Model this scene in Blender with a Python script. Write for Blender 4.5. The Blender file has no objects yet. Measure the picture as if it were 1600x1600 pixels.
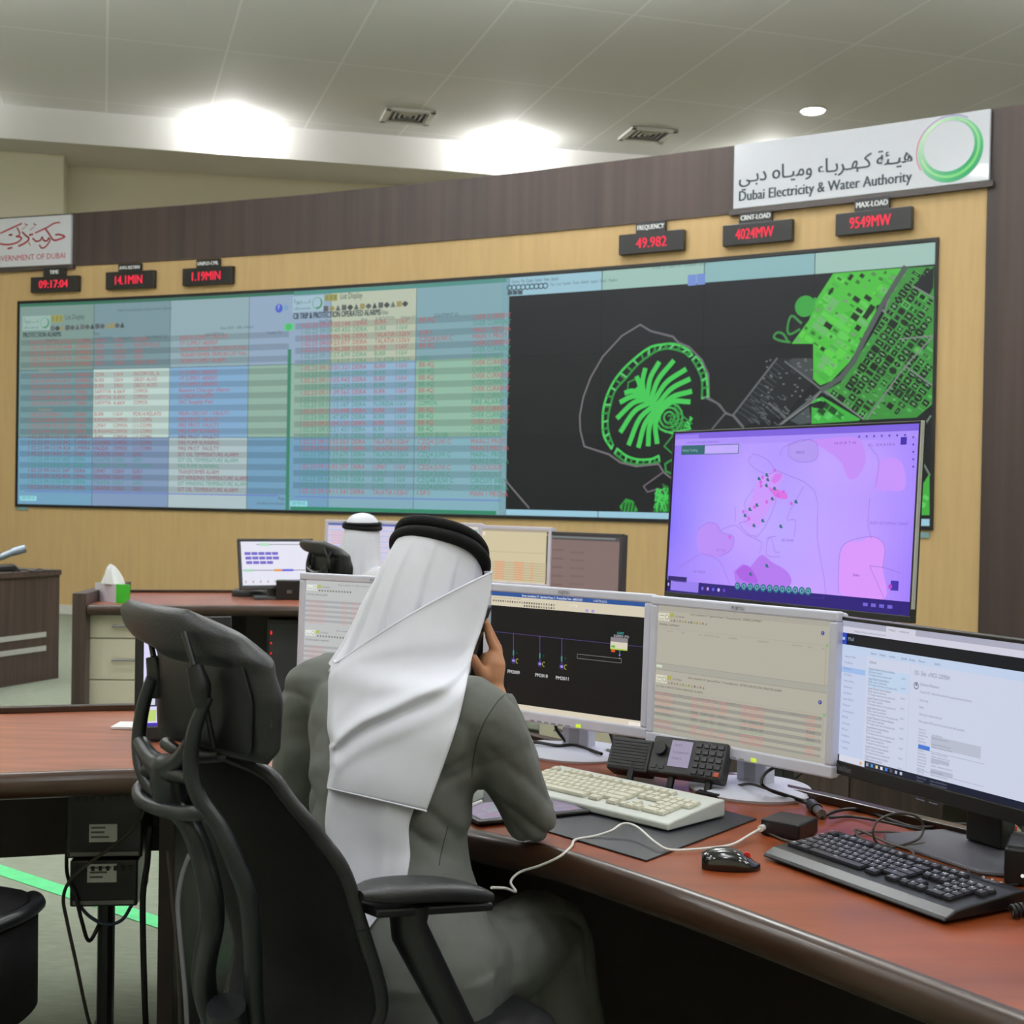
import bpy, bmesh, math, random
from mathutils import Vector, Matrix, noise
random.seed(7)
SC = bpy.context.scene
COL = SC.collection
# ------------------------------------------------------------------ camera model
FPX = 2100.0; PIT = 26/2100.0; ROLL = 0.0167; CAMZ = 1.40
_F = Vector((0, math.cos(PIT), -math.sin(PIT))); _U0 = Vector((0, math.sin(PIT), math.cos(PIT))); _R0 = Vector((1, 0, 0))
CR = _R0*math.cos(ROLL)+_U0*math.sin(ROLL); CU = _U0*math.cos(ROLL)-_R0*math.sin(ROLL)
CPOS = Vector((0, 0, CAMZ))
def ray(x, y): return _F+CR*((x-800)/FPX)+CU*((800-y)/FPX)
def py(x, y, Y):
    r = ray(x, y); return CPOS+r*(Y/r.y)
def pz(x, y, z):
    r = ray(x, y); return CPOS+r*((z-CAMZ)/r.z)
def pplane(x, y, p0, n):
    r = ray(x, y); return CPOS+r*((p0-CPOS).dot(n)/r.dot(n))
# video wall arc: s metres along the wall from the left edge of the displays
AX, AY, AT, AK = -5.57356, 15.15584, -0.327134, 0.0284013
def arc(s, off=0.0):
    t = AT-AK*s
    x = AX+(math.sin(AT)-math.sin(t))/AK; y = AY+(math.cos(t)-math.cos(AT))/AK
    return x+off*math.sin(t), y-off*math.cos(t)     # off > 0 : toward the room
def wp(s, z, off=0.0):
    x, y = arc(s, off); return Vector((x, y, z))
def w2s(x, y, off=0.0):
    r = ray(x, y); lo, hi = -8.0, 16.0
    def g(s):
        X, Y = arc(s, off); return X*r.y-Y*r.x
    for _ in range(60):
        m = (lo+hi)/2
        if g(m) < 0: lo = m
        else: hi = m
    X, Y = arc(lo, off); t = Y/r.y
    return lo, CAMZ+r.z*t
def lin(c): return tuple((v/255/12.92 if v/255 <= .04045 else ((v/255+.055)/1.055)**2.4) for v in c)
# ------------------------------------------------------------------ materials
MATS = {}
def mat(name, c, rough=.5, metal=0.0, spec=.5, coat=0.0, var=.06, scale=30.0, stretch=None, bump=0.0, bscale=200.0, c2=None, coords='Object', alpha=None, trans=0.0):
    if name in MATS: return MATS[name]
    m = bpy.data.materials.new(name); m.use_nodes = True; nt = m.node_tree; N = nt.nodes; L = nt.links
    b = N['Principled BSDF']
    tc = N.new('ShaderNodeTexCoord'); mp = N.new('ShaderNodeMapping'); nz = N.new('ShaderNodeTexNoise'); rp = N.new('ShaderNodeValToRGB')
    L.new(tc.outputs[coords], mp.inputs['Vector']); L.new(mp.outputs[0], nz.inputs['Vector'])
    if stretch: mp.inputs['Scale'].default_value = stretch
    nz.inputs['Scale'].default_value = scale; nz.inputs['Detail'].default_value = 5
    l = lin(c); l2 = lin(c2) if c2 else None
    e = rp.color_ramp.elements; e[0].position = .3; e[1].position = .7
    e[0].color = (*[v*(1-var) for v in (l2 or l)], 1); e[1].color = (*[min(1, v*(1+var)) for v in l], 1)
    L.new(nz.outputs['Fac'], rp.inputs[0]); L.new(rp.outputs[0], b.inputs['Base Color'])
    b.inputs['Roughness'].default_value = rough; b.inputs['Metallic'].default_value = metal
    b.inputs['Specular IOR Level'].default_value = spec; b.inputs['Coat Weight'].default_value = coat
    if trans:
        b.inputs['Subsurface Weight'].default_value = trans; b.inputs['Subsurface Radius'].default_value = (.02, .02, .02)
    if bump:
        n2 = N.new('ShaderNodeTexNoise'); n2.inputs['Scale'].default_value = bscale; n2.inputs['Detail'].default_value = 4
        bp = N.new('ShaderNodeBump'); bp.inputs['Strength'].default_value = bump; bp.inputs['Distance'].default_value = .01
        L.new(mp.outputs[0], n2.inputs['Vector']); L.new(n2.outputs['Fac'], bp.inputs['Height']); L.new(bp.outputs[0], b.inputs['Normal'])
    MATS[name] = m; return m
def emit(name, c, st=1.0):
    if name in MATS: return MATS[name]
    m = bpy.data.materials.new(name); m.use_nodes = True; b = m.node_tree.nodes['Principled BSDF']
    b.inputs['Base Color'].default_value = (0, 0, 0, 1); b.inputs['Emission Color'].default_value = (*lin(c), 1); b.inputs['Emission Strength'].default_value = st
    MATS[name] = m; return m
def colmat(name, emission, rough=.4, spec=.25, gain=1.0):
    m = bpy.data.materials.new(name); m.use_nodes = True; nt = m.node_tree; b = nt.nodes['Principled BSDF']
    a = nt.nodes.new('ShaderNodeAttribute'); a.attribute_name = 'Col'
    if emission:
        b.inputs['Base Color'].default_value = (.005, .005, .006, 1)
        nt.links.new(a.outputs['Color'], b.inputs['Emission Color']); b.inputs['Emission Strength'].default_value = gain
    else: nt.links.new(a.outputs['Color'], b.inputs['Base Color'])
    b.inputs['Roughness'].default_value = rough; b.inputs['Specular IOR Level'].default_value = spec
    MATS[name] = m; return m
SCREEN = colmat('lit_screen', True)
PRINT = colmat('printed_colour', False, .35, .4)
# ------------------------------------------------------------------ objects
def tag(o, label=None, cat=None, group=None, kind=None):
    if label: o['label'] = label
    if cat: o['category'] = cat
    if group: o['group'] = group
    if kind: o['kind'] = kind
    return o
ROOTM = {}
def thing(name, label, cat, loc=(0, 0, 0), rz=0.0, group=None):
    o = bpy.data.objects.new(name, None); COL.objects.link(o); o.empty_display_size = .1
    o.location = loc; o.rotation_euler = (0, 0, rz); tag(o, label, cat, group)
    ROOTM[o.name] = Matrix.Translation(Vector(loc)) @ Matrix.Rotation(rz, 4, 'Z')
    return o
def rootm(o):
    while o.parent: o = o.parent
    return ROOTM.get(o.name, Matrix.Identity(4))
class MB:
    def __init__(s): s.v = []; s.f = []; s.c = None
    def add(s, vs, fs):
        n = len(s.v); s.v += [Vector(p) for p in vs]; s.f += [tuple(i+n for i in f) for f in fs]; return s
    def box(s, c, d, M=None):
        hx, hy, hz = d[0]/2, d[1]/2, d[2]/2
        vs = [Vector((sx*hx, sy*hy, sz*hz)) for sx in (-1, 1) for sy in (-1, 1) for sz in (-1, 1)]
        if M: vs = [M @ p for p in vs]
        return s.add([p+Vector(c) for p in vs], [(0, 1, 3, 2), (4, 6, 7, 5), (0, 4, 5, 1), (2, 3, 7, 6), (0, 2, 6, 4), (1, 5, 7, 3)])
    def prism(s, poly, z0, z1):     # poly ccw list of (x, y)
        n = len(poly); vs = [(x, y, z0) for x, y in poly]+[(x, y, z1) for x, y in poly]
        return s.add(vs, [tuple(range(n))[::-1], tuple(range(n, 2*n))]+[(i, (i+1) % n, n+(i+1) % n, n+i) for i in range(n)])
    def loft(s, rings, cap=True, closed=True):
        n = len(rings[0]); k = len(s.v); fs = []
        for r in rings: s.v += [Vector(p) for p in r]
        for a in range(len(rings)-1):
            for i in range(n if closed else n-1):
                j = (i+1) % n; fs.append((k+a*n+i, k+a*n+j, k+(a+1)*n+j, k+(a+1)*n+i))
        if cap and closed:
            fs.append(tuple(k+i for i in range(n))[::-1]); fs.append(tuple(k+(len(rings)-1)*n+i for i in range(n)))
        s.f += fs; return s
    def tube(s, pts, r, seg=10, cap=True, flat=None):
        pts = [Vector(p) for p in pts]; n = len(pts)
        rad = r if isinstance(r, (list, tuple)) else [r]*n
        rings = []; T0 = None; nrm = None
        for i, p in enumerate(pts):
            t = (pts[min(i+1, n-1)]-pts[max(i-1, 0)])
            if t.length < 1e-9: t = Vector((0, 0, 1))
            t.normalize()
            if nrm is None:
                nrm = t.orthogonal().normalized()
            else:
                nrm = (nrm-t*nrm.dot(t))
                nrm = nrm.normalized() if nrm.length > 1e-6 else t.orthogonal().normalized()
            b = t.cross(nrm)
            rings.append([p+(nrm*math.cos(a)+b*math.sin(a))*rad[i] for a in [2*math.pi*q/seg for q in range(seg)]])
        return s.loft(rings, cap)
    def cyl(s, c, r, h, seg=24, axis='Z', r2=None):
        c = Vector(c); ax = {'X': (1, 0, 0), 'Y': (0, 1, 0), 'Z': (0, 0, 1)}[axis] if isinstance(axis, str) else axis
        ax = Vector(ax).normalized(); u = ax.orthogonal().normalized(); w = ax.cross(u)
        rr = (r, r if r2 is None else r2)
        return s.loft([[c+ax*(h*q)+(u*math.cos(a)+w*math.sin(a))*rr[q] for a in [2*math.pi*i/seg for i in range(seg)]] for q in (0, 1)])
    def ball(s, c, r, nu=16, nv=10, M=None):
        r = (r, r, r) if not isinstance(r, (tuple, list)) else r
        rings = []
        for j in range(1, nv):
            th = math.pi*j/nv-math.pi/2
            ring = []
            for i in range(nu):
                a = 2*math.pi*i/nu; p = Vector((r[0]*math.cos(th)*math.cos(a), r[1]*math.cos(th)*math.sin(a), r[2]*math.sin(th)))
                ring.append((M @ p if M else p)+Vector(c))
            rings.append(ring)
        k = len(s.v); s.loft(rings, cap=False); a = Vector((0, 0, -r[2])); b = Vector((0, 0, r[2]))
        if M: a = M @ a; b = M @ b
        s.v += [a+Vector(c), b+Vector(c)]; e = len(s.v); m = len(rings)-1
        for i in range(nu):
            j = (i+1) % nu; s.f.append((e-2, k+j, k+i)); s.f.append((e-1, k+m*nu+i, k+m*nu+j))
        return s
    def torus(s, c, R, r, n, seg=40, rs=10, sx=1.0, wob=0.0):
        n = Vector(n).normalized(); u = n.orthogonal().normalized(); w = n.cross(u)
        rings = []
        for i in range(seg):
            a = 2*math.pi*i/seg; d = u*math.cos(a)+w*math.sin(a); p = Vector(c)+d*R+n*(wob*math.sin(3*a))
            rings.append([p+(d*math.cos(q)+n*math.sin(q))*r for q in [2*math.pi*k/rs for k in range(rs)]])
        rings.append(rings[0])
        return s.loft(rings, cap=False)
    def build(s, name, m, parent=None, world=False, smooth=False, bevel=0.0, bseg=2, sub=0, auto=40):
        me = bpy.data.meshes.new(name); vs = s.v
        if world and parent is not None:
            Mi = rootm(parent).inverted(); vs = [Mi @ p for p in vs]
        me.from_pydata([tuple(p) for p in vs], [], s.f); me.validate()
        bm = bmesh.new(); bm.from_mesh(me); bmesh.ops.recalc_face_normals(bm, faces=bm.faces); bm.to_mesh(me); bm.free()
        o = bpy.data.objects.new(name, me); COL.objects.link(o)
        if parent is not None: o.parent = parent
        me.materials.append(m)
        if smooth:
            me.shade_smooth()
            if auto:
                try: me.set_sharp_from_angle(angle=math.radians(auto))
                except Exception: pass
        if bevel:
            b = o.modifiers.new('Bevel', 'BEVEL'); b.width = bevel; b.segments = bseg; b.limit_method = 'ANGLE'; b.angle_limit = math.radians(40)
        if sub:
            b = o.modifiers.new('Subdivision', 'SUBSURF'); b.levels = sub; b.render_levels = sub
        return o
def cr(pts, n=8):
    """Catmull-Rom through points (tuples of any length)"""
    out = []; P = [tuple(p) for p in pts]; P = [tuple(2*a-b for a, b in zip(P[0], P[1]))]+P+[tuple(2*a-b for a, b in zip(P[-1], P[-2]))]
    for i in range(1, len(P)-2):
        for k in range(n):
            t = k/n; p0, p1, p2, p3 = P[i-1], P[i], P[i+1], P[i+2]
            out.append(tuple(.5*((2*b)+(-a+c)*t+(2*a-5*b+4*c-d)*t*t+(-a+3*b-3*c+d)*t**3) for a, b, c, d in zip(p0, p1, p2, p3)))
    out.append(P[-2]); return out
def lerp(a, b, t): return a+(b-a)*t
# ------------------------------------------------------------------ flat coloured graphics (screens, signs)
GL = {}
def glyphs(s):
    if s not in GL:
        c = bpy.data.curves.new('t', 'FONT'); c.body = s; c.resolution_u = 2
        o = bpy.data.objects.new('t', c); m = bpy.data.meshes.new_from_object(o)
        vs = [(v.co.x, v.co.y) for v in m.vertices]; fs = [tuple(p.vertices) for p in m.polygons]
        bpy.data.objects.remove(o); bpy.data.meshes.remove(m); bpy.data.curves.remove(c)
        GL[s] = (vs, fs)
    return GL[s]
class Canvas:
    def __init__(s, f, eps=.0006, step=9e9): s.f = f; s.v = []; s.fc = []; s.c = []; s.eps = eps; s.step = step
    def face(s, pts, col, ly):
        n = len(s.v); s.v += [s.f(u, v, ly*s.eps) for u, v in pts]; s.fc.append(tuple(range(n, n+len(pts)))); s.c.append(lin(col))
    def rect(s, u0, v0, u1, v1, col, ly=1):
        n = max(1, int(math.ceil(abs(u1-u0)/s.step)))
        for i in range(n):
            a, b = lerp(u0, u1, i/n), lerp(u0, u1, (i+1)/n); s.face([(a, v0), (b, v0), (b, v1), (a, v1)], col, ly)
    def poly(s, pts, col, ly=1):
        from mathutils.geometry import tessellate_polygon
        for t in tessellate_polygon([[Vector((u, v, 0)) for u, v in pts]]): s.face([pts[i] for i in t], col, ly)
    def line(s, pts, w, col, ly=2, closed=False):
        if closed: pts = list(pts)+[pts[0]]
        for (a, b), (c, d) in zip(pts[:-1], pts[1:]):
            l = math.hypot(c-a, d-b)
            if l < 1e-9: continue
            nx, ny = -(d-b)/l*w/2, (c-a)/l*w/2; ex, ey = (c-a)/l*w*.3, (d-b)/l*w*.3
            n = max(1, int(math.ceil(abs(c-a)/s.step)))
            for i in range(n):
                p0, p1 = (lerp(a-ex, c+ex, i/n), lerp(b-ey, d+ey, i/n)), (lerp(a-ex, c+ex, (i+1)/n), lerp(b-ey, d+ey, (i+1)/n))
                s.face([(p0[0]+nx, p0[1]+ny), (p0[0]-nx, p0[1]-ny), (p1[0]-nx, p1[1]-ny), (p1[0]+nx, p1[1]+ny)], col, ly)
    def disc(s, u, v, r, col, ly=2, n=16, ry=None):
        s.face([(u+r*math.cos(2*math.pi*i/n), v+(ry or r)*math.sin(2*math.pi*i/n)) for i in range(n)], col, ly)
    def ring(s, u, v, r, w, col, ly=2, n=28):
        s.line([(u+r*math.cos(2*math.pi*i/n), v+r*math.sin(2*math.pi*i/n)) for i in range(n)], w, col, ly, True)
    def text(s, t, u, v, h, col, ly=3, width=None, align='l', slant=0.0, bold=0.0):
        vs, fs = glyphs(t)
        if not vs: return
        x0, x1 = min(p[0] for p in vs), max(p[0] for p in vs); k = h/.69; kx = k
        if width: kx = width/max(1e-6, x1-x0)
        w = (x1-x0)*kx; o = u-(0 if align == 'l' else w/2 if align == 'c' else w)
        for du in ((0, bold) if bold else (0,)):
            n = len(s.v); s.v += [s.f(o+(x-x0)*kx+du+slant*y*k, v+y*k, ly*s.eps) for x, y in vs]
            s.fc += [tuple(i+n for i in f) for f in fs]; s.c += [lin(col)]*len(fs)
    def build(s, name, m, parent, world=False):
        me = bpy.data.meshes.new(name); vs = s.v
        if world and parent is not None:
            Mi = rootm(parent).inverted(); vs = [Mi @ Vector(p) for p in vs]
        me.from_pydata([tuple(p) for p in vs], [], s.fc)
        ca = me.color_attributes.new('Col', 'FLOAT_COLOR', 'CORNER'); i = 0
        buf = []
        for p, c in zip(me.polygons, s.c): buf += [c[0], c[1], c[2], 1.0]*p.loop_total
        ca.data.foreach_set('color', buf)
        me.materials.append(m); o = bpy.data.objects.new(name, me); COL.objects.link(o)
        if parent is not None: o.parent = parent
        return o
# ================================================================== the room
M_tan = mat('tan_laminate', (194, 164, 116), .5, spec=.3, var=.05, scale=3, stretch=(6, 6, .6))
M_dark = mat('dark_wood_laminate', (70, 57, 53), .42, spec=.35, var=.10, scale=4, stretch=(2.2, 2.2, .06), c2=(58, 48, 46))
M_beige = mat('beige_wall_paint', (222, 218, 196), .8, var=.02, scale=2)
M_white = mat('white_gypsum_paint', (226, 226, 224), .8, var=.015, scale=2)
M_darkdesk = mat('dark_wenge_panel', (72, 58, 52), .38, spec=.4, var=.10, scale=4, stretch=(9, 9, .25), c2=(54, 44, 40))
def struct(o): o['kind'] = 'structure'; return o
CEIL = 6.0
# carpet floor
cm = mat('green_grey_carpet', (132, 138, 122), .95, spec=.1, var=.10, scale=14, stretch=(1, 4, 1), bump=.25, bscale=350)
struct(MB().box((1, 7.5, -.05), (24, 26, .1)).build('floor', cm))
# ceiling with panel joints
m = bpy.data.materials.new('ceiling_panels'); m.use_nodes = True; nt = m.node_tree; b = nt.nodes['Principled BSDF']
tc = nt.nodes.new('ShaderNodeTexCoord'); mp = nt.nodes.new('ShaderNodeMapping'); br = nt.nodes.new('ShaderNodeTexBrick')
mp.inputs['Rotation'].default_value = (0, 0, math.radians(-17)); br.offset = 0.0
br.inputs['Scale'].default_value = 1; br.inputs['Brick Width'].default_value = 1.2; br.inputs['Row Height'].default_value = 2.4; br.inputs['Mortar Size'].default_value = .012
br.inputs['Color1'].default_value = (*lin((222, 223, 220)), 1); br.inputs['Color2'].default_value = (*lin((219, 220, 217)), 1); br.inputs['Mortar'].default_value = (*lin((240, 240, 238)), 1)
nt.links.new(tc.outputs['Object'], mp.inputs['Vector']); nt.links.new(mp.outputs[0], br.inputs['Vector']); nt.links.new(br.outputs['Color'], b.inputs['Base Color'])
b.inputs['Roughness'].default_value = .8
struct(MB().box((1, 7.5, CEIL+.05), (24, 26, .1)).build('ceiling', m))
# bulkhead and back wall
A0, A1 = pz(0, 163, CEIL), pz(870, 232, CEIL)
bd = (A1-A0).normalized(); bn = Vector((-bd.y, bd.x, 0))        # bn: away from the room
BZ = CAMZ+(pplane(400, 245, A0, bn).z-CAMZ)
E0, E1 = A0-bd*7, A1+bd*9
def slab(p, q, thick, z0, z1): # vertical slab along p->q, front face on the line
    p = Vector(p); q = Vector(q); d = (q-p).normalized(); n = Vector((-d.y, d.x, 0))*thick
    return [(p.x, p.y), (q.x, q.y), (q.x+n.x, q.y+n.y), (p.x+n.x, p.y+n.y)], z0, z1
struct(MB().prism(*slab(E0, E1, 2.6, BZ, CEIL)).build('trim_1', M_white))
W0, W1 = pz(105, 259, BZ), pz(400, 277, BZ)
wd = (W1-W0).normalized()
struct(MB().prism(*slab(W0-wd*9, W1+wd*10, .2, 0, BZ)).build('wall_back', M_beige))
Q0, Q1 = pz(-60, 230, BZ), pz(100, 242, BZ)
struct(MB().prism(*slab(Q0-(Q1-Q0)*1.5, Q1, .75, 0, BZ)).build('trim_2', M_beige, bevel=.01))
struct(MB().box((-9.5, 7.5, 3), (.2, 26, 6)).build('wall_left', M_beige))
struct(MB().box((11.5, 7.5, 3), (.2, 26, 6)).build('wall_right', M_beige))
struct(MB().box((1, -4.5, 3), (24, .2, 6)).build('wall_rear', M_beige))
# curved partition carrying the displays
def arcslab(s0, s1, z0, z1, off, th, step=.25):
    b = MB(); n = max(1, int(round((s1-s0)/step)))
    rings = []
    for i in range(n+1):
        s = lerp(s0, s1, i/n)
        rings.append([wp(s, z0, off), wp(s, z1, off), wp(s, z1, off-th), wp(s, z0, off-th)])
    return b.loft(rings)
sR = w2s(1537, 600)[0]
zF = w2s(400, 399)[1]; zT = w2s(400, 311.5)[1]
NB = 8
for k in range(NB): struct(arcslab(lerp(-6.5, sR, k/NB), lerp(-6.5, sR, (k+1)/NB), .1, zF, 0, .3).build('wall_partition', M_tan))
fas = arcslab(-6.5, sR, zF, zT, .015, .315); fas.build('trim_3', M_dark)['kind'] = 'structure'
struct(arcslab(sR, 17.5, 0, zT, .015, .315).build('trim_4', M_dark))
struct(arcslab(-6.5, sR, 0, .1, .012, .3).build('baseboard_back', mat('white_skirting', (205, 205, 200), .5)))
print('zF', zF, 'zT', zT, 'sR', sR, 'BZ', BZ, A0, A1, W0, W1, Q1)
# ------------------------------------------------------------------ ceiling fittings
M_vent = mat('white_powder_coat', (206, 206, 200), .5, var=.02)
M_black = mat('matt_black_plastic', (22, 22, 24), .45, spec=.4, var=.08)
def vent(x, y, label):
    p = pz(x, y, CEIL); a = math.atan2(bd.y, bd.x)
    t = thing('ceiling_vent', label, 'air vent', (p.x, p.y, CEIL-.03), a, 'square air diffusers in the ceiling')
    f = MB(); h = .3
    for q in range(4):
        R = Matrix.Rotation(q*math.pi/2, 3, 'Z'); f.box(R @ Vector((0, h-.03, .012)), (.6, .06, .03) if q % 2 == 0 else (.06, .6, .03))
    f.build('vent_frame', M_vent, t)
    MB().box((0, 0, .027), (.48, .48, .004)).build('vent_backing', M_black, t)
    sl = MB()
    for k in range(4):
        w = .06+.06*k
        for q in range(4):
            R = Matrix.Rotation(q*math.pi/2, 3, 'Z'); R2 = R @ Matrix.Rotation(.6, 3, 'X')
            sl.box(R @ Vector((0, w-.02, .012)), (2*w-.04, .022, .003), R2)
    sl.build('vent_louvre', M_vent, t)
vent(637, 180, 'square air diffuser left of centre in the ceiling, above the bulkhead')
vent(1012, 209, 'square air diffuser over the dark fascia, right of the bulkhead end')
def light(name, typ, loc, energy, color=(1, 1, 1), size=.3, rot=(0, 0, 0), spot=2.2, blend=.6, sy=None):
    l = bpy.data.lights.new(name, typ); l.energy = energy; l.color = color
    if typ == 'AREA':
        l.size = size
        if sy: l.shape = 'RECTANGLE'; l.size_y = sy
    else: l.shadow_soft_size = size
    if typ == 'SPOT': l.spot_size = spot; l.spot_blend = blend
    o = bpy.data.objects.new(name, l); COL.objects.link(o); o.location = loc; o.rotation_euler = rot
    return o
M_lens = emit('lamp_lens_glow', (255, 252, 246), 14)
def downlight(x, y, label, energy, pt=None):
    p = pz(x, y, CEIL)
    t = thing('downlight', label, 'ceiling light', (p.x, p.y, CEIL-.045), 0, 'round downlights in the ceiling')
    r = MB()
    rings = []
    for R_, z in ((.16, .045), (.165, .038), (.16, .032), (.14, .032), (.13, .04)):
        rings.append([(R_*math.cos(a), R_*math.sin(a), z) for a in [2*math.pi*i/32 for i in range(32)]])
    r.loft(rings, cap=False).build('trim_ring', M_vent, t, smooth=True)
    MB().ball((0, 0, .03), (.135, .135, .03), 24, 8).build('lens', M_lens, t, smooth=True)
    light('downlight_lamp', 'SPOT' if pt is None else 'POINT', (p.x, p.y, CEIL-.1 if pt is None else CEIL-.13), energy, (1, .985, .97), .1, (0, 0, 0), math.radians(172), .25)
downlight(365, 187, 'round downlight glowing against the white bulkhead, left one', 85, 1)
downlight(800, 217, 'round downlight glowing against the white bulkhead, right one', 85, 1)
downlight(1270, 172, 'round bright downlight above the long white utility sign', 70)
dv = (pz(800, 217, CEIL)-pz(365, 187, CEIL))       # the same row of lamps continues out of view
for k in (-3, -2, -1, 2, 3):
    p = pz(365, 187, CEIL)+dv*k; light('downlight_lamp', 'POINT', (p.x, p.y, CEIL-.13), 85, (1, .985, .97), .1)
# ------------------------------------------------------------------ the video wall
vw = thing('video_wall', 'huge curved video wall of thirty tiled displays with alarm lists and a green map', 'video wall', tuple(wp(5, 0, 0)))
ZT, ZB = 3.46145, 1.20856; TH = (ZT-ZB)/3
fr = MB()
for z0, z1 in ((ZT, ZT+.03), (ZB-.03, ZB)):
    k = arcslab(-.025, 10.025, z0, z1, .02, .03); fr.add(k.v, k.f)
for s0, s1 in ((-.025, 0), (10, 10.025)):
    k = arcslab(s0, s1, ZB, ZT, .02, .03); fr.add(k.v, k.f)
fr.build('frame', M_black, vw, world=True)
TC = [[(122, 148, 142), (118, 146, 153), (142, 168, 176), (143, 165, 188), (178, 188, 168), (126, 162, 172), (24, 27, 31), (24, 27, 31), (24, 27, 31), (24, 27, 31)],
      [(112, 148, 153), (186, 208, 202), (128, 168, 202), (142, 174, 160), (140, 174, 200), (142, 182, 162), (22, 25, 28), (22, 25, 28), (22, 25, 28), (22, 25, 28)],
      [(112, 158, 186), (126, 150, 182), (170, 190, 194), (112, 156, 186), (128, 168, 184), (128, 172, 184), (19, 22, 25), (19, 22, 25), (19, 22, 25), (19, 22, 25)]]
M_bez = mat('display_seam', (60, 70, 72), .5)
for r in range(3):
    for c in range(10):
        cv = Canvas(lambda u, v, h: wp(u, v, .006+h), .001, .26)
        z1 = ZT-r*TH; z0 = z1-TH; g = .0025
        # the left window reaches into the fourth column, the right window starts in the sixth
        cv.rect(c+g, z0+g, c+1-g, z1-g, TC[r][c])
        cv.build('display_panel', SCREEN, vw, world=True)
arcslab(0, 10, ZB, ZT, .0055, .005).build('seam_backing', M_bez, vw, world=True)
W = Canvas(lambda u, v, h: wp(u, v, .0075+h), .0012, .26)      # alarm lists
def sh(c, k): return tuple(min(255, v*k) for v in c)
def tile(s, z):
    c = min(9, max(0, int(s))); r = min(2, max(0, int((ZT-z)/TH))); return TC[r][c]
def band(s0, s1, z0, z1, k, ly=1):
    cuts = [s0]+[i for i in range(1, 10) if s0 < i < s1]+[s1]
    zc = [z0]+[ZT-TH*i for i in (2, 1) if z0 < ZT-TH*i < z1]+[z1]
    for a, b_ in zip(cuts[:-1], cuts[1:]):
        for z_0, z_1 in zip(zc[:-1], zc[1:]):
            W.rect(a+.003, z_0, b_-.003, z_1, sh(tile((a+b_)/2, (z_0+z_1)/2), k), ly)
RED, GRN, DKR = (176, 88, 92), (72, 146, 116), (142, 70, 84)
def S(x, y): return w2s(x, y)
def sw(cv, pts): return [w2s(*p) for p in pts]
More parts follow.
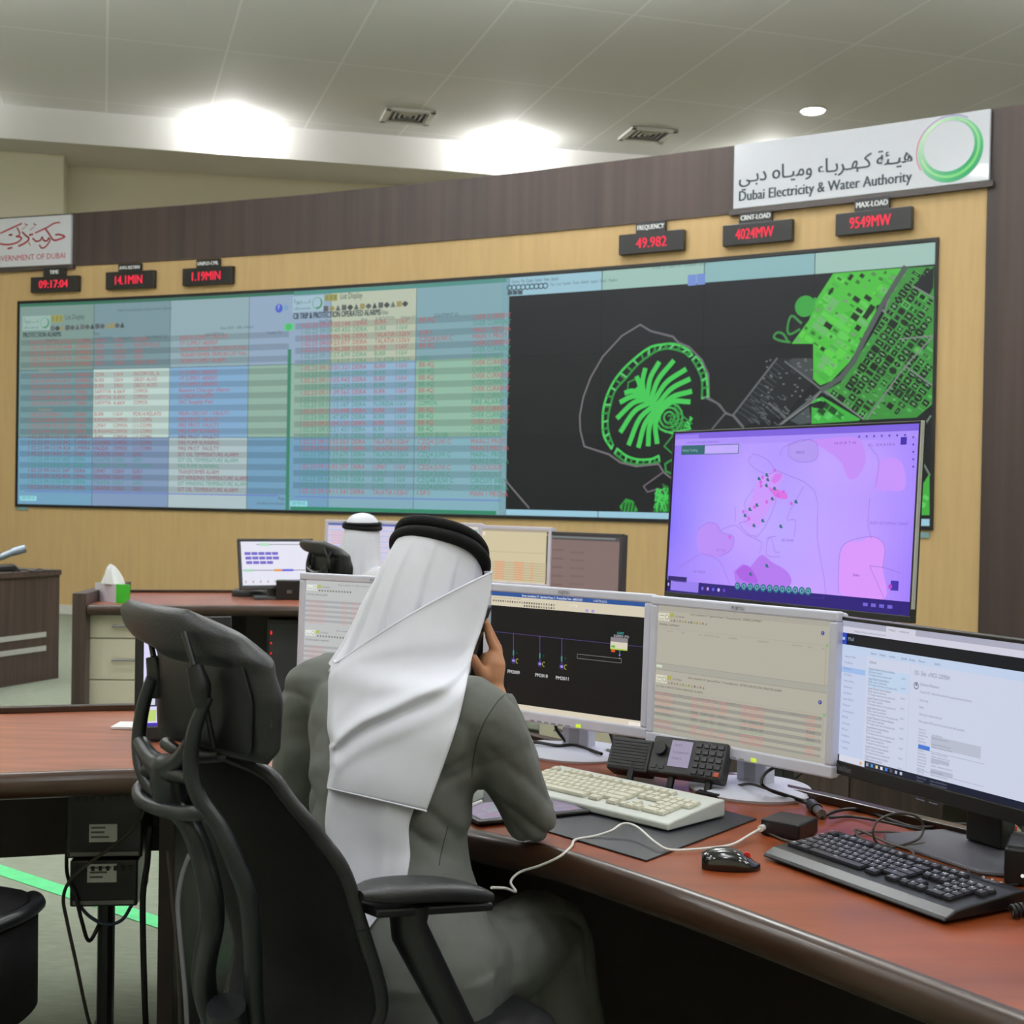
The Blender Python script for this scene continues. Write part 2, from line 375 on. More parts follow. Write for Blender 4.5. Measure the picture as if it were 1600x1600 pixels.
# --- left list
rows1 = [('1.02.23 09:05:32.340', 'JUMEIRA', 'ZUMA', '11kV', 'INCOMR', 'EARTH SUPPLY CIRCUIT', RED), ('1.02.23 09:05:32.444', 'JUMEIRA', 'ZUMA', '11kV', 'INCOM OIL_A', 'VT SUPPLY ABSENT', RED),
 ('1.02.23 09:05:32.557', 'JUMEIRA', 'ZUMA', '132kV', 'GIS1', 'TRANSFORMER TRIPCIRCUIT FAIL', RED), ('1.02.23 09:05:32.674', 'JUMEIRA', 'ZUMA', '132kV', 'GIS1', 'TRANSFORMER TRIPCIRCUIT FAIL', RED),
 ('1.02.23 09:05:32.814', 'JUMEIRA', 'ZUMA', '132kV', 'GRSTS GR.2', 'URGENT SUPPLY ALARM', RED), None,
 ('1.02.23 09:07:32.934', 'JUMEIRA', 'ZUMA', '11kV', 'INCOM OIL_A', 'VT SUPPLY ABSENT', RED), ('1.02.23 09:07:32.417', 'JUMEIRA', 'BURR', '33kV', 'GRID1 AUXS', 'VT SUPPLY ABSENT', RED),
 ('1.02.23 09:07:32.814', 'JUMEIRA', 'BURR', '33kV', 'GRID1 AUXS', 'VT SUPPLY ABSENT', RED), ('1.02.23 09:07:33.172', 'TIBAJ', 'SAFIYYA', '6.6kV', 'COMMON', 'Battery Charger Alarm', RED),
 ('1.02.23 09:07:33.244', 'TIBAJ', 'SAFIYYA', '6.6kV', 'COMMON', 'LV RELAY ALARM', RED), ('1.02.23 09:07:33.671', 'TIBAJ', 'SAFIYYA', '6.6kV', 'COMMON', 'DC Supply Fail', RED), None,
 ('1.02.23 09:08:11', 'DEIRA', 'BURR', '11kV', 'FDR14 RELAYS', 'MAIN CIRCUIT 1 FAULTY', RED), ('1.02.23 09:08:41.724', 'DEIRA', 'BURNAWAS', 'COMMON', 'L11-COMN', 'FIRE PROT  FAULTY', RED),
 ('1.02.23 09:10:12.271', 'DEIRA', 'LUMAY', 'COMMON', 'L11-COMN', 'FIRE PROT  FAULTY', RED), ('1.02.23 09:11:22.237', 'DEIRA', 'BURNAWAS', 'COMMON', 'L11-COMN', 'FIRE PUMP RUNNING', RED),
 ('1.02.23 09:11:51.431', 'JUMEIRA', 'ZUMA', 'COMMON', 'L11-COMN', 'FIRE PROT  FAULTY', DKR), ('1.02.23 09:12:24.342', 'JUMEIRA', 'GULMARG', 'COMMON', 'L11-COMN', 'FIRE PUMP RUNNING', DKR),
 ('1.02.23 09:12:29.424', 'JUMEIRA', 'HALIDA', 'COMMON', 'L11-COMN', 'FIRE PROT  FAULTY', DKR), ('1.02.23 09:14:01.791', 'DEIRA', 'TALATIA', '132kV', 'GIS1', 'IDT OIL TEMPERATURE ALARM', DKR),
 ('1.02.23 09:14:07.402', 'DEIRA', 'TALATIA', '132kV', 'GIS1', 'IDT OIL TEMPERATURE ALARM', GRN), ('1.02.23 09:14:07.141', 'DEIRA', 'FLORIDA', 'COMMON', 'L11-COMN', 'FIRE PUMP RUNNING', GRN),
 ('1.02.23 09:14:31.247', 'DEIRA', 'LUMAY', '132kV', 'GIS1', 'TRANSFORMER ALARM', DKR), ('1.02.23 09:15:02.424', 'DEIRA', 'TALATIA', '132kV', 'GIS1', 'IDT WINDING TEMPERATURE ALARM', DKR),
 ('1.02.23 09:15:03.424', 'DEIRA', 'TALATIA', '132kV', 'GIS1', 'IDT WINDING TEMPERATURE ALARM', GRN), ('1.02.23 09:15:41.713', 'DEIRA', 'TALATIA', '132kV', 'GIS1', 'IDT OIL TEMPERATURE ALARM', DKR)]
def listing(rows, s0, s1, ztop, zbot, cols, wch, hh=.042):
    n = len(rows); p = (ztop-zbot)/n
    for i, rw in enumerate(rows):
        z = ztop-(i+1)*p
        if i % 2 == 0: band(s0, s1, z, z+p, .88)
        if rw is None:
            W.text('Protection', s0+.25, z+p*.22, .03, (170, 140, 110)); continue
        for k, c in enumerate(cols):
            if rw[k]: W.text(rw[k], c, z+p*.24, hh, rw[-1], 3, width=len(rw[k])*wch[k])
sA, zA = S(60, 531); _, zB_ = S(130, 767)
s_t, s_a, s_s, s_v, s_e, s_d = [S(x, 600)[0] for x in (47, 118, 149, 179, 210, 281)]
listing(rows1, .02, 3.5, zA, zB_, (s_t, s_a, s_s, s_v, s_e, s_d), (.028, .031, .031, .03, .03, .0305))
W.rect(.1, zB_-.02, 3.4, zB_-.008, (108, 124, 196), 2)
# --- right list
r2 = []
eq = ['BB 4Q', '', '1SF1', 'CZQ4 JUVI C', 'BB 4Q', '', 'GRZ1', 'BB 4Q', 'BB 4Q', 'BB 4Q', 'BB 4Q', 'BB 4Q', 'BB 4Q', 'COMMON', 'BB 4Q', 'BB 4Q', 'BB 4Q', 'BB 4Q', 'MRTIV BUSR', 'CZQ4 JUVI C', '1SF1', 'CZQ4 JUVI C', '1SF1', 'CZQ4 JUVI C', 'CZQ4 JUVI C', 'CZQ4B JUVI C', 'CZQ4 JUVI C', '1SF1']
ds = ['OVER CURRENT', 'OVER CURRENT', 'MAIN 1 MECHA', 'MAIN 1 PROT', 'OVER CURRENT', 'OVER CURRENT', 'MAIN 1 MECHA', 'OVER CURRENT', 'OVER CURRENT', 'OVER CURRENT', 'OVER CURRENT', 'OVER CURRENT', 'OVER CURRENT', 'FIRE ALARM', 'OVER CURRENT', 'OVER CURRENT', 'OVER CURRENT', 'OVER CURRENT', 'CB EARTH SW', 'MAIN-2 PROT', 'MAIN 2 MECHA', 'MAIN-2 PROT', 'MAIN 2 MECHA', 'CB LOCKOUT', 'CB LOCKOUT', 'CIRCUIT BREA', 'CIRCUIT BREA', 'MAIN 1 MECHA']
sub = ['BURR', 'BURR', 'TALATIA', 'TALATIA', 'BURR', 'BURR', 'TALATIA']+['BURR']*6+['FLORIDA']+['BURR']*5+['TALATIA', 'TALATIA', 'TALATIA', 'TALATIA', 'LUMAY', 'LUMAY', 'BURR', 'LUMAY', 'TALATIA']
cl = 'rgrrrggrgrgrggrgrggrrggrgggr'
for i in range(28):
    r2.append(('1.02.23 09:%02d:%02d.%03d' % (9+i//5, (i*17+32) % 60, (i*311+144) % 1000), 'DEIRA', sub[i], '132kV' if 'TAL' in sub[i] else '11kV', eq[i], ds[i], RED if cl[i] == 'r' else GRN))
zA2 = S(600, 499)[1]; zB2 = S(600, 775)[1]
c2 = [S(x, 620)[0] for x in (471, 551, 585, 619, 655, 738)]
listing(r2, 3.57, 5.99, zA2, zB2, c2, (.029, .033, .033, .032, .034, .0345), .046)
W.rect(3.6, zB2-.03, 5.97, zB2-.016, (108, 134, 196), 2)
# window chrome
def wtxt(t, x, y, h, col, x2=None, bold=0.0):
    s, z = S(x, y); W.text(t, s, z, h, col, 4, width=(S(x2, y)[0]-s) if x2 else None, bold=bold)
for (x0, y0, x1, y1, bg) in ((36, 493, 80, 517, (150, 176, 168)), (458, 461, 507, 488, (158, 186, 200))):
    a, b_ = S(x0, y1), S(x1, y0); W.rect(a[0], a[1], b_[0], b_[1], bg, 2)
    w_ = b_[0]-a[0]; h_ = b_[1]-a[1]; dk = (96, 132, 140)
    W.text('dewa', a[0]+w_*.06, a[1]+h_*.12, h_*.2, dk, 4, width=w_*.52)
    W.text('\uFE8D\uFEEE\uFEF3\u0640\u0640\uFEA9', a[0]+w_*.06, a[1]+h_*.55, h_*.3, dk, 4, width=w_*.52)
    W.ring(a[0]+w_*.8, a[1]+h_*.5, h_*.36, h_*.07, (120, 168, 150), 4); W.poly([(a[0]+w_*.8+h_*.36*math.cos(q), a[1]+h_*.5+h_*.36*math.sin(q)) for q in [math.radians(-110+i*10) for i in range(17)]]+[(a[0]+w_*.8+h_*.27*math.cos(q), a[1]+h_*.53+h_*.3*math.sin(q)) for q in [math.radians(50-i*10) for i in range(17)]], (62, 128, 88), 5)
for (x0, y0, x1, y1) in ((81, 492, 99, 504), (508, 459.5, 528, 471)):
    a, b_ = S(x0, y1), S(x1, y0); W.rect(a[0], a[1], b_[0], b_[1], (150, 152, 92), 2)
    for k in range(3): W.rect(lerp(a[0], b_[0], k/3+.08), a[1]+.01, lerp(a[0], b_[0], k/3+.26), b_[1]-.01, (132, 134, 74), 3)
wtxt('List Display', 103, 499.5, .055, (70, 84, 82), 133); wtxt('List Display', 533, 467.5, .06, (60, 70, 66), 567)
wtxt('PROTECTION ALARMS', 37, 527.5, .055, (60, 74, 74), 96, .006); wtxt('CB TRIP & PROTECTION OPERATED ALARMS', 459, 499, .06, (52, 64, 70), 595, .008); wtxt('Filter', 597, 492, .045, (70, 80, 80), 608)
wtxt('Filter', 148, 524.5, .04, (90, 100, 104), 157)
for (xs, ys, xe, ye, n) in ((83, 513.5, 192, 508.5, 15), (510, 483, 634, 475, 14)):
    for i in range(n):
        s, z = S(lerp(xs, xe, i/(n-1)), lerp(ys, ye, i/(n-1))); g_ = random.choice([(90, 96, 98), (70, 74, 76), (104, 110, 108), (150, 140, 90)])
        if i % 3 == 0: W.rect(s-.028, z-.025, s+.028, z+.03, g_, 3)
        elif i % 3 == 1: W.disc(s, z, .028, g_, 3, 8); W.rect(s-.035, z-.008, s+.035, z+.008, g_, 4)
        else: W.poly([(s-.03, z-.025), (s+.03, z-.025), (s, z+.035)], g_, 3)
for (t, x, y, x2) in (('Date/Time', 73, 533.5, 92), ('Area', 131, 533, 141), ('SUBSTATION', 150, 531, 177), ('Voltage kV', 186, 530.5, 207), ('EQUIPMENT ID', 230, 529, 262), ('DESCRIPTION', 322, 525, 351), ('Since 2023 - 30th of hours', 346, 515, 397), ('http://wwwdisplay scada server alarms', 185, 487, 269), ('Variable Tim', 418, 522.5, 442),
                   ('Date/Time', 500, 504.5, 520), ('Area', 565, 501.5, 575), ('SUBSTATION', 588, 500.5, 617), ('Voltage kV', 627, 498.5, 650), ('EQUIPMENT ID', 680, 495.5, 717), ('Server address connect to scada master', 402, 788, 446), ('Page', 436, 781, 446), ('connected to server 1', 186, 474, 297)):
    wtxt(t, x, y, .03, (84, 102, 108), x2)
for (x, y, c_, r_) in ((437, 482, (70, 96, 196), .045), (448, 481, (120, 160, 190), .03), (452, 510.5, (76, 180, 110), .035)):
    s, z = S(x, y); W.disc(s, z, r_, c_, 3)
W.text('?', S(435.4, 484)[0], S(435, 484.5)[1], .05, (220, 226, 240), 4)
s, z = S(453, 511); W.rect(s-.06, z-.035, s+.05, z+.035, (84, 200, 116), 2)
for (x0, y0, x1, y1) in ((32, 775, 58, 782), (454, 783, 481, 791)):
    a, b_ = S(x0, y1), S(x1, y0); W.rect(a[0], a[1], b_[0], b_[1], (150, 214, 226), 3); W.text('SIEMENS', a[0]+.02, a[1]+.014, .035, (60, 150, 150), 4, width=b_[0]-a[0]-.04)
G1 = (58, 130, 104)
W.rect(0, ZT-.035, 3.55, ZT-.004, (52, 112, 88), 2); W.rect(3.55, ZT-.045, 6, ZT-.004, (78, 140, 132), 2)
W.rect(S(451, 700)[0]-.02, ZB, S(451, 700)[0]+.022, S(452, 546)[1], G1, 3)
W.rect(3.55, ZB+.004, 5.93, ZB+.04, (48, 132, 100), 3)
W.build('alarm_list', SCREEN, vw, world=True)
# --- right half : the map window
Mp = Canvas(lambda u, v, h: wp(u, v, .0075+h), .0012, .26)
sL = S(794, 600)[0]; DK = (20, 23, 26)
zM1 = (S(800, 463)[1]+S(1400, 418)[1])/2; zM0 = (S(800, 795)[1]+S(940, 800)[1])/2
tcol = [(150, 190, 205), (152, 188, 178), (136, 178, 182), (156, 190, 180)]
for i in range(4): Mp.rect(max(6+i, sL)+.003, zM1, 7+i-.003, ZT-.006, tcol[i], 1); Mp.rect(max(6+i, sL)+.003, ZB+.004, 7+i-.003, zM0, (150, 196, 214), 1)
Mp.rect(5.95, ZB+.004, sL, ZT-.006, (120, 160, 170), 1)
def mtxt(t, x, y, h, col, x2=None):
    s, z = S(x, y); Mp.text(t, s, z, h, col, 4, width=(S(x2, y)[0]-s) if x2 else None)
mtxt('Options  File  Display  Station  Views  Special', 800, 443, .032, (70, 90, 100), 873)
mtxt('Top  Line  Feeder  Trace  Switch  Layers  Insert  Option', 860, 447, .028, (80, 104, 110), 965)
mtxt('1st scada  [0]  Display Point  Transmission  GISO20', 1020, 421, .028, (96, 120, 116), 1105)
for i in range(9):
    s, z = S(797+i*7, 450-i*.4); Mp.ring(s, z, .025, .01, (60, 78, 90), 3, 8)
for i in range(3): s, z = S(797+i*8, 458-i*.4); Mp.rect(s-.02, z-.02, s+.03, z+.02, (70, 86, 96), 3)
for x, y in ((1082, 438.5), (1096, 437)): s, z = S(x, y); Mp.rect(s-.04, z-.045, s+.04, z+.05, (112, 140, 206), 3)
def ml(pts, w, col, ly=3, sm=0):
    p = [S(*q) for q in pts]
    if sm: p = cr(p, sm)
    Mp.line(p, w, col, ly)
def z7(pts): return [(780+x/4, 400+y/4) for x, y in pts]
def z8(pts): return [(1200+x/4, 380+y/4) for x, y in pts]
def z3(pts): return [(1100+x/8, 560+y/8) for x, y in pts]
GY = (112, 106, 112); GR = (66, 196, 84); GD = (44, 140, 60)
ml(z7([(885, 430), (770, 500), (650, 630), (575, 760), (530, 880), (507, 1000), (510, 1090), (535, 1190), (690, 1240), (760, 1290), (860, 1315), (1000, 1300), (1030, 1350), (1080, 1390)]), .016, GY)
ml(z7([(885, 430), (950, 470), (1090, 505), (1120, 540), (1190, 570), (1270, 650), (1310, 740), (1315, 890), (1380, 930), (1420, 985), (1470, 1000), (1530, 1070)]), .018, (104, 100, 108))
ml(z7([(40, 1400), (190, 1575)]), .016, GY)
ml(z7([(1030, 1350), (905, 1440), (930, 1475), (1000, 1455), (1035, 1475)]), .014, (104, 92, 104))
# outer crescent : two edges and rungs
def cres(o, i_):
    o = cr([S(*p) for p in o], 6); i_ = cr([S(*p) for p in i_], 6)
    Mp.line(o, .022, GR, 3); Mp.line(i_, .02, GD, 3)
    n = min(len(o), len(i_))
    for k in range(0, n, 3):
        a, b_ = o[int(k*(len(o)-1)/(n-1))], i_[int(k*(len(i_)-1)/(n-1))]; Mp.line([a, b_], .018, GD if k % 2 else (90, 190, 110), 3)
        if k % 4 == 0 and k+1 < n:
            a2, b2 = o[int((k+1)*(len(o)-1)/(n-1))], i_[int((k+1)*(len(i_)-1)/(n-1))]; Mp.face([a, b_, b2, a2], (40, 120, 52), 2)
cres(z7([(1210, 620), (1180, 585), (1100, 552), (1020, 555), (940, 575), (840, 650), (760, 730), (700, 820), (660, 930), (650, 1040), (660, 1130), (705, 1205)]), z7([(1190, 630), (1150, 600), (1070, 580), (1000, 590), (940, 625), (870, 680), (800, 760), (730, 840), (700, 930), (682, 1030), (690, 1110), (715, 1180)]))
cres(z7([(740, 1205), (800, 1250), (870, 1272), (950, 1270), (1000, 1250)]), z7([(725, 1235), (790, 1285), (860, 1303), (940, 1300), (1005, 1285)]))
cres(z7([(1235, 625), (1280, 690), (1300, 760), (1308, 880)]), z7([(1210, 650), (1245, 710), (1270, 780), (1270, 890)]))
# palm fronds
tr = z7([(870, 830), (900, 870), (960, 920), (1020, 970)])
ml(tr, .06, GR, 3)
fr_ = [[(880, 850), (830, 845), (795, 855)], [(900, 875), (830, 880), (765, 912)], [(925, 895), (840, 920), (745, 1010)], [(950, 915), (850, 970), (765, 1095)], [(970, 935), (880, 1020), (815, 1175)], [(985, 955), (915, 1050), (875, 1190)], [(1000, 965), (945, 1060), (935, 1180)], [(1010, 975), (980, 1060), (990, 1165)],
       [(905, 850), (900, 780), (915, 710)], [(930, 865), (950, 760), (1000, 670)], [(955, 885), (1000, 770), (1090, 660)], [(975, 900), (1050, 790), (1165, 712)], [(995, 925), (1080, 830), (1190, 772)], [(1010, 945), (1090, 880), (1200, 848)], [(1020, 960), (1090, 910), (1190, 912)], [(890, 860), (880, 800), (865, 760)]]
for f_ in fr_: ml(z7(f_), .045, GR, 4, 6)
ml(z7([(865, 765), (810, 790), (805, 850)]), .014, GD)
for k in range(5): ml(z7([(1030+k*22, 1060-k*22), (1120+k*22, 1090-k*10)]), .014, GD)
for r_ in (.13, .09, .05): s, z = S(*z7([(1065, 1010)])[0]); Mp.ring(s, z, r_, .018, (60, 170, 76), 3, 14)
ml(z7([(1100, 940), (1130, 990), (1060, 1000)]), .014, GD); ml(z7([(1010, 1080), (1080, 1110), (1140, 1090), (1200, 1080)]), .014, GR)
Mp.poly([S(*p) for p in z7([(1160, 1040), (1190, 1030), (1195, 1000), (1215, 1015), (1195, 1045), (1200, 1080), (1160, 1065)])], GR, 3)
for k in range(8): ml(z7([(1080+k*14, 1010+k*8), (1060+k*16, 1050+k*6)]), .014, GD)
ml(z7([(1090, 1120), (1035, 1190), (1080, 1230)]), .014, GD); ml(z7([(1080, 1275), (1040, 1300), (1045, 1345), (1080, 1360)]), .018, GD)
Mp.poly([S(*p) for p in z7([(1020, 1420), (1060, 1440), (1075, 1600), (960, 1600), (990, 1560), (1040, 1480)])], (36, 110, 44), 3)
for k in range(26): ml(z7([(random.uniform(970, 1060), random.uniform(1440, 1600)), (random.uniform(970, 1065), random.uniform(1440, 1600))]), .012, GR, 4)
Mp.poly([S(*p) for p in z7([(755, 1565), (795, 1515), (840, 1530), (870, 1590), (860, 1598), (770, 1598)])], (44, 150, 56), 3)
for k in range(4): ml(z7([(785+k*22, 1545), (775+k*22, 1595)]), .016, (22, 60, 28), 4)
# city : dim grey quarter
GQ = (58, 64, 68); GL_ = (96, 100, 104)
Mp.poly([S(*p) for p in z3([(900, 0), (1360, 0), (1370, 300), (1000, 720), (480, 850), (370, 700)])], (30, 34, 37), 2)
Mp.poly([S(*p) for p in z3([(1060, 30), (1120, 0), (1360, 0), (1370, 310), (1260, 240)])], (62, 68, 70), 3)
Mp.poly([S(*p) for p in z3([(1100, 150), (1150, 170), (870, 480), (800, 430)])], (66, 76, 80), 3)
Mp.poly([S(*p) for p in z3([(1080, 780), (1320, 600), (1350, 800), (1200, 830)])], (70, 78, 80), 3)
for p in ([(920, 0), (370, 710)], [(0, 480), (60, 510), (170, 560), (280, 680), (370, 720), (490, 860)], [(280, 680), (110, 880)], [(1020, 40), (1400, 330), (1480, 400)], [(1480, 400), (950, 830)], [(1460, 380), (1600, 300)], [(1480, 400), (1560, 460)], [(820, 560), (1020, 730)]): ml(z3(p), .016, GL_, 4)
for k in range(13): a = lerp(0, 1, k/12); ml(z3([(lerp(900, 420, a), lerp(60, 660, a)), (lerp(1000, 640, a), lerp(140, 800, a))]), .009, (60, 66, 70), 4)
for k in range(40): x, y = random.uniform(560, 1000), random.uniform(430, 800); ml(z3([(x, y), (x+50, y+40)]), .01, (76, 82, 86), 4)
for k in range(50): s, z = S(*z3([(random.uniform(700, 1340), random.uniform(0, 800))])[0]); Mp.rect(s, z, s+.02, z+.014, (100, 104, 104), 4)
# city : bright green district
BG = (74, 186, 62)
big = z8([(410, 190), (860, 155), (745, 370), (680, 390), (675, 450), (600, 600), (510, 745), (400, 860), (330, 890), (285, 850), (285, 630), (150, 630), (260, 480), (300, 360)])
rgt = z8([(870, 155), (1040, 145), (1038, 1000), (930, 1090), (600, 1105), (350, 930), (460, 870), (545, 745), (660, 560), (740, 420), (760, 340)])
low = z8([(275, 985), (340, 960), (580, 1100), (570, 1110), (275, 1130)])
cor = [(1434, 770), (1453, 740), (1453, 805), (1432, 805)]
rgp = [[S(*p) for p in q] for q in (big, rgt, low, cor)]
Mp.poly(rgp[0], BG, 2); Mp.poly(rgp[1], (58, 140, 58), 2); Mp.poly(rgp[2], (60, 172, 62), 2); Mp.poly(rgp[3], (64, 170, 60), 2)
def inside(p, poly):
    r = False; n = len(poly)
    for i in range(n):
        (x0, y0), (x1, y1) = poly[i], poly[i-1]
        if (y0 > p[1]) != (y1 > p[1]) and p[0] < (x1-x0)*(p[1]-y0)/(y1-y0)+x0: r = not r
    return r
def blocks(poly, n, cols, w, h, ang, ly, jit=.5):
    xs = [p[0] for p in poly]; ys = [p[1] for p in poly]; c_, s_ = math.cos(ang), math.sin(ang); k = 0
    for _ in range(n*6):
        if k >= n: break
        u, v = random.uniform(min(xs), max(xs)), random.uniform(min(ys), max(ys))
        a, b_ = u*c_+v*s_, -u*s_+v*c_; a = round(a/.075)*.075; b_ = round(b_/.06)*.06; u, v = a*c_-b_*s_, a*s_+b_*c_
        ww, hh = w*random.uniform(1-jit, 1+jit), h*random.uniform(1-jit, 1+jit)
        q = [(u+(dx*ww*c_-dy*hh*s_)/2, v+(dx*ww*s_+dy*hh*c_)/2) for dx, dy in ((-1, -1), (1, -1), (1, 1), (-1, 1))]
        if all(inside(p, poly) for p in q): Mp.face(q, random.choice(cols), ly); k += 1
A = -.62
blocks(rgp[0], 260, [(66, 172, 58), (88, 200, 70), (92, 196, 84), (104, 176, 104)], .06, .04, A, 3)
blocks(rgp[0], 60, [(52, 112, 46), (110, 150, 108)], .03, .02, A, 4)
blocks(rgp[0], 14, [(26, 40, 26)], .05, .05, A, 5)
blocks(rgp[1], 420, [(52, 150, 58), (72, 176, 70), (84, 172, 84), (54, 128, 60)], .05, .035, A, 3)
blocks(rgp[1], 330, [(22, 32, 24), (26, 36, 26), (28, 50, 30)], .05, .04, A, 4)
blocks(rgp[1], 160, [(120, 180, 124), (96, 190, 96)], .035, .006, A, 5, .3)
blocks(rgp[1], 120, [(104, 150, 104), (70, 190, 76)], .006, .03, A, 5, .3)
blocks(rgp[2], 60, [(30, 70, 34), (90, 200, 96), (40, 120, 48)], .05, .035, A, 4)
blocks(rgp[3], 20, [(30, 80, 34), (96, 200, 96)], .05, .035, A, 4)
ml(z8([(860, 155), (745, 340), (700, 420), (600, 610), (540, 740), (460, 840), (340, 920)]), .045, (78, 88, 84), 6)
for p in ([(340, 920), (280, 990), (90, 1130)], [(340, 910), (600, 1100)], [(620, 1100), (860, 770), (1030, 590)], [(860, 770), (1030, 890)], [(730, 430), (760, 350)], [(830, 600), (1035, 580)], [(700, 400), (740, 440)], [(910, 270), (1040, 345)]): ml(z8(p), .013, (120, 128, 124), 6)
Mp.poly([S(*p) for p in z8([(910, 265), (1040, 150), (1036, 280), (1000, 330)])], (26, 30, 32), 6)
s, z = S(*z8([(235, 395)])[0]); Mp.disc(s, z, .09, (56, 160, 64), 3); ml(z8([(265, 400), (300, 350)]), .03, (60, 160, 66), 3)
for p in ([(210, 500), (150, 455), (125, 530), (140, 570), (200, 540)], [(130, 620), (100, 570), (60, 560), (40, 590), (80, 610), (140, 620)]): ml(z8(p), .02, (58, 136, 66), 3, 4)
Mp.poly([S(*p) for p in z8([(260, 1010), (330, 985), (370, 1000), (350, 1035), (290, 1030)])], (24, 28, 28), 6)
for p in ([(960, 1170), (1020, 1080)], [(965, 1360), (1015, 1450)]): ml(z8(p), .014, (110, 130, 112), 4)
for k in (1, 2, 3): Mp.rect(6+k-.004, ZB, 6+k+.004, ZT, (13, 15, 17), 1)
for k in (1, 2): Mp.rect(sL, ZB+TH*k-.003, 10, ZB+TH*k+.003, (13, 15, 17), 1)
Mp.build('city_map', SCREEN, vw, world=True)
# small plates under the two lower corners
M_plate = mat('blue_grey_plate', (120, 156, 158), .5)
for x0, y0, x1, y1 in ((28, 788.5, 44, 794), (1433, 828, 1453, 836)):
    a, b_ = S(x0, y1), S(x1, y0); arcslab(a[0], b_[0], a[1]-.02, b_[1]-.02, .012, .012, .1).build('corner_plate', M_plate, vw, world=True)
# ------------------------------------------------------------------ LED read-outs
M_led = mat('black_readout_case', (24, 24, 26), .3, spec=.5)
LEDS = [((53, 433, 127, 457), (72, 419, 106, 430), '09:17:04', 'TIME', (66, 111), 'read-out showing 09:17:04, beside the left red-lettered sign'),
        ((170, 425, 245, 452), (189, 413, 224, 425), '14.1MIN', 'AVG-RSTRN', (185, 227), 'read-out showing 14.1MIN, middle of the left three'),
        ((290, 419, 367.5, 446), (311, 406, 347, 417), '1.19MIN', 'UNPLD-CML', (305, 349), 'read-out showing 1.19MIN, right of the 14.1MIN one'),
        ((971, 364.5, 1072, 396), (997, 347, 1043, 363), '49.982', 'FREQUENCY', (998, 1045), 'read-out showing 49.982 above the start of the black map'),
        ((1133, 349, 1241, 382), (1158, 331, 1209, 347), '4024MW', 'CRNT-LOAD', (1153, 1212), 'read-out showing 4024MW under the left end of the long sign'),
        ((1309, 330, 1428, 365), (1338, 309.5, 1392.5, 329), '9549MW', 'MAX-LOAD', (1331, 1395), 'read-out showing 9549MW, the right-hand end of the row')]
for (x0, y0, x1, y1), (a0, b0, a1, b1), txt, nm, (t0, t1), lab in LEDS:
    xm = (x0+x1)/2; s0, s1 = S(x0, y1)[0], S(x1, y1)[0]; z1, z0 = S(xm, y0)[1], S(xm, y1)[1]
    t = thing('led_readout', 'black LED '+lab, 'digital display', tuple(wp((s0+s1)/2, z0, 0)), AT-AK*(s0+s1)/2, 'LED read-outs along the tan wall')
    arcslab(s0, s1, z0, z1, .06, .058, .2).build('case', M_led, t, world=True, bevel=.004)
    p0, p1 = S(a0, b1)[0], S(a1, b1)[0]; w1, w0 = S((a0+a1)/2, b0)[1], z1+.001
    arcslab(p0, p1, w0, w1, .05, .033, .2).build('name_plate', M_led, t, world=True, bevel=.003)
    cv = Canvas(lambda u, v, h: wp(u, v, .0605+h), .0008, .2); h = z1-z0
    cv.text(txt, S(t0, y1)[0], z0+h*.26, h*.5, (255, 40, 72), 2, width=S(t1, y1)[0]-S(t0, y1)[0], bold=.006)
    cv.build('lit_digits', SCREEN, t, world=True)
    cw = Canvas(lambda u, v, h: wp(u, v, .0505+h), .0008, .2)
    cw.text(nm, lerp(p0, p1, .05 if len(nm) > 4 else .3), w0+(w1-w0)*.28, (w1-w0)*.42, (232, 234, 236), 2, width=(p1-p0)*(.9 if len(nm) > 4 else .4), bold=.006)
    cw.rect(s0+(s1-s0)*.1, z1-.012, s0+(s1-s0)*.17, z1-.003, (200, 205, 208), 2) if False else None
    cw.build('name_lettering', PRINT, t, world=True)
# ------------------------------------------------------------------ signs
M_sign = mat('glossy_white_acrylic', (210, 213, 222), .16, spec=.5, coat=.3, var=.01)
M_trim = mat('dark_sign_edge', (60, 52, 50), .5)
def sign(x0, x1, zt, zb, name, label):
    s0, s1 = x0, x1
    t = thing(name, label, 'sign', tuple(wp((s0+s1)/2, zb, 0)), AT-AK*(s0+s1)/2)
    arcslab(s0, s1, zb, zt, .05, .035, .3).build('board', M_sign, t, world=True, bevel=.004)
    arcslab(s0-.04, s1+.03, zb-.05, zb, .045, .045, .3).build('lower_edge', M_trim, t, world=True)
    return t
s0 = S(1149, 329)[0]; s1 = S(1548, 283)[0]; zt = (S(1150, 230)[1]+S(1551, 171)[1])/2; zb = (S(1148, 329)[1]+S(1546, 283)[1])/2
print('sign z', S(1150, 230)[1], S(1551, 171)[1], S(1148, 329)[1], S(1546, 283)[1], s0, s1)
t = sign(s0, s1, zt, zb, 'utility_sign', 'long glossy white sign with Arabic and English lettering and a green ring')
cv = Canvas(lambda u, v, h: wp(u, v, .0505+h), .0008, .2); INK = (52, 62, 70)
a, b_ = S(1158, 289), S(1428, 254); zl = (a[1]+b_[1])/2
cv.text('\uFEF2\u0640\uFE91\uFEA9 o\uFE8E\u0640\uFEF4\uFEE3\uFEED \uFE80\uFE8E\u0640\uFE91\uFEAE\u0640\uFEEC\u0640\uFEDB \uFE94\uFE8C\u0640\uFEF4\uFEEB', a[0], zl, .115, INK, 2, width=b_[0]-a[0], bold=.006)
a, b_ = S(1158, 313), S(1427, 285); zl = (a[1]+b_[1])/2-.01
cv.text('Dubai Electricity & Water Authority', a[0], zl, .085, INK, 2, width=b_[0]-a[0], bold=.007)
ec = S(1488, 236); R1, R2 = .255, .198
n = 60
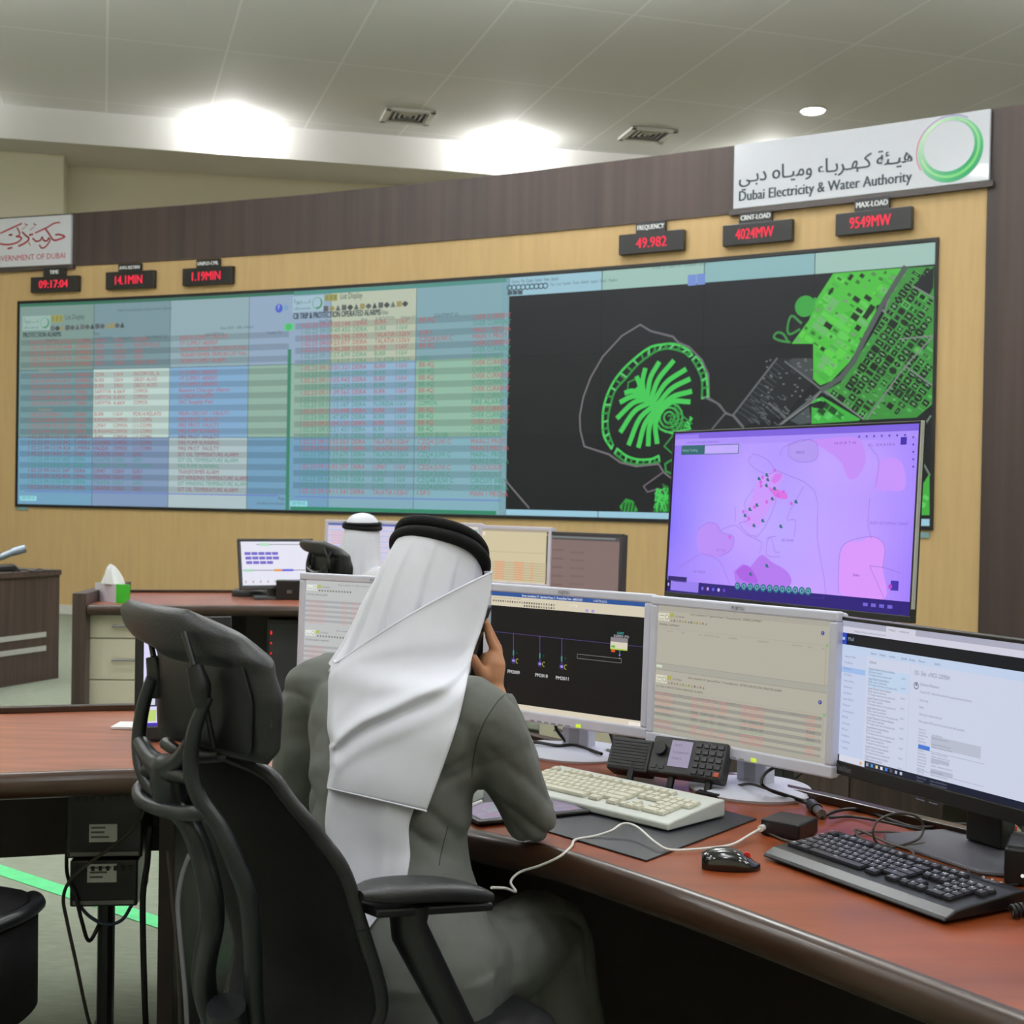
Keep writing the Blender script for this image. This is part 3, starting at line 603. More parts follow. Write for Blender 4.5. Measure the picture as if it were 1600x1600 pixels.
for i in range(n):
    q0, q1 = 2*math.pi*i/n, 2*math.pi*(i+1)/n; qm = math.degrees((q0+q1)/2) % 360
    k = .5+.5*math.cos(math.radians(qm-315))           # 1 at the lower right
    col = tuple(lerp(a_, b__, k) for a_, b__ in zip((190, 222, 190), (44, 150, 98)))
    def P(r, q, ox, oz): return (ec[0]+ox+r*math.cos(q), ec[1]+oz+r*math.sin(q))
    cv.face([P(R2, q0, -.012, .03), P(R2, q1, -.012, .03), P(R1, q1, 0, 0), P(R1, q0, 0, 0)], col, 2)
    rm0, rm1 = lambda q: P(lerp(R2, R1, .35), q, -.008, .02), lambda q: P(lerp(R2, R1, .62), q, -.004, .012)
    if k > .25: cv.face([rm0(q0), rm0(q1), rm1(q1), rm1(q0)], tuple(lerp(a_, b__, k) for a_, b__ in zip((200, 226, 200), (112, 200, 110))), 3)
    if 60 < qm < 210:
        col2 = (206, 120, 150) if qm > 150 else (150, 140, 196) if qm < 110 else (180, 150, 190)
        cv.face([P(R1+.008, q0, 0, 0), P(R1+.008, q1, 0, 0), P(R1+.016, q1, 0, 0), P(R1+.016, q0, 0, 0)], col2, 2)
cv.build('lettering_and_ring', PRINT, t, world=True)
sr = S(114.7, 414)[0]; sl = S(-30, 417)[0]; zt = S(114.7, 336.5)[1]; zb = S(114.2, 413.7)[1]
t = sign(sl, sr, zt, zb, 'government_sign', 'glossy white sign with red Arabic calligraphy at the left edge')
cv = Canvas(lambda u, v, h: wp(u, v, .0505+h), .0008, .2); RD = (176, 52, 66)
def zg(p): return [S(x/12.308, 330+y/12.308) for x, y in p]
for p, w in (([(70, 440), (470, 255)], 30), ([(390, 340), (435, 430), (420, 490), (370, 500)], 30), ([(370, 500), (470, 525), (430, 590), (330, 640), (180, 660), (60, 640), (-60, 590)], 32), ([(235, 475), (290, 470)], 34), ([(210, 735), (290, 715)], 34),
             ([(490, 420), (560, 490), (610, 530), (590, 590), (500, 650), (420, 685)], 34), ([(625, 475), (690, 460)], 34), ([(690, 540), (760, 595), (840, 570), (870, 515), (905, 580), (970, 580), (990, 535), (1020, 575), (985, 640), (920, 710), (860, 722), (818, 670)], 30),
             ([(740, 435), (950, 335), (1100, 250), (1210, 235)], 28), ([(925, 345), (1000, 450), (1060, 545), (1130, 575), (1300, 510), (1200, 465), (1130, 470)], 34), ([(540, 250), (560, 285), (590, 270)], 16), ([(710, 250), (730, 285), (755, 275)], 16), ([(630, 385), (720, 320)], 8), ([(470, 380), (560, 310)], 8), ([(610, 610), (640, 675)], 16)):
    q = cr(zg(p), 5); cv.line(q, w/12.308*15.0/2100, RD, 2)
cv.build('calligraphy', PRINT, t, world=True); cv = Canvas(lambda u, v, h: wp(u, v, .0505+h), .0008, .2)
a, b_ = S(-9, 408.5), S(106.5, 403.5)
cv.text('GOVERNMENT OF DUBAI', a[0], (a[1]+b_[1])/2-.01, .062, (178, 70, 84), 2, width=b_[0]-a[0])
cv.build('caption', PRINT, t, world=True)
# ================================================================== furniture
M_wood = mat('red_cherry_wood', (130, 63, 28), .33, spec=.32, coat=.05, var=.16, scale=2.2, stretch=(.8, 6, 6), c2=(114, 52, 23))
M_wood2 = mat('red_cherry_wood_sheen', (156, 94, 68), .34, spec=.5, coat=.15, var=.14, scale=3, stretch=(1.2, 8, 8), c2=(136, 78, 56))  # same cherry wood, glossy reflection put into a paler base colour
M_edge = mat('dark_brown_edge_band', (50, 32, 20), .3, spec=.4, coat=.1, var=.12, scale=6)
M_panel = mat('dark_desk_panel', (40, 33, 30), .5, spec=.3, var=.1, scale=4, stretch=(6, 6, .3))
M_cream = mat('cream_drawer_front', (206, 200, 178), .5, spec=.3, var=.02, scale=5)
M_metal = mat('dull_grey_metal', (120, 120, 118), .35, metal=.8, var=.05)
M_silver = mat('brushed_silver_strip', (190, 190, 186), .4, metal=.3, var=.04)
DESK = .75
def offs(poly, d):   # offset an open polyline sideways (to its left)
    out = []
    for i, p in enumerate(poly):
        a = Vector(poly[max(0, i-1)]); b = Vector(poly[min(len(poly)-1, i+1)]); t = (b-a).normalized(); out.append((p[0]-t.y*d, p[1]+t.x*d))
    return out
def desk(name, label, front, back, wood, lowz=.08, edge=.045, rim=True):
    c = Vector((sum(p[0] for p in front+back)/len(front+back), sum(p[1] for p in front+back)/len(front+back), 0))
    t = thing(name, label, 'desk', tuple(c))
    MB().prism(front+back[::-1], DESK-.03, DESK).build('desktop', wood, t, world=True)
    prof = [(0.0, 0.0), (-.012, -.002), (-.022, -.010), (-.028, -.022), (-.030, -.038), (-.024, -.052), (-.010, -.060), (.02, -.060), (.02, -.002)]
    rings = []
    for i, p in enumerate(front):
        a = Vector(front[max(0, i-1)]); b_ = Vector(front[min(len(front)-1, i+1)]); d = (b_-a).normalized(); n = Vector((-d.y, d.x))
        rings.append([(p[0]+n.x*o, p[1]+n.y*o, DESK+z+.0005) for o, z in prof])
    MB().loft(rings).build('front_edge', M_edge, t, world=True, smooth=True)
    if rim:
        k = offs(back, -.03); MB().prism(k+back[::-1], DESK, DESK+.018).build('rear_rim', M_edge, t, world=True, bevel=.003)
    k = offs(back, -.12); k2 = offs(back, -.10); MB().prism(k+k2[::-1], lowz, DESK-.03).build('modesty_panel', M_panel, t, world=True)
    return t
def p2(x, y, z=None): v = pz(x, y, DESK if z is None else z); return (v.x, v.y)
fA = [(-.45, 3.13), (-.29, 2.86), p2(725, 1292), p2(860, 1322), p2(940, 1346), p2(1080, 1392), p2(1217, 1441), (.77, 1.55), (1.04, 1.10)]
bA = [(-.28, 4.06), (-.05, 3.75), (.15, 3.48), (.61, 3.0), (.856, 2.687), (1.30, 2.08), (1.66, 1.50)]
fA = [tuple(p) for p in cr(fA, 5)]; bA = [tuple(p) for p in cr(bA, 5)]
dk = desk('control_desk', 'long curved cherry-wood control desk with white monitors on it', fA, bA, M_wood)
def panel(parent, p, q, z0, z1, th=.03, m=None, name='side_panel'):
    p = Vector((*p, 0)); q = Vector((*q, 0)); d = (q-p).normalized(); n = Vector((-d.y, d.x, 0))*th/2
    return MB().prism([((p-n).x, (p-n).y), ((q-n).x, (q-n).y), ((q+n).x, (q+n).y), ((p+n).x, (p+n).y)], z0, z1).build(name, m or M_panel, parent, world=True, bevel=.002)
panel(dk, (.70, 1.72), (1.22, 2.10), 0, .72)
panel(dk, (-.36, 3.16), (-.24, 3.9), 0, .72)
fB = [(-2.8, 2.58), (-1.9, 2.84), p2(0, 1208), p2(213, 1201), (-.46, 3.165)]; bB = [(-2.8, 3.5), (-2.0, 3.74), p2(0, 1113), p2(213, 1108), (-.29, 4.08)]
dl = desk('control_desk', 'cherry-wood desk wing at the left behind the black chair', [tuple(p) for p in cr(fB, 4)], [tuple(p) for p in cr(bB, 4)], M_wood2, lowz=.36)
a = pz(265, 1330, .35); e0 = py(264, 1300, 3.3); e1 = py(293, 1300, 3.28)
panel(dl, (e0.x, 3.28), (e0.x+.04, 3.9), 0, .72, .04)
panel(dl, (-2.6, 2.7), (-2.6, 3.4), 0, .72, .04)
# ---- far console of the second row
fC = [(-2.36, 7.50), (-1.5, 7.62), (-.9, 7.58), (-.3, 7.32), (.3, 6.92), (.9, 6.36), (1.5, 5.68), (2.05, 4.95), (2.5, 4.2)]
bC = [(-2.40, 8.45), (-1.4, 8.62), (-.6, 8.55), (.15, 8.2), (.85, 7.72), (1.55, 7.05), (2.2, 6.28), (2.8, 5.45), (3.3, 4.6)]
fC = [tuple(p) for p in cr(fC, 4)]; bC = [tuple(p) for p in cr(bC, 4)]
dm = desk('control_desk', 'far second-row cherry-wood desk with cream drawers, where the distant man sits', fC, bC, M_wood2)
panel(dm, (-2.40, 7.47), (-2.44, 8.5), 0, .815, .075, M_darkdesk, 'end_panel')
def pedestal(parent, c, rz, w=.46, d=.5, handles=True, label=None, h=.70):
    t = thing('drawer_pedestal', label, 'drawer unit', (c[0], c[1], 0), rz, 'cream drawer pedestals under the far desk')
    MB().box((0, d/2, h/2+.01), (w, d, h-.02)).build('body', M_cream, t, bevel=.003)
    z = h
    for hh in (.145, .235, .30):
        dr = MB().box((0, -.01, z-hh/2), (w-.006, .02, hh-.006)).build('drawer', M_cream, t, bevel=.003)
        hd = MB(); hd.tube([(-.11, -.05, z-hh*.5), (.11, -.05, z-hh*.5)], .007, 8)
        for sx in (-.095, .095): hd.cyl((sx, -.05, z-hh*.5), .008, .04, 8, (0, 1, 0))
        hd.build('handle', M_metal, dr, smooth=True); z -= hh
    return t
pedestal(dm, (-2.13, 7.60), .06, .5, label='cream three-drawer pedestal under the left end of the far desk')
pedestal(dm, (.36, 7.03), -.62, .46, label='cream pedestal seen under the black-screened white monitor')
panel(dm, (.62, 6.75), (1.0, 7.3), 0, .72, .04, M_panel)
panel(dm, (1.50, 5.86), (1.86, 5.72), 0, .72, .03, M_darkdesk, 'front_panel')
panel(dm, (1.02, 6.42), (1.50, 5.86), .02, .72, .03, M_darkdesk, 'front_panel')
pedestal(dm, (2.05, 5.30), -.92, .5, label='cream pedestal seen under the right black monitor')
MB().box((-1.1, 8.15, .36), (1.0, .03, .66)).build('kick_panel', M_panel, dm, world=True)
# ---- dark side desk at the far left
t = thing('side_desk', 'dark wenge desk with two silver strips at the far left', 'desk', (-3.5, 9.4, 0))
d0 = Vector((-3.30, 9.87, 0)); d1 = Vector((-4.05, 8.10, 0)); dn = (d1-d0).normalized(); nn = Vector((-dn.y, dn.x, 0))
if nn.x > 0: nn = -nn
def q2(v): return (v.x, v.y)
MB().prism([q2(d0), q2(d0+nn*.9), q2(d1+nn*.9), q2(d1)], .76, .80).build('desktop', M_darkdesk, t, world=True, bevel=.004)
MB().prism([q2(d0+nn*.02), q2(d0+nn*.05), q2(d1+nn*.05), q2(d1+nn*.02)], 0, .76).build('front_panel', M_darkdesk, t, world=True)
MB().prism([q2(d0+nn*.05), q2(d0+nn*.88), q2(d0+nn*.88+dn*.03), q2(d0+nn*.05+dn*.03)], 0, .76).build('side_panel', M_darkdesk, t, world=True)
for z in (.335, .235):
    s_ = d0+dn*.15-nn*-.018; MB().prism([q2(d0+dn*.14+nn*.012), q2(d0+dn*.14+nn*.02), q2(d1-dn*.1+nn*.02), q2(d1-dn*.1+nn*.012)], z-.018, z+.018).build('silver_strip', M_silver, t, world=True)
# ================================================================== screens
M_wmon = mat('white_monitor_plastic', (210, 212, 228), .4, spec=.4, var=.015)
M_bmon = mat('black_monitor_plastic', (20, 20, 22), .35, spec=.5, var=.06)
M_dgrey = mat('dark_grey_plastic', (58, 58, 62), .5, spec=.4, var=.05)
class Scr:
    """planar screen in the local frame of a thing: x right, z up, front facing -y, tilted back"""
    def __init__(s, t, cx, cz, w, h, y, tilt):
        s.t = t; s.w = w; s.h = h; s.M = Matrix.Translation((cx, y, cz)) @ Matrix.Rotation(-tilt, 4, 'X')
        Mw = rootm(t) @ s.M; s.Mi = Mw.inverted(); s.p0 = Mw @ Vector((0, 0, 0)); s.n = (Mw.to_3x3() @ Vector((0, -1, 0)))
    def uv(s, x, y):
        p = s.Mi @ pplane(x, y, s.p0, s.n); return (p.x, p.z)
    def canvas(s): return Canvas(lambda u, v, h: s.M @ Vector((u, -h-.0004, v)), .0003)
def slabm(M, x0, x1, z0, z1, y0, y1):
    b = MB(); b.box(((x0+x1)/2, (y0+y1)/2, (z0+z1)/2), (x1-x0, y1-y0, z1-z0)); b.v = [M @ p for p in b.v]; return b
def frame(M, w, h, bl, br_, bt, bb, y0, y1):
    b = MB()
    for a in ((-w/2-bl, w/2+br_, h/2, h/2+bt), (-w/2-bl, w/2+br_, -h/2-bb, -h/2), (-w/2-bl, -w/2, -h/2, h/2), (w/2, w/2+br_, -h/2, h/2)):
        k = slabm(M, *a, y0, y1); b.add(k.v, k.f)
    return b
def white_monitor(label, base, yaw, ztop=1.15, w=.4735, h=.296, tilt=.035, group='white monitors on the near desk', stand=True, tz=None):
    t = thing('computer_monitor', label, 'monitor', base, yaw, group)
    bz = base[2]; cz = ztop-h/2-bz; s = Scr(t, 0, cz, w, h, -.075, tilt)
    frame(s.M, w, h, .02, .02, .021, .027, -.006, .02).build('bezel', M_wmon, t, bevel=.004)
    b = slabm(s.M, -w/2-.018, w/2+.018, -h/2-.024, h/2+.018, .012, .04); k = slabm(s.M, -.14, .14, -.1, .1, .04, .06); b.add(k.v, k.f); b.build('rear_shell', M_wmon, t, bevel=.006)
    if stand:
        zb = cz-h/2-.027
        MB().box((0, -.002, zb/2+.07), (.082, .036, zb+.12)).build('stand_column', M_wmon, t, bevel=.005)
        MB().box((-.002, -.0205, zb*.62), (.03, .002, .05)).build('column_recess', mat('pale_grey_recess', (178, 180, 186), .5), t)
        bs = MB(); rings = []
        for r, z in ((.132, 0), (.135, .006), (.130, .013), (.06, .02)): rings.append([(r*1.06*math.cos(a), r*.95*math.sin(a)-.02, z) for a in [2*math.pi*i/48 for i in range(48)]])
        bs.loft(rings).build('stand_base', M_wmon, t, smooth=True, auto=50)
        k = slabm(s.M, .052, .066, -h/2-.023, -h/2-.015, -.008, -.004); k.build('power_light', emit('yellow_green_led', (196, 220, 60), 1.1), t)
        bt = MB()
        for i in range(6):
            k = slabm(s.M, -.09+i*.022, -.078+i*.022, -h/2-.025, -h/2-.02, -.0075, -.004); bt.add(k.v, k.f)
        bt.build('button_row', mat('grey_button', (150, 150, 156), .5), t)
        lg = s.canvas(); lg.text('FUJITSU', 0, h/2+.0065, .007, (70, 70, 74), 22, width=.034, align='c'); lg.build('maker_lettering', PRINT, t)
    return t, s
def uvrect(cv, s, x0, y0, x1, y1, col, ly=1):
    a = s.uv(x0, y1); b = s.uv(x1, y0); cv.rect(a[0], a[1], b[0], b[1], col, ly)
def uvtext(cv, s, t_, x, y, h, col, x2=None, ly=4, bold=0.0):
    a = s.uv(x, y); cv.text(t_, a[0], a[1], h, col, ly, width=(s.uv(x2, y)[0]-a[0]) if x2 else None, bold=bold)
def base_for(xc, yaw, d0, toward=.075):
    pass
def dirv(a): return Vector((math.cos(a), math.sin(a), 0)), Vector((-math.sin(a), math.cos(a), 0))
YB = math.radians(-47.6); YA = math.radians(-38.5); YC = math.radians(-27)
# right white monitor (alarm list)
r_, n_ = dirv(YB); c = Vector((.5015, 2.955, DESK))+n_*.075
tB, sB = white_monitor('white monitor with beige alarm tables, right of the black-screened one', tuple(c), YB)
cv = sB.canvas(); w, h = sB.w/2, sB.h/2; BE = (176, 172, 158)
cv.rect(-w, -h, w, h, BE, 0)
cv.rect(-w, h-.012, w, h, (168, 164, 152), 1)
def chromeB(v0, ttl, sub):   # v0: top of a window
    cv.rect(-w+.002, v0-.031, -w+.035, v0-.013, (214, 210, 192), 2); cv.text('dewa', -w+.005, v0-.029, .005, (150, 150, 140), 3, width=.014); cv.rect(-w+.006, v0-.02, -w+.02, v0-.018, (160, 160, 148), 3)
    cv.ring(-w+.028, v0-.022, .0055, .0014, (120, 140, 110), 3, 16); cv.rect(-w+.037, v0-.021, -w+.049, v0-.012, (170, 168, 84), 2)
    cv.text('List Display', -w+.053, v0-.02, .0042, (90, 86, 78), 3); cv.text(ttl, -w+.098, v0-.0125, .0048, (70, 66, 60), 3, width=.2 if sub[0] == 'G' else .26)
    for i in range(13):
        x = -w+.04+i*.0085; g_ = random.choice([(120, 116, 106), (140, 136, 124), (160, 120, 110), (150, 146, 90)])
        if i % 2: cv.rect(x, v0-.031, x+.005, v0-.026, g_, 3)
        else: cv.poly([(x, v0-.031), (x+.0055, v0-.031), (x+.0028, v0-.0255)], g_, 3)
    cv.text(sub, -w+.004, v0-.042, .0048, (84, 78, 70), 3)
    cv.disc(w-.018, v0-.022, .0045, (76, 74, 150), 3); cv.text('?', w-.0195, v0-.0245, .005, (210, 210, 230), 4)
    cv.rect(-w, v0-.0475, w-.012, v0-.0471, (150, 144, 132), 2)
    for t_, x in (('Date/Time', .03), ('Filter', .075), ('Area', .125), ('SUBSTATION', .14), ('Voltage', .17), ('EQUIPMENT', .21), ('DESCRIPTION', .29), ('Variable Time', .38), ('State', .42), ('Op', .455)):
        cv.text(t_, -w+x, v0-.0555, .0032, (128, 122, 112), 3)
    cv.rect(w-.0095, v0-.13, w-.008, v0-.05, (160, 156, 144), 2); cv.disc(w-.006, v0-.047, .0032, (120, 180, 110), 3)
chromeB(h-.004, 'Server: ecosadirect 17 - Spectrum Power 7 - Process/Real time - GENERAL SUMMARY', 'GENERAL SUMMARY')
cv.rect(-w, .0135, w, .0145, (150, 144, 132), 2); cv.rect(-w, .0, w, .0135, (166, 164, 154), 1); cv.rect(-w+.002, .004, -w+.02, .01, (206, 216, 190), 2)
chromeB(.0, 'Server: ecosadirect 18 - Spectrum Power 7 - Process/Real time - CB TRIP & PROTECTION OPERATED ALARMS', 'CB TRIP & PROTECTION OPERATED ALARMS')
cv.rect(-w, -.0015, w, .0, (150, 146, 134), 3)
z0 = -.052; rh = .0079
PKR, DG = (212, 128, 120), (110, 104, 100)
for i in range(11):
    z = z0-(i+1)*rh
    if i % 2 == 0: cv.rect(-w, z, w-.012, z+rh, (150, 148, 140), 1)
    col = DG if i in (4, 6) else PKR if i != 7 else (130, 168, 126)
    for (u, wd, tx) in ((.004, .052, '1.02.23 09:12:24.111'), (.112, .018, 'DEIRA'), (.14, .02, 'TALATIA'), (.165, .014, '132kV'), (.19, .024, 'GRSTS2 C'), (.252, .062, 'OVER CURRENT TRIP'), (.425, .02, 'Raised')):
        if i in (5, 8) and u in (.14, .19): continue
        cv.text(tx, -w+u, z+.002, .005, col, 3, width=wd)
for u in (.06, .11, .25, .35, .456): cv.rect(-w+u, -h+.014, -w+u+.0005, z0, (150, 146, 136), 2)
cv.rect(-w, -h, w, -h+.012, (168, 164, 152), 2); cv.text('Connected to server 1 at 17', -w+.004, -h+.017, .004, (120, 120, 170), 3)
cv.build('screen', SCREEN, tB)
# middle white monitor (black network diagram)
r_, n_ = dirv(YA); c = Vector((.1335, 3.345, DESK))+n_*.075
tA, sA_ = white_monitor('white monitor with a black network diagram, by the seated man\'s hand', tuple(c), YA)
cv = sA_.canvas(); s = sA_
cv.rect(-w, -h, w, h, (12, 12, 13), 0)
cv.rect(-w, h-.0105, w, h, (44, 84, 150), 1); cv.rect(-w, h-.036, w, h-.0105, (212, 202, 180), 1); cv.rect(-w, -h, w, -h+.0135, (214, 204, 184), 1); cv.rect(w-.035, -h+.001, w, -h+.009, (236, 228, 220), 2)
cv.text('Server: ecosadirect 17 - Spectrum Power 7 - Process/Real Time - 66KV/11KV', -w+.1, h-.008, .0055, (226, 228, 236), 3, width=.19, bold=.0003); cv.text('1 HATTA 33 KV', w-.15, h-.008, .0055, (226, 228, 236), 3, width=.04)
cv.text('Options  File  Edit  Display  Station  Views  Special', -w+.006, h-.017, .004, (150, 142, 124), 3, width=.09)
for i in range(26):
    g_ = random.choice([(120, 112, 98), (150, 140, 120), (96, 90, 80)]); x = -w+.006+i*.0078; cv.rect(x, h-.0258, x+.0045, h-.0212, g_, 3)
    if i > 12: cv.rect(x, h-.034, x+.0045, h-.029, g_, 3)
cv.rect(-w+.25, h-.0245, -w+.275, h-.0195, (232, 226, 206), 3); cv.text('Sub Station', -w+.252, h-.0235, .003, (110, 104, 92), 4)
for x in (.3, .318): cv.rect(-w+x, h-.034, -w+x+.009, h-.0275, (166, 150, 214), 3)
cv.rect(-w, .03, -w+.002, .09, (60, 130, 120), 3)
VI = (106, 88, 168); yb = s.uv(800, 1000)
def pt(x, y): return s.uv(760+x/5.3333, 900+y/5.3333)
cv.line([(-w, pt(60, 462)[1]), (w, pt(1330, 593)[1])], .0007, VI, 2)
for x, yt, y1, y2, yl, txt, xl in ((228, 475, 640, 705, 790, 'PM2009', 180), (448, 498, 665, 732, 815, 'PM2010', 410), (630, 518, 690, 755, 832, 'PM2011', 582)):
    a, b_, c_ = pt(x, yt), pt(x, y1), pt(x, y2); cv.line([a, c_], .0012, VI, 2)
    cv.rect(b_[0]-.0022, b_[1]-.0065, b_[0]+.0022, b_[1]+.0065, (52, 140, 130), 3); cv.ring(c_[0], c_[1], .007, .0012, (70, 56, 150), 3, 14); cv.disc(c_[0], c_[1], .0048, (150, 134, 224), 3, 12, .0036)
    cv.line([(c_[0]+.0125+.0042*math.cos(q), c_[1]+.0055*math.sin(q)) for q in [math.radians(50+i*22) for i in range(12)]], .0012, (196, 200, 60), 3)
    d_ = pt(xl, yl); cv.text(txt, d_[0], c_[1]-.033, .0085, (206, 206, 210), 3, width=.039, bold=.0004)
for x, y in ((257, 642), (480, 665), (662, 686)): a = pt(x, y); cv.disc(a[0], a[1], .0016, (40, 120, 60), 3)
a, b_ = pt(1035, 610), pt(1180, 530); cv.rect(a[0], a[1], b_[0], a[1]+.03, (214, 206, 186), 3); cv.rect(a[0], a[1]+.019, b_[0], a[1]+.03, (136, 130, 136), 4); cv.rect(a[0], a[1], b_[0], a[1]+.003, (170, 196, 70), 4)
cv.rect(a[0]+.003, a[1]+.005, a[0]+.014, a[1]+.01, (90, 180, 40), 4); cv.rect(a[0]+.003, a[1]-.006, a[0]+.014, a[1]-.0005, (226, 84, 40), 4)
cv.text('GGMT', a[0]+.018, a[1]+.038, .0055, (70, 190, 190), 4, width=.02); cv.text('SGBEN (PS)', a[0]+.009, a[1]+.0315, .005, (200, 200, 206), 4, width=.044)
cv.disc(a[0]+.028, a[1]-.012, .0026, (130, 110, 214), 4); cv.rect(a[0]+.027, a[1]-.009, a[0]+.029, a[1], (60, 150, 140), 4); cv.disc(a[0]+.028, a[1]-.0195, .0016, (160, 160, 170), 4)
p1, p2 = pt(760, 650), pt(1128, 688); cv.line([p1, (p2[0], p1[1]), (p2[0], p1[1]-.0105), (p1[0], p1[1]-.0105)], .0006, (170, 168, 172), 3, True)
cv.build('screen', SCREEN, tA)
# left white monitor, half hidden by the man
r_, n_ = dirv(YC); c = Vector((-.372, 3.70, DESK))+n_*.075
tC, sC = white_monitor('white monitor with pale red alarm tables, half behind the seated man\'s headscarf', tuple(c), YC)
cv = sC.canvas(); cv.rect(-w, -h, w, h, (188, 190, 190), 0)
for v0, sub, n in ((h, 'PROTECTION ALARMS', 10), (h-.128, 'SYSTEM ALARM SUMMARY', 9)):
    cv.rect(-w+.004, v0-.028, -w+.038, v0-.012, (224, 228, 220), 2); cv.ring(-w+.031, v0-.02, .005, .0013, (130, 150, 120), 3, 14); cv.rect(-w+.04, v0-.02, -w+.053, v0-.012, (176, 184, 96), 2); cv.text('dewa', -w+.007, v0-.025, .006, (150, 154, 150), 3, width=.016)
    cv.text('List Display', -w+.056, v0-.019, .004, (100, 100, 98), 3); cv.text('Server: ecosadirect 17 - Spectrum Power 7 - Process', -w+.11, v0-.011, .004, (90, 90, 90), 3)
    for i in range(12): cv.rect(-w+.045+i*.0095, v0-.03, -w+.05+i*.0095, v0-.025, (126, 124, 120), 3)
    cv.text(sub, -w+.005, v0-.042, .0048, (100, 98, 96), 3)
    for i in range(n):
        z = v0-.055-(i+1)*.0068
        if i % 2 == 0: cv.rect(-w, z, w, z+.0068, (166, 168, 170), 1)
        for u, wd in ((.012, .055), (.125, .018), (.155, .025), (.2, .03), (.26, .06), (.4, .03)): cv.text('1.02.23 09:12:24' if u < .1 else 'TALATIA', -w+u, z+.0014, .0044, (214, 146, 144), 3, width=wd)
cv.rect(-w, -h, w, -h+.02, (196, 198, 198), 2)
cv.build('screen', SCREEN, tC)
# right black wide monitor (mail)
YD = math.radians(-62.5); r_, n_ = dirv(YD); pl = Vector((.681, 2.789, 0)); WD, HD = .66, .289
c = pl+r_*(WD/2+.008); c.z = DESK; c = c+n_*.05
tD = thing('computer_monitor', 'large black monitor with a white mail window at the right edge', 'monitor', tuple(c), YD)
sD = Scr(tD, 0, 1.153-HD/2-DESK, WD, HD, -.05, .03)
frame(sD.M, WD, HD, .008, .008, .008, .028, -.005, .02).build('bezel', M_bmon, tD, bevel=.002)
b = slabm(sD.M, -WD/2-.006, WD/2+.006, -HD/2-.026, HD/2+.006, .012, .035); k = slabm(sD.M, -.16, .16, -.1, .1, .035, .055); b.add(k.v, k.f); b.build('rear_shell', M_bmon, tD, bevel=.004)
lg = sD.canvas(); lg.text('ThinkVision', -WD/2+.008, -HD/2-.019, .012, (130, 130, 136), 20, width=.044); lg.build('maker_lettering', PRINT, tD)
MB().box((.005, .03, .12), (.085, .04, .22)).build('stand_column', M_bmon, tD, bevel=.004)
bp = [(-.14, -.10), (-.10, -.13), (.13, -.13), (.16, -.10), (.13, .05), (.1, .075), (-.1, .075), (-.12, .05)]
MB().prism(bp, 0, .009).build('stand_base', mat('charcoal_stand_base', (70, 70, 76), .55, var=.05), tD, bevel=.004)
cv = sD.canvas(); W_, H_ = WD/2, HD/2; MW = (202, 208, 228)
cv.rect(-W_, -H_, W_, H_, MW, 0)
cv.rect(-W_, H_-.012, W_, H_, (168, 170, 188), 1); cv.rect(-W_+.13, H_-.012, -W_+.21, H_, (206, 206, 220), 2); cv.rect(-W_, H_-.025, W_, H_-.012, (206, 206, 222), 1); cv.rect(-W_, H_-.049, W_, H_-.025, (14, 18, 26), 1); cv.rect(-W_, H_-.049, -W_+.017, H_-.025, (48, 72, 186), 2); cv.rect(-W_+.005, H_-.04, -W_+.012, H_-.034, (170, 190, 240), 3)
cv.text('Mail', -W_+.022, H_-.04, .0075, (150, 160, 176), 3)
cv.text('https://mail.webaccess/owa/', -W_+.04, H_-.021, .004, (120, 124, 140), 3, width=.09); cv.text('Mail - inbox', -W_+.138, H_-.009, .004, (110, 112, 128), 3, width=.055)
cv.rect(-W_, H_-.066, W_, H_-.049, (190, 206, 232), 1)
for tx, u in (('New', .09), ('Delete', .115), ('Archive', .142), ('Junk', .175), ('Sweep', .196), ('Move to', .222), ('Categories', .262)): cv.text(tx, -W_+u, H_-.061, .0045, (96, 110, 150), 3, width=.016)
cv.rect(-W_, -H_+.0, -W_+.078, H_-.066, (194, 204, 230), 1); cv.rect(-W_+.006, H_-.106, -W_+.076, H_-.095, (156, 186, 232), 2)
for i, tx in enumerate(['Search Mail', 'Folders', 'Inbox', 'Drafts', 'Sent Items', 'Deleted', 'Archive', 'Junk Email', 'Notes', 'Conversation', 'RSS', 'Groups', 'More', 'Outbox', 'Calendar', 'Tasks']):
    cv.text(tx, -W_+.014, H_-.075-i*.0125, .0046, (132, 142, 172), 3, width=.012+.0018*len(tx))
cv.text('Inbox', -W_+.088, H_-.079, .006, (110, 118, 142), 3)
for i in range(11):
    z = H_-.092-i*.0195
    if i in (0, 1): cv.rect(-W_+.082, z-.016, -W_+.198, z+.0035, (188, 208, 232), 1)
    if i == 10: cv.rect(-W_+.075, z-.013, -W_+.195, z+.005, (150, 190, 238), 1)
    for k, (tx, wd) in enumerate((('Supply Dispatch Section Bulletin', .07), ('Daily report attached', .05), ('This message has been sent to the operation shift', .085))):
        cv.text(tx, -W_+.086, z-.004*k-.002*k, .0042, (116, 122, 150) if k else (100, 104, 130), 3, width=wd*random.uniform(.75, 1.1))
    cv.text('Wed 8:12', -W_+.178, z-.008, .0036, (110, 116, 170), 3, width=.012)
cv.rect(-W_+.2, -H_, -W_+.2005, H_-.066, (170, 178, 204), 2)
cv.text('DSS - Date - of NCO- 220590041', -W_+.213, H_-.086, .0085, (116, 122, 140), 3, width=.09)
cv.ring(-W_+.218, H_-.107, .006, .0016, (90, 96, 110), 3, 18); cv.disc(-W_+.218, H_-.105, .0024, (90, 96, 110), 3); cv.text('Distribution Maintenance', -W_+.229, H_-.105, .0052, (116, 122, 140), 3, width=.048)
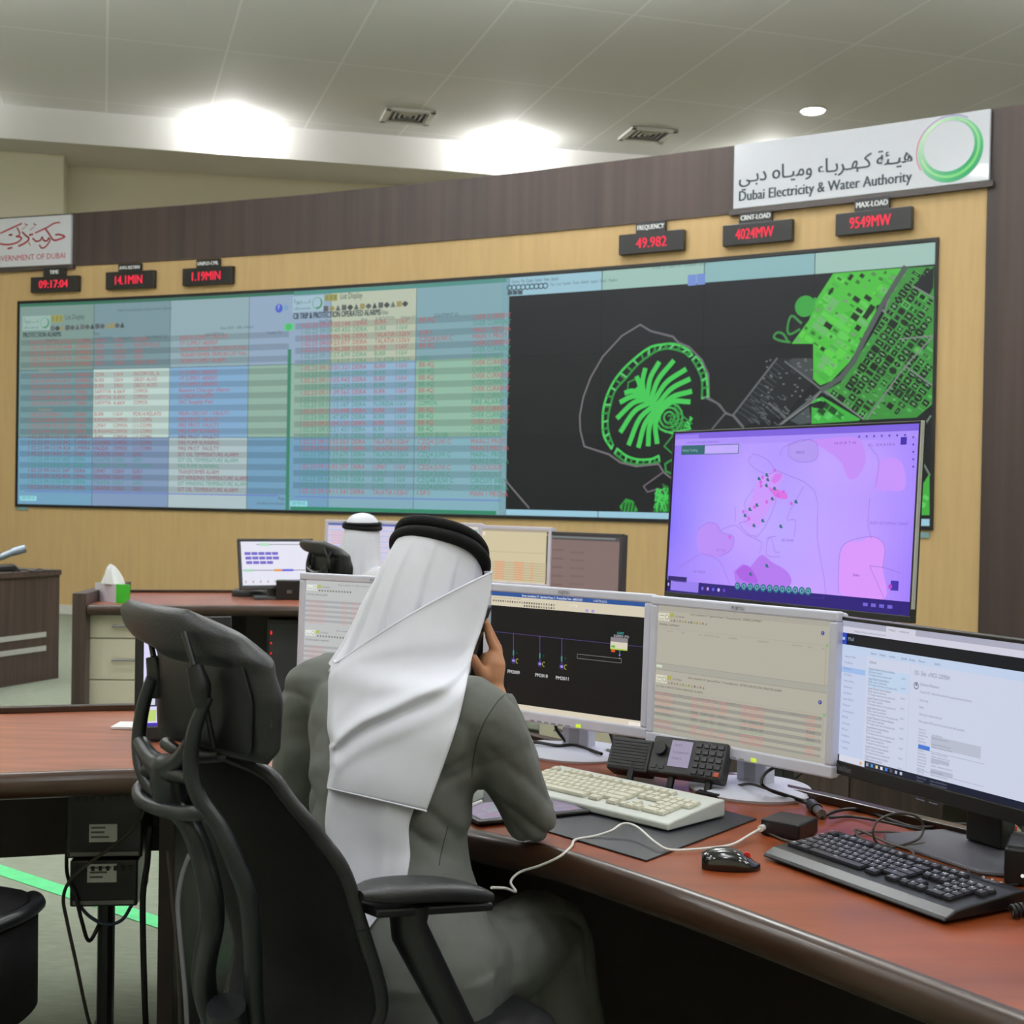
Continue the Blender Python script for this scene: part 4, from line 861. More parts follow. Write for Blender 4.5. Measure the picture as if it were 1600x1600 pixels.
cv.text('Tuesday 2023 - Please find attached the requested network clearance', -W_+.229, H_-.119, .0042, (124, 130, 150), 3, width=.13)
for i, (tx, wd) in enumerate((('Good morning', .022), ('Dear,', .012), ('With refer to below mentioned', .058), ('Please grant NCO permit the work to the shift operation', .115))): cv.text(tx, -W_+.229, H_-.135-i*.0135, .0045, (124, 130, 150), 3, width=wd)
cv.rect(-W_+.262, H_-.218, -W_+.385, H_-.196, (182, 188, 204), 2); cv.rect(-W_+.23, H_-.226, -W_+.26, H_-.218, (64, 120, 214), 3)
for i in range(24):
    z = H_-.190-i*.0058
    if i in (6, 13, 19): cv.rect(-W_+.228, z-.0015, -W_+.395, z-.001, (110, 116, 150), 3)
    cv.text('Request type', -W_+.23, z, .0036, (126, 132, 154), 3, width=random.uniform(.014, .024))
    if i % 3: cv.text('value entered here', -W_+.264, z, .0036, (126, 132, 154), 3, width=random.uniform(.02, .06))
for i in range(3): cv.rect(-W_+.264, H_-.246-i*.02, -W_+.31+i*.01, H_-.238-i*.02, (176, 182, 200), 2)
cv.rect(-W_+.01, -H_+.0, -W_+.085, -H_+.013, (212, 214, 228), 3); cv.rect(-W_, -H_, -W_+.01, -H_+.013, (24, 26, 44), 4); cv.rect(-W_+.003, -H_+.0045, -W_+.007, -H_+.0085, (220, 224, 236), 5); cv.rect(-W_+.085, -H_, W_, -H_+.013, (22, 28, 48), 3)
for i, c_ in enumerate([(150, 160, 170), (70, 150, 210), (220, 210, 150), (230, 230, 236), (60, 130, 220), (90, 80, 90), (170, 176, 190), (190, 196, 214)]): cv.rect(-W_+.09+i*.0135, -H_+.0035, -W_+.0965+i*.0135, -H_+.0095, c_, 4)
cv.poly([(-W_+.07, -H_+.003), (-W_+.078, -H_+.003), (-W_+.074, -H_+.01)], (216, 150, 90), 4)
cv.build('screen', SCREEN, tD)
# ---- purple wall-size television on a stand
TLp, TRp = Vector((.55, 4.67, 0)), Vector((1.147, 3.81, 0)); td = (TRp-TLp).normalized(); YT = math.atan2(td.y, td.x)
WT, HT = (TRp-TLp).length-.01, .548
n_ = Vector((-td.y, td.x, 0)); c = (TLp+TRp)/2
tT = thing('television', 'flat television with a purple map screen standing behind the near desk', 'television', (c.x, c.y, 0), YT)
zc = 1.35; sT = Scr(tT, 0, zc, WT, HT, 0, .05)
p = py(1056, 676, 4.67); p2 = py(1039, 927.5, 4.67); print('tv z', p.z, p2.z, py(1441, 653, 3.81).z, py(1423, 962, 3.81).z)
frame(sT.M, WT, HT, .007, .007, .008, .02, -.006, .02).build('bezel', M_bmon, tT, bevel=.002)
k = slabm(sT.M, WT/2+.0072, WT/2+.0115, -HT/2+.02, HT/2+.008, -.006, .006); k.build('side_trim', M_silver, tT)
b = slabm(sT.M, -WT/2+.03, WT/2-.04, -HT/2+.01, HT/2-.02, .02, .05); b.build('rear_shell', M_bmon, tT, bevel=.004)
tp = MB(); tp.box((-.06, .085, .62), (.07, .05, 1.2)); tp.box((-.06, .06, 1.25), (.4, .03, .3)); tp.build('stand_post', M_bmon, tT, bevel=.004)
MB().box((-.06, .1, .02), (.6, .5, .03)).build('stand_foot', M_bmon, tT, bevel=.01)
mk = MB()
for q in (-.02, .12): mk.box((q, .02, zc-HT/2-.035), (.05, .03, .03))
mk.build('mount_foot', M_bmon, tT, bevel=.004)
MB().tube([(.42, .04, zc-HT/2-.02), (.425, .06, zc-HT/2-.2), (.3, .1, .75), (-.03, .12, .5)], .004, 8).build('power_cable', M_black, tT, smooth=True)
cv = sT.canvas(); W_, H_ = WT/2, HT/2
def tq(x, y): return sT.uv(1000+x/3.478, 640+y/3.478)
# the picture on the panel is uneven: a grid of mauve cells
cols = [[(148, 118, 240), (160, 130, 246), (176, 146, 252), (182, 150, 252), (186, 154, 252), (176, 146, 252), (162, 134, 250)],
        [(142, 116, 246), (164, 138, 252), (184, 156, 254), (176, 150, 252), (190, 160, 254), (190, 156, 252), (166, 136, 252)],
        [(140, 118, 250), (168, 146, 254), (190, 164, 254), (180, 158, 254), (186, 158, 254), (184, 152, 254), (166, 138, 252)],
        [(136, 116, 250), (172, 148, 254), (192, 160, 254), (186, 164, 254), (190, 160, 254), (188, 154, 254), (164, 134, 252)],
        [(150, 124, 250), (172, 142, 252), (184, 150, 254), (186, 158, 254), (192, 158, 254), (190, 150, 252), (160, 128, 250)],
        [(156, 130, 246), (172, 140, 250), (188, 146, 252), (196, 158, 254), (202, 160, 254), (196, 150, 252), (160, 126, 250)]]
def bil(u, v):
    x = u*6; y = v*5; i = min(5, int(x)); j = min(4, int(y)); fx, fy = x-i, y-j
    g = lambda a, b__: cols[b__][a]
    return tuple((g(i, j)[k]*(1-fx)+g(i+1, j)[k]*fx)*(1-fy)+(g(i, j+1)[k]*(1-fx)+g(i+1, j+1)[k]*fx)*fy for k in range(3))
NX, NY = 56, 36
for i in range(NX):
    for j in range(NY):
        cv.rect(lerp(-W_, W_, i/NX), lerp(H_, -H_, (j+1)/NY), lerp(-W_, W_, (i+1)/NX), lerp(H_, -H_, j/NY), bil((i+.5)/NX, (j+.5)/NY), 0)
cv.rect(-W_, H_-.02, W_, H_, (124, 96, 220), 1); cv.rect(-W_, H_-.02, -W_+.12, H_-.005, (150, 122, 238), 2); cv.rect(-W_, H_-.042, W_, H_-.02, (170, 142, 248), 1)
cv.text('https://gis.portal/outage-map/#tracking', -W_+.06, H_-.035, .007, (120, 100, 200), 3); 
for i in range(7): cv.disc(W_-.05-i*.028, H_-.032, .004, (96, 76, 190), 3, 8)
PO = lambda pts, col, ly=2: cv.poly([tq(*p) for p in cr(pts+[pts[0]], 4)[:-1]], col, ly)
LI = lambda pts, col=(146, 112, 220), wd=.0016, ly=3, sm=3: cv.line(cr([tq(*p) for p in pts], sm) if sm else [tq(*p) for p in pts], wd, col, ly)
PO([(320, 650), (370, 615), (420, 625), (450, 670), (510, 690), (500, 760), (430, 800), (330, 780), (310, 710)], (184, 140, 246))
PO([(920, 165), (1170, 150), (1220, 220), (1225, 290), (1180, 370), (1130, 370), (1080, 270)], (192, 140, 246))
PO([(1090, 780), (1130, 720), (1200, 715), (1260, 690), (1330, 740), (1320, 860), (1330, 1030), (1100, 1010)], (216, 150, 250))
PO([(510, 880), (560, 840), (600, 855), (660, 790), (720, 830), (800, 880), (820, 950), (700, 1000), (540, 960)], (178, 120, 238))
PO([(520, 880), (570, 845), (610, 870), (640, 940), (560, 930)], (170, 96, 228), 3)
PO([(1300, 280), (1370, 260), (1430, 300), (1440, 430), (1330, 440), (1280, 420)], (196, 146, 250))
PO([(810, 190), (880, 165), (960, 180), (960, 270), (870, 285), (810, 250)], (176, 150, 240)); LI([(810, 190), (880, 165), (960, 180), (960, 270), (870, 285), (810, 250), (810, 190)])
PO([(640, 380), (720, 340), (780, 360), (740, 430), (700, 420), (800, 470), (740, 490), (690, 560), (640, 640), (560, 610), (600, 500)], (200, 150, 250), 2); PO([(700, 420), (790, 450), (800, 485), (740, 475)], (216, 110, 226), 3); PO([(740, 345), (775, 355), (740, 400), (715, 385)], (206, 120, 236), 3)
for p in ([(740, 330), (950, 440), (965, 700), (1010, 1000), (930, 1020)], [(890, 420), (800, 590), (845, 600), (840, 690)], [(620, 240), (590, 280), (640, 330), (700, 350), (730, 330), (690, 270), (620, 240)], [(620, 430), (570, 510), (590, 600), (540, 620), (640, 690), (740, 500), (700, 430)], [(450, 650), (520, 630), (580, 680), (660, 720), (650, 780)], [(330, 780), (430, 820), (490, 950)], [(320, 650), (370, 615), (420, 625), (450, 670), (510, 690), (500, 760), (430, 800)], [(1080, 1000), (1085, 790), (1130, 720), (1260, 690), (1330, 740), (1320, 860)], [(1250, 480), (1240, 620), (1260, 700)], [(1250, 850), (1330, 860), (1420, 890)], [(1250, 850), (1330, 1030)], [(760, 250), (790, 200), (930, 160)], [(1280, 420), (1300, 280), (1250, 200)], [(740, 690), (700, 700), (690, 790), (760, 800)], [(210, 860), (320, 790)], [(520, 530), (520, 610)], [(690, 700), (715, 700), (735, 770), (760, 775)]): LI(p)
GT, MG = (36, 108, 130), (206, 96, 222)
for x, y in ((648, 375), (690, 355), (695, 380), (688, 412), (732, 428), (720, 484), (848, 500), (636, 518), (598, 541), (572, 575), (668, 603), (620, 629), (766, 634), (690, 848), (602, 893)):
    a = tq(x, y); cv.disc(a[0], a[1], .0058, GT, 4, 10); cv.rect(a[0]+.002, a[1]-.006, a[0]+.009, a[1]-.002, GT, 4)
for x, y in ((668, 367), (658, 395), (660, 415), (782, 447), (752, 465), (690, 502), (824, 510), (625, 530), (564, 555), (594, 593), (490, 693), (735, 330)): a = tq(x, y); cv.disc(a[0], a[1], .0058, MG, 4, 10)
for i in range(12): a = tq(531+i*35, 959+i*2.6); cv.disc(a[0], a[1], .0125, (22, 110, 130), 4, 18); cv.ring(a[0], a[1], .0062, .002, (140, 196, 214), 5, 10)
a, b_ = tq(226, 236), tq(540, 190); cv.rect(a[0], b_[1]-.03, b_[0], b_[1]+.002, (44, 100, 110), 3); cv.rect(lerp(a[0], b_[0], .42), b_[1]-.028, b_[0]-.003, b_[1], (190, 168, 250), 4); cv.text('Vehicle Tracking', a[0]+.006, b_[1]-.019, .009, (150, 190, 190), 4, width=.075)
for (tx, x, y, c_, wd) in (('N O R T H', 1060, 190, (110, 84, 180), .08), ('A L   D H A F R A', 1240, 200, (120, 92, 190), .1), ('EMIRATES', 850, 240, (120, 96, 190), .035), ('ABU DHABI', 770, 715, (140, 96, 200), .05), ('Q A T A R', 415, 770, (150, 104, 200), .045), ('AL WAHA', 290, 885, (130, 100, 200), .06), ('Dukan', 1160, 905, (100, 60, 170), .024), ('GULF OF OMAN COAST', 1250, 622, (130, 100, 210), .14)): a = tq(x, y); cv.text(tx, a[0], a[1], .008, c_, 4, width=wd)
a = tq(155, 912); cv.rect(a[0], a[1]-.012, a[0]+.095, a[1]+.006, (46, 30, 110), 4)
for x, y, s_ in ((1435, 170, .011), (1385, 957, .014)): a = tq(x, y); cv.rect(a[0]-s_, a[1]-s_, a[0]+s_, a[1]+s_, (64, 40, 170), 4)
a = tq(1362, 962); cv.disc(a[0], a[1], .007, (190, 70, 200), 5)
for i in range(5): a = tq(1487, 150+i*40); cv.disc(a[0], a[1], .003, (60, 44, 150), 4, 8)
cv.rect(-W_, -H_, W_, -H_+.04, (40, 22, 120), 3); cv.rect(-W_+.02, -H_+.006, -W_+.16, -H_+.04, (150, 126, 236), 4); cv.rect(-W_, -H_+.012, -W_+.018, -H_+.04, (18, 10, 70), 4); cv.rect(-W_+.005, -H_+.02, -W_+.012, -H_+.03, (190, 180, 250), 5)
for i, c_ in enumerate([(120, 100, 210), (206, 150, 220), (90, 90, 250), (200, 190, 250), (110, 60, 200)]): cv.disc(-W_+.18+i*.026, -H_+.022, .006, c_, 5, 10)
for i in range(4): cv.rect(W_-.17+i*.03, -H_+.016, W_-.152+i*.03, -H_+.026, (110, 96, 210), 5)
cv.build('screen', SCREEN, tT)
# ---- far monitors
def far_monitor(label, xl, xr, yt, d, yaw, m, fill, w_=.4735, h_=.296, black=False):
    pc = py((xl+xr)/2, yt, d); bz = .021
    t = thing('computer_monitor', label, 'monitor', (pc.x, pc.y, DESK), yaw, 'monitors on the far desk')
    zt = pc.z-DESK; s = Scr(t, 0, zt-.021-h_/2, w_, h_, -.05, .03)
    frame(s.M, w_, h_, bz, bz, .021, .027, -.006, .02).build('bezel', m, t, bevel=.003)
    slabm(s.M, -w_/2-.018, w_/2+.018, -h_/2-.02, h_/2+.016, .012, .05).build('rear_shell', m, t)
    zb = zt-.042-h_
    MB().box((0, .0, zb/2+.04), (.08, .035, zb+.08)).build('stand_column', m, t)
    MB().cyl((0, -.01, 0), .12, .014, 32).build('stand_base', m, t, smooth=True)
    cv = s.canvas(); cv.rect(-w_/2, -h_/2, w_/2, h_/2, fill, 0); return t, s, cv, w_/2, h_/2
t, s, cv, w2, h2 = far_monitor('far white monitor with a lilac list, behind the distant man\'s head', 509, 640, 813, 8.45, -.32, M_wmon, (206, 206, 232), .5, .31)
cv.rect(-w2, h2-.014, w2, h2, (96, 108, 176), 1)
for i in range(16): cv.rect(-w2, h2-.03-i*.017, w2, h2-.022-i*.017, (190, 190, 222) if i % 2 else (214, 196, 214), 1)
for i in range(5): cv.rect(-w2+.02, h2-.06-i*.017, -w2+.12, h2-.052-i*.017, (222, 180, 190), 2)
cv.build('screen', SCREEN, t)
t, s, cv, w2, h2 = far_monitor('far white monitor with a teal block, just behind the near man\'s head cord', 641, 755, 816, 8.25, -.5, M_wmon, (218, 210, 200), .5, .31)
cv.rect(w2-.11, h2-.1, w2-.005, h2-.02, (52, 168, 164), 1); cv.rect(w2-.2, h2-.1, w2-.115, h2-.03, (222, 220, 190), 1)
for i in range(6): cv.rect(-w2+.02, h2-.14-i*.022, w2-.04, h2-.13-i*.022, (216, 190, 186), 1)
cv.build('screen', SCREEN, t)
t, s, cv, w2, h2 = far_monitor('far white monitor with a cream alarm list, left of the far black one', 756, 864, 822, 8.0, -.62, M_wmon, (206, 194, 160), .5, .31)
cv.rect(-w2, h2-.012, w2, h2, (170, 160, 140), 1); cv.rect(-w2+.01, h2-.04, -w2+.04, h2-.018, (232, 216, 200), 2); cv.rect(-w2+.01, h2-.165, -w2+.04, h2-.14, (232, 216, 200), 2); cv.rect(-w2, h2-.135, w2, h2-.132, (180, 166, 136), 1)
for i in range(8): cv.rect(-w2, h2-.2-i*.014, w2, h2-.193-i*.014, (186, 174, 140), 1)
for u, wd in ((.01, .06), (.12, .07), (.26, .07), (.38, .02)):
    for i in range(8): cv.rect(-w2+u, h2-.2-i*.014, -w2+u+wd, h2-.19-i*.014, (214, 160, 124), 2)
cv.build('screen', SCREEN, t)
t, s, cv, w2, h2 = far_monitor('far black-framed monitor with a dim brownish screen, rightmost on the far desk', 864, 975, 832, 7.7, -.68, M_dgrey, (128, 108, 104), .5, .34)
cv.rect(-w2, h2-.024, w2, h2, (78, 76, 76), 1); cv.rect(-w2, h2-.014, w2-.03, h2-.004, (120, 126, 128), 2)
for i in range(5): cv.rect(-w2+.03, h2-.09-i*.05, -w2+.11, h2-.08-i*.05, (116, 96, 94), 1); cv.rect(-w2+.16, h2-.1-i*.045, -w2+.26, h2-.09-i*.045, (118, 100, 96), 1)
cv.build('screen', SCREEN, t)
# black tilted monitor on the far desk (left)
pb = pz(430, 935, DESK); t = thing('computer_monitor', 'small black monitor tilted back, with blue buttons on white, left of the far chair', 'monitor', (pb.x, pb.y, DESK), .42)
s = Scr(t, 0, .215, .43, .27, -.03, .28)
frame(s.M, .43, .27, .018, .018, .018, .024, -.006, .02).build('bezel', M_bmon, t, bevel=.003); slabm(s.M, -.22, .22, -.14, .14, .012, .045).build('rear_shell', M_bmon, t)
MB().tube([(0, .03, .0), (0, .04, .12), (0, .0, .2)], [.05, .035, .03], 12).build('stand_column', M_dgrey, t, smooth=True)
MB().prism([(-.15, -.1), (.15, -.1), (.12, .08), (-.12, .08)], 0, .015).build('stand_base', M_dgrey, t, bevel=.004)
cv = s.canvas(); cv.rect(-.215, -.135, .215, .135, (226, 226, 240), 0)
for r in range(3):
    for k in range(5 if r < 2 else 4): cv.rect(-.195+k*.042+r*.004, .052-r*.028, -.158+k*.042+r*.004, .07-r*.028, (112, 100, 196), 1)
cv.rect(-.21, -.045, .21, -.041, (110, 110, 120), 1); cv.rect(-.2, -.05, -.15, -.036, (160, 214, 180), 2); cv.rect(-.02, -.05, .03, -.036, (230, 150, 80), 2); cv.rect(.03, -.05, .1, -.036, (100, 100, 214), 2); cv.rect(-.01, -.13, .05, -.1, (140, 222, 140), 1); cv.rect(-.12, .115, .2, .119, (120, 120, 130), 1); cv.rect(-.1, .108, -.04, .126, (180, 220, 190), 2)
for i in range(9): cv.rect(-.2+i*.045, -.12, -.19+i*.045, -.105, (196, 170, 160), 1)
cv.build('screen', SCREEN, t)
# touch terminal on the left desk behind the chair
pb = pz(268, 1152, DESK); YF = .28
t = thing('touch_terminal', 'black touch terminal with purple tiles, behind the headrest on the left desk', 'touch screen', (pb.x+.085, pb.y, DESK), YF)
s = Scr(t, -.055, .165, .20, .25, -.02, .12)
frame(s.M, .20, .25, .022, .022, .03, .035, -.006, .02).build('bezel', M_bmon, t, bevel=.003); slabm(s.M, -.115, .115, -.155, .15, .012, .05).build('rear_shell', M_bmon, t)
MB().box((-.055, .05, .03), (.16, .16, .04)).build('foot', M_bmon, t, bevel=.006)
cv = s.canvas(); _f = cv.f; cv.f = lambda u, v, h: _f(u*.645, v*.8333, h); cv.rect(-.155, -.15, .155, .15, (220, 214, 250), 0)
cv.rect(-.09, .1, .1, .115, (60, 60, 76), 1); cv.text('Comm Panel', -.14, .128, .01, (110, 110, 150), 2)
for i in range(5):
    for j in range(2): cv.rect(-.12+i*.055, .0-j*.05+.02, -.075+i*.055, .04-j*.05+.02, (92, 64, 190), 1)
cv.rect(-.155, -.09, .155, -.04, (60, 66, 96), 1)
for i in range(6): cv.rect(-.14+i*.05, -.085, -.11+i*.05, -.05, (216, 216, 230), 2)
for i in range(6): cv.rect(-.14+i*.05, -.135, -.105+i*.05, -.1, random.choice([(110, 190, 90), (240, 236, 240), (190, 214, 120)]), 1)
cv.rect(-.155, -.15, .155, -.14, (70, 50, 170), 2)
cv.build('screen', SCREEN, t)
p = pz(213, 1137, DESK); t = tag(MB().box((p.x, p.y+.01, DESK+.004), (.12, .09, .006)).build('paper_slip', mat('white_paper', (226, 226, 228), .7, var=.01), None), 'white slip of paper on the left desk beside the touch terminal', 'paper')
# ================================================================== things on and around the desks
M_key = mat('ivory_key_plastic', (202, 199, 182), .5, spec=.35, var=.03)
M_kb = mat('pale_grey_keyboard_shell', (196, 200, 194), .5, spec=.35, var=.02)
M_blk = mat('glossy_black_plastic', (10, 10, 12), .12, spec=.6, coat=.4, var=.05)
M_bkey = mat('black_key_plastic', (24, 22, 32), .35, spec=.5, var=.05)
M_cable = mat('black_cable_rubber', (22, 22, 22), .5, spec=.4, var=.05)
M_gcable = mat('grey_brown_cable', (64, 58, 52), .5, spec=.4, var=.05)
M_wcable = mat('white_cable', (220, 218, 214), .45, spec=.4, var=.02)
M_red = mat('red_plastic', (196, 34, 34), .4, var=.05)
def keyboard(label, FL, FR, depth, shell, keym, leg, hf, hb, lip=0.0, rnd=.006, kd=.0, wrist=None):
    u = (FR-FL); u.z = 0; L = u.length; yaw = math.atan2(u.y, u.x); r_, n_ = dirv(yaw)
    t = thing('keyboard', label, 'keyboard', (FL.x, FL.y, DESK), yaw)
    b = MB(); pr = [(0, 0), (depth, 0), (depth, hb), (depth*.78, hb-.002), (depth*.12, hf), (0, hf-.004)]
    if wrist: pr = [(0, 0), (depth, 0), (depth, hb), (depth*.86, hb), (depth*.24, hf+.003), (depth*.14, hf+.001), (.006, hf*.5)]
    b.loft([[(x, y, z+.006) for y, z in pr] for x in (0, .004, L-.004, L)]); b.build('shell', shell, t, bevel=rnd, bseg=3)
    ft = MB()
    for x in (.03, L-.03): ft.box((x, depth-.02, .006), (.03, .012, .016))
    MB().box((.03, depth-.02, .005), (.03, .014, .01)).build('foot', M_black, t); MB().box((L-.03, depth-.02, .005), (.03, .014, .01)).build('foot', M_black, t)
    # keys
    y0 = depth*(.14 if not wrist else .25); y1 = depth*(.82 if not wrist else .86); rows = 6; ph = (y1-y0)/(rows+.35)
    sl = math.atan2(hb-.002-hf, depth*.66); px = (L-.03)/22.6
    cache = {}
    def key(cx, row, w, x_extra=0):
        y = y0+(rows-1-row)*ph+ph*.5+(.35*ph if row == 0 else 0)
        z = hf+.006+(y-depth*.12)*math.tan(sl)+.001
        k = round(w, 2)
        if k not in cache:
            m = MB(); rr = []
            for s_, zz in ((1.0, 0), (.97, .003), (.80, .0065)):
                hw, hh = (px*w-.0022)/2-(1-s_)*px*.5, ph*.47*s_; rr.append([(-hw, -hh, zz), (hw, -hh, zz), (hw, hh, zz), (-hw, hh, zz)])
            m.loft(rr); o = m.build('key', keym, t)
            cache[k] = o
        else:
            o = cache[k].copy(); COL.objects.link(o); o.parent = t
        o.location = (.015+px*cx, y, z); o.rotation_euler = (sl, 0, 0)
        if leg: legend.append((.015+px*cx, y, z+.0068, w))
    legend = []
    lay = [[(0, 1)]+[(2+i+(i//4)*.5, 1) for i in range(12)]+[(15.35+i, 1) for i in range(3)],
           [(i, 1) for i in range(13)]+[(13.5, 2)]+[(15.35+i, 1) for i in range(3)]+[(18.6+i, 1) for i in range(4)],
           [(.25, 1.5)]+[(1.5+i, 1) for i in range(12)]+[(13.75, 1.5)]+[(15.35+i, 1) for i in range(3)]+[(18.6+i, 1) for i in range(4)],
           [(.4, 1.8)]+[(1.8+i, 1) for i in range(11)]+[(13.3, 2.4)]+[(18.6+i, 1) for i in range(3)],
           [(.6, 2.2)]+[(2.25+i, 1) for i in range(10)]+[(13.1, 2.8)]+[(16.35, 1)]+[(18.6+i, 1) for i in range(3)],
           [(.1, 1.2), (1.6, 1.5), (6.2, 7.4), (11.2, 1.5), (13.8, 1.4)]+[(15.35+i, 1) for i in range(3)]+[(19.1, 2), (20.6, 1)]]
    n = 0
    for r, row in enumerate(lay):
        for c_, w_ in row:
            if n < 100: key(c_+.5, r, w_); n += 1
    if leg:
        cv = Canvas(lambda a, b_, h: (a, b_, h), 1.0)
        for x, y, z, w_ in legend:
            zz = z+.0010; cv.f = lambda a, b_, h, zz=zz, y=y: (a, b_, zz+(b_-y)*math.tan(sl))
            cv.text(random.choice('ABCDEFGHJKLMNPRSTUVWXYZ1234567890'), x-.006, y-.0025, .0068, leg, 0, bold=.0005); 
            if random.random() < .6: cv.text(random.choice('\uFEB1\uFEB7\uFE91\uFEDF\uFEE7\uFEE3\uFECB'), x+.0015, y-.004, .0052, leg, 0)
        cv.build('key_legends', PRINT, t)
    return t, L, r_, n_
FL = pz(846, 1247, DESK+.012); FR = pz(1044, 1294, DESK+.012); FR = FL+(FR-FL).normalized()*.46 if False else FR
d_ = (FR-FL); d_.z = 0; d_.normalize(); FL = FR-d_*.455
kb1 = keyboard('old ivory keyboard in front of the white monitors, by the man\'s elbow', FL, FR, .185, M_kb, M_key, None, .018, .034)
FL = pz(1190, 1336, DESK+.008); FR = pz(1476, 1440, DESK+.008)
kb2, L, r_, n_ = keyboard('black keyboard with white key legends at the near right of the desk', FL, FR, .185, mat('satin_black_keyboard_shell', (13, 13, 15), .3, spec=.3, var=.05), M_bkey, (214, 214, 226), .014, .026, wrist=True)
lg = Canvas(lambda a, b_, h: (a, b_, .0345), 1); lg.text('FUJITSU', L-.075, .165, .007, (170, 170, 176), 0, width=.032); lg.build('maker_lettering', PRINT, kb2)
for i in range(3): MB().cyl((L-.08+i*.018, .178, .0335), .0022, .001, 10).build('status_dot', mat('pale_dot', (170, 176, 180), .5), kb2)
# blotter
A_ = pz(1010, 1347, DESK); B_ = pz(1182, 1281, DESK); C_ = pz(862, 1303, DESK); ud = (C_-A_).normalized(); Dl = .60
pts = [A_, B_, B_+ud*(Dl+.0), A_+ud*(Dl+.0)]
c = sum(pts, Vector())/4
t = tag(MB().prism([(p.x, p.y) for p in pts], DESK+.0006, DESK+.0036).build('desk_pad', mat('black_leatherette_pad', (34, 36, 42), .38, spec=.45, var=.05, scale=60), None, bevel=.001), 'black leatherette desk pad under the ivory keyboard', 'desk pad')
PADZ = DESK+.0038
# tablet and note block by the elbow
a, b_ = pz(722, 1284, PADZ), pz(896, 1266, PADZ); mid = (a+b_)/2; u = (b_-a); u.z = 0; yw = math.atan2(u.y, u.x)
t = thing('tablet', 'tablet with a bright screen lying flat under the man\'s right elbow', 'tablet', (mid.x, mid.y+.035, PADZ), yw)
MB().box((0, 0, .005), (u.length, .15, .008)).build('body', M_bmon, t, bevel=.003)
cv = Canvas(lambda x, y, h: (x, y, .0094+h), .0003); W_ = u.length/2-.012; cv.rect(-W_, -.063, W_, .063, (126, 116, 140), 0)
for i in range(60): x, y = random.uniform(-W_, W_-.02), random.uniform(-.06, .05); cv.rect(x, y, x+random.uniform(.006, .02), y+.005, random.choice([(150, 120, 150), (96, 150, 110), (170, 100, 130), (140, 150, 160)]), 1)
cv.build('screen', SCREEN, t)
p = pz(726, 1250, DESK+.004); tag(MB().box((p.x-.02, p.y+.02, DESK+.016), (.1, .07, .03), Matrix.Rotation(-.4, 3, 'Z')).build('note_block', mat('pale_note_paper', (196, 204, 196), .7, var=.03), None, bevel=.002), 'pale note block on the desk, seen between the man\'s side and elbow', 'note block')
a, b_ = pz(722, 1264, DESK+.016), pz(752, 1252, DESK+.016); MBs = MB().tube([a, b_], .0035, 8); tag(MBs.build('stylus', M_wcable, None, smooth=True), 'thin white stylus beside the tablet, left of the man\'s elbow', 'stylus')
# mouse
p = pz(1141, 1356, DESK); t = thing('computer_mouse', 'glossy black mouse between the desk pad and the black keyboard', 'mouse', (p.x, p.y, DESK), math.radians(-6))
rings = []
for i in range(13):
    x = lerp(-.050, .052, i/12); q = (i/12-.45)*2; w = .030*math.sqrt(max(.02, 1-abs(q)**3*.85)); h = .034*max(.12, (1-abs((i/12-.38)/.62)**2.2)); h = max(h, .008)
    rings.append([(x, w*math.copysign(abs(math.cos(a))**.8, math.cos(a)), .002+h*max(0, math.sin(a))**.8 if math.sin(a) > 0 else .001) for a in [2*math.pi*k/20 for k in range(20)]])
MB().loft(rings).build('body', M_blk, t, smooth=True, auto=60)
MB().cyl((.028, -.003, .0225), .007, .006, 14, 'Y').build('scroll_wheel', M_red, t, smooth=True)
# usb charger
a, b_ = pz(1187, 1300, DESK), pz(1270, 1302, DESK); p = pz(1196, 1307, DESK)
t = thing('usb_charger', 'black box-shaped charger with a blue glow, white cable plugged in', 'charger', (p.x, p.y, DESK), math.radians(-38))
MB().box((.028, .045, .017), (.082, .085, .032)).build('case', mat('satin_black_plastic', (24, 23, 27), .3, spec=.5), t, bevel=.005, bseg=3)
MB().box((-.0135, .07, .018), (.001, .01, .014)).build('blue_port_light', emit('blue_port', (60, 40, 230), 1.2), t)
MB().box((-.0135, .035, .018), (.001, .03, .016)).build('port', M_black, t)
tag(MB().tube(cr([(p.x-.012, p.y+.02, DESK+.012), pz(1210, 1306, DESK+.004), pz(1230, 1314, DESK+.004), pz(1262, 1318, DESK+.004)], 6), .0022, 8).build('charger_lead', M_gcable, None, smooth=True), 'thin dark lead from the charger to the black keyboard', 'cable')
# white usb cable
h0 = pz(1190, 1294, DESK+.016)
t = thing('usb_cable', 'white cable running from the charger over the desk edge to the man\'s lap', 'cable', (h0.x, h0.y, DESK))
e0 = h0
path = [e0+Vector((-.004, -.006, 0)), pz(1172, 1304, DESK+.009), pz(1145, 1319, PADZ+.0028), pz(1110, 1325, PADZ+.0028), pz(1050, 1328, PADZ+.0028), pz(1025, 1317, PADZ+.012), pz(995, 1292, PADZ+.022), pz(974, 1287, PADZ+.022), pz(955, 1298, PADZ+.012), pz(930, 1306, PADZ+.003), pz(899, 1312, DESK+.004)]
fe = pz(893, 1322, DESK+.004); path += [fe, py(875, 1338, fe.y-.035), py(845, 1352, fe.y-.02), py(812, 1363, fe.y+.0), py(798, 1378, fe.y-.02), py(806, 1393, fe.y-.05), py(790, 1388, fe.y-.12), py(768, 1387, fe.y-.2)]
MB().tube(cr([tuple(q) for q in path], 6), .0024, 8).build('lead', M_wcable, t, world=True, smooth=True)
dd = (pz(1206, 1287, DESK+.016)-h0).normalized(); MB().tube([h0-dd*.006, h0+dd*.016], .0065, 8).build('plug', M_wcable, t, world=True)
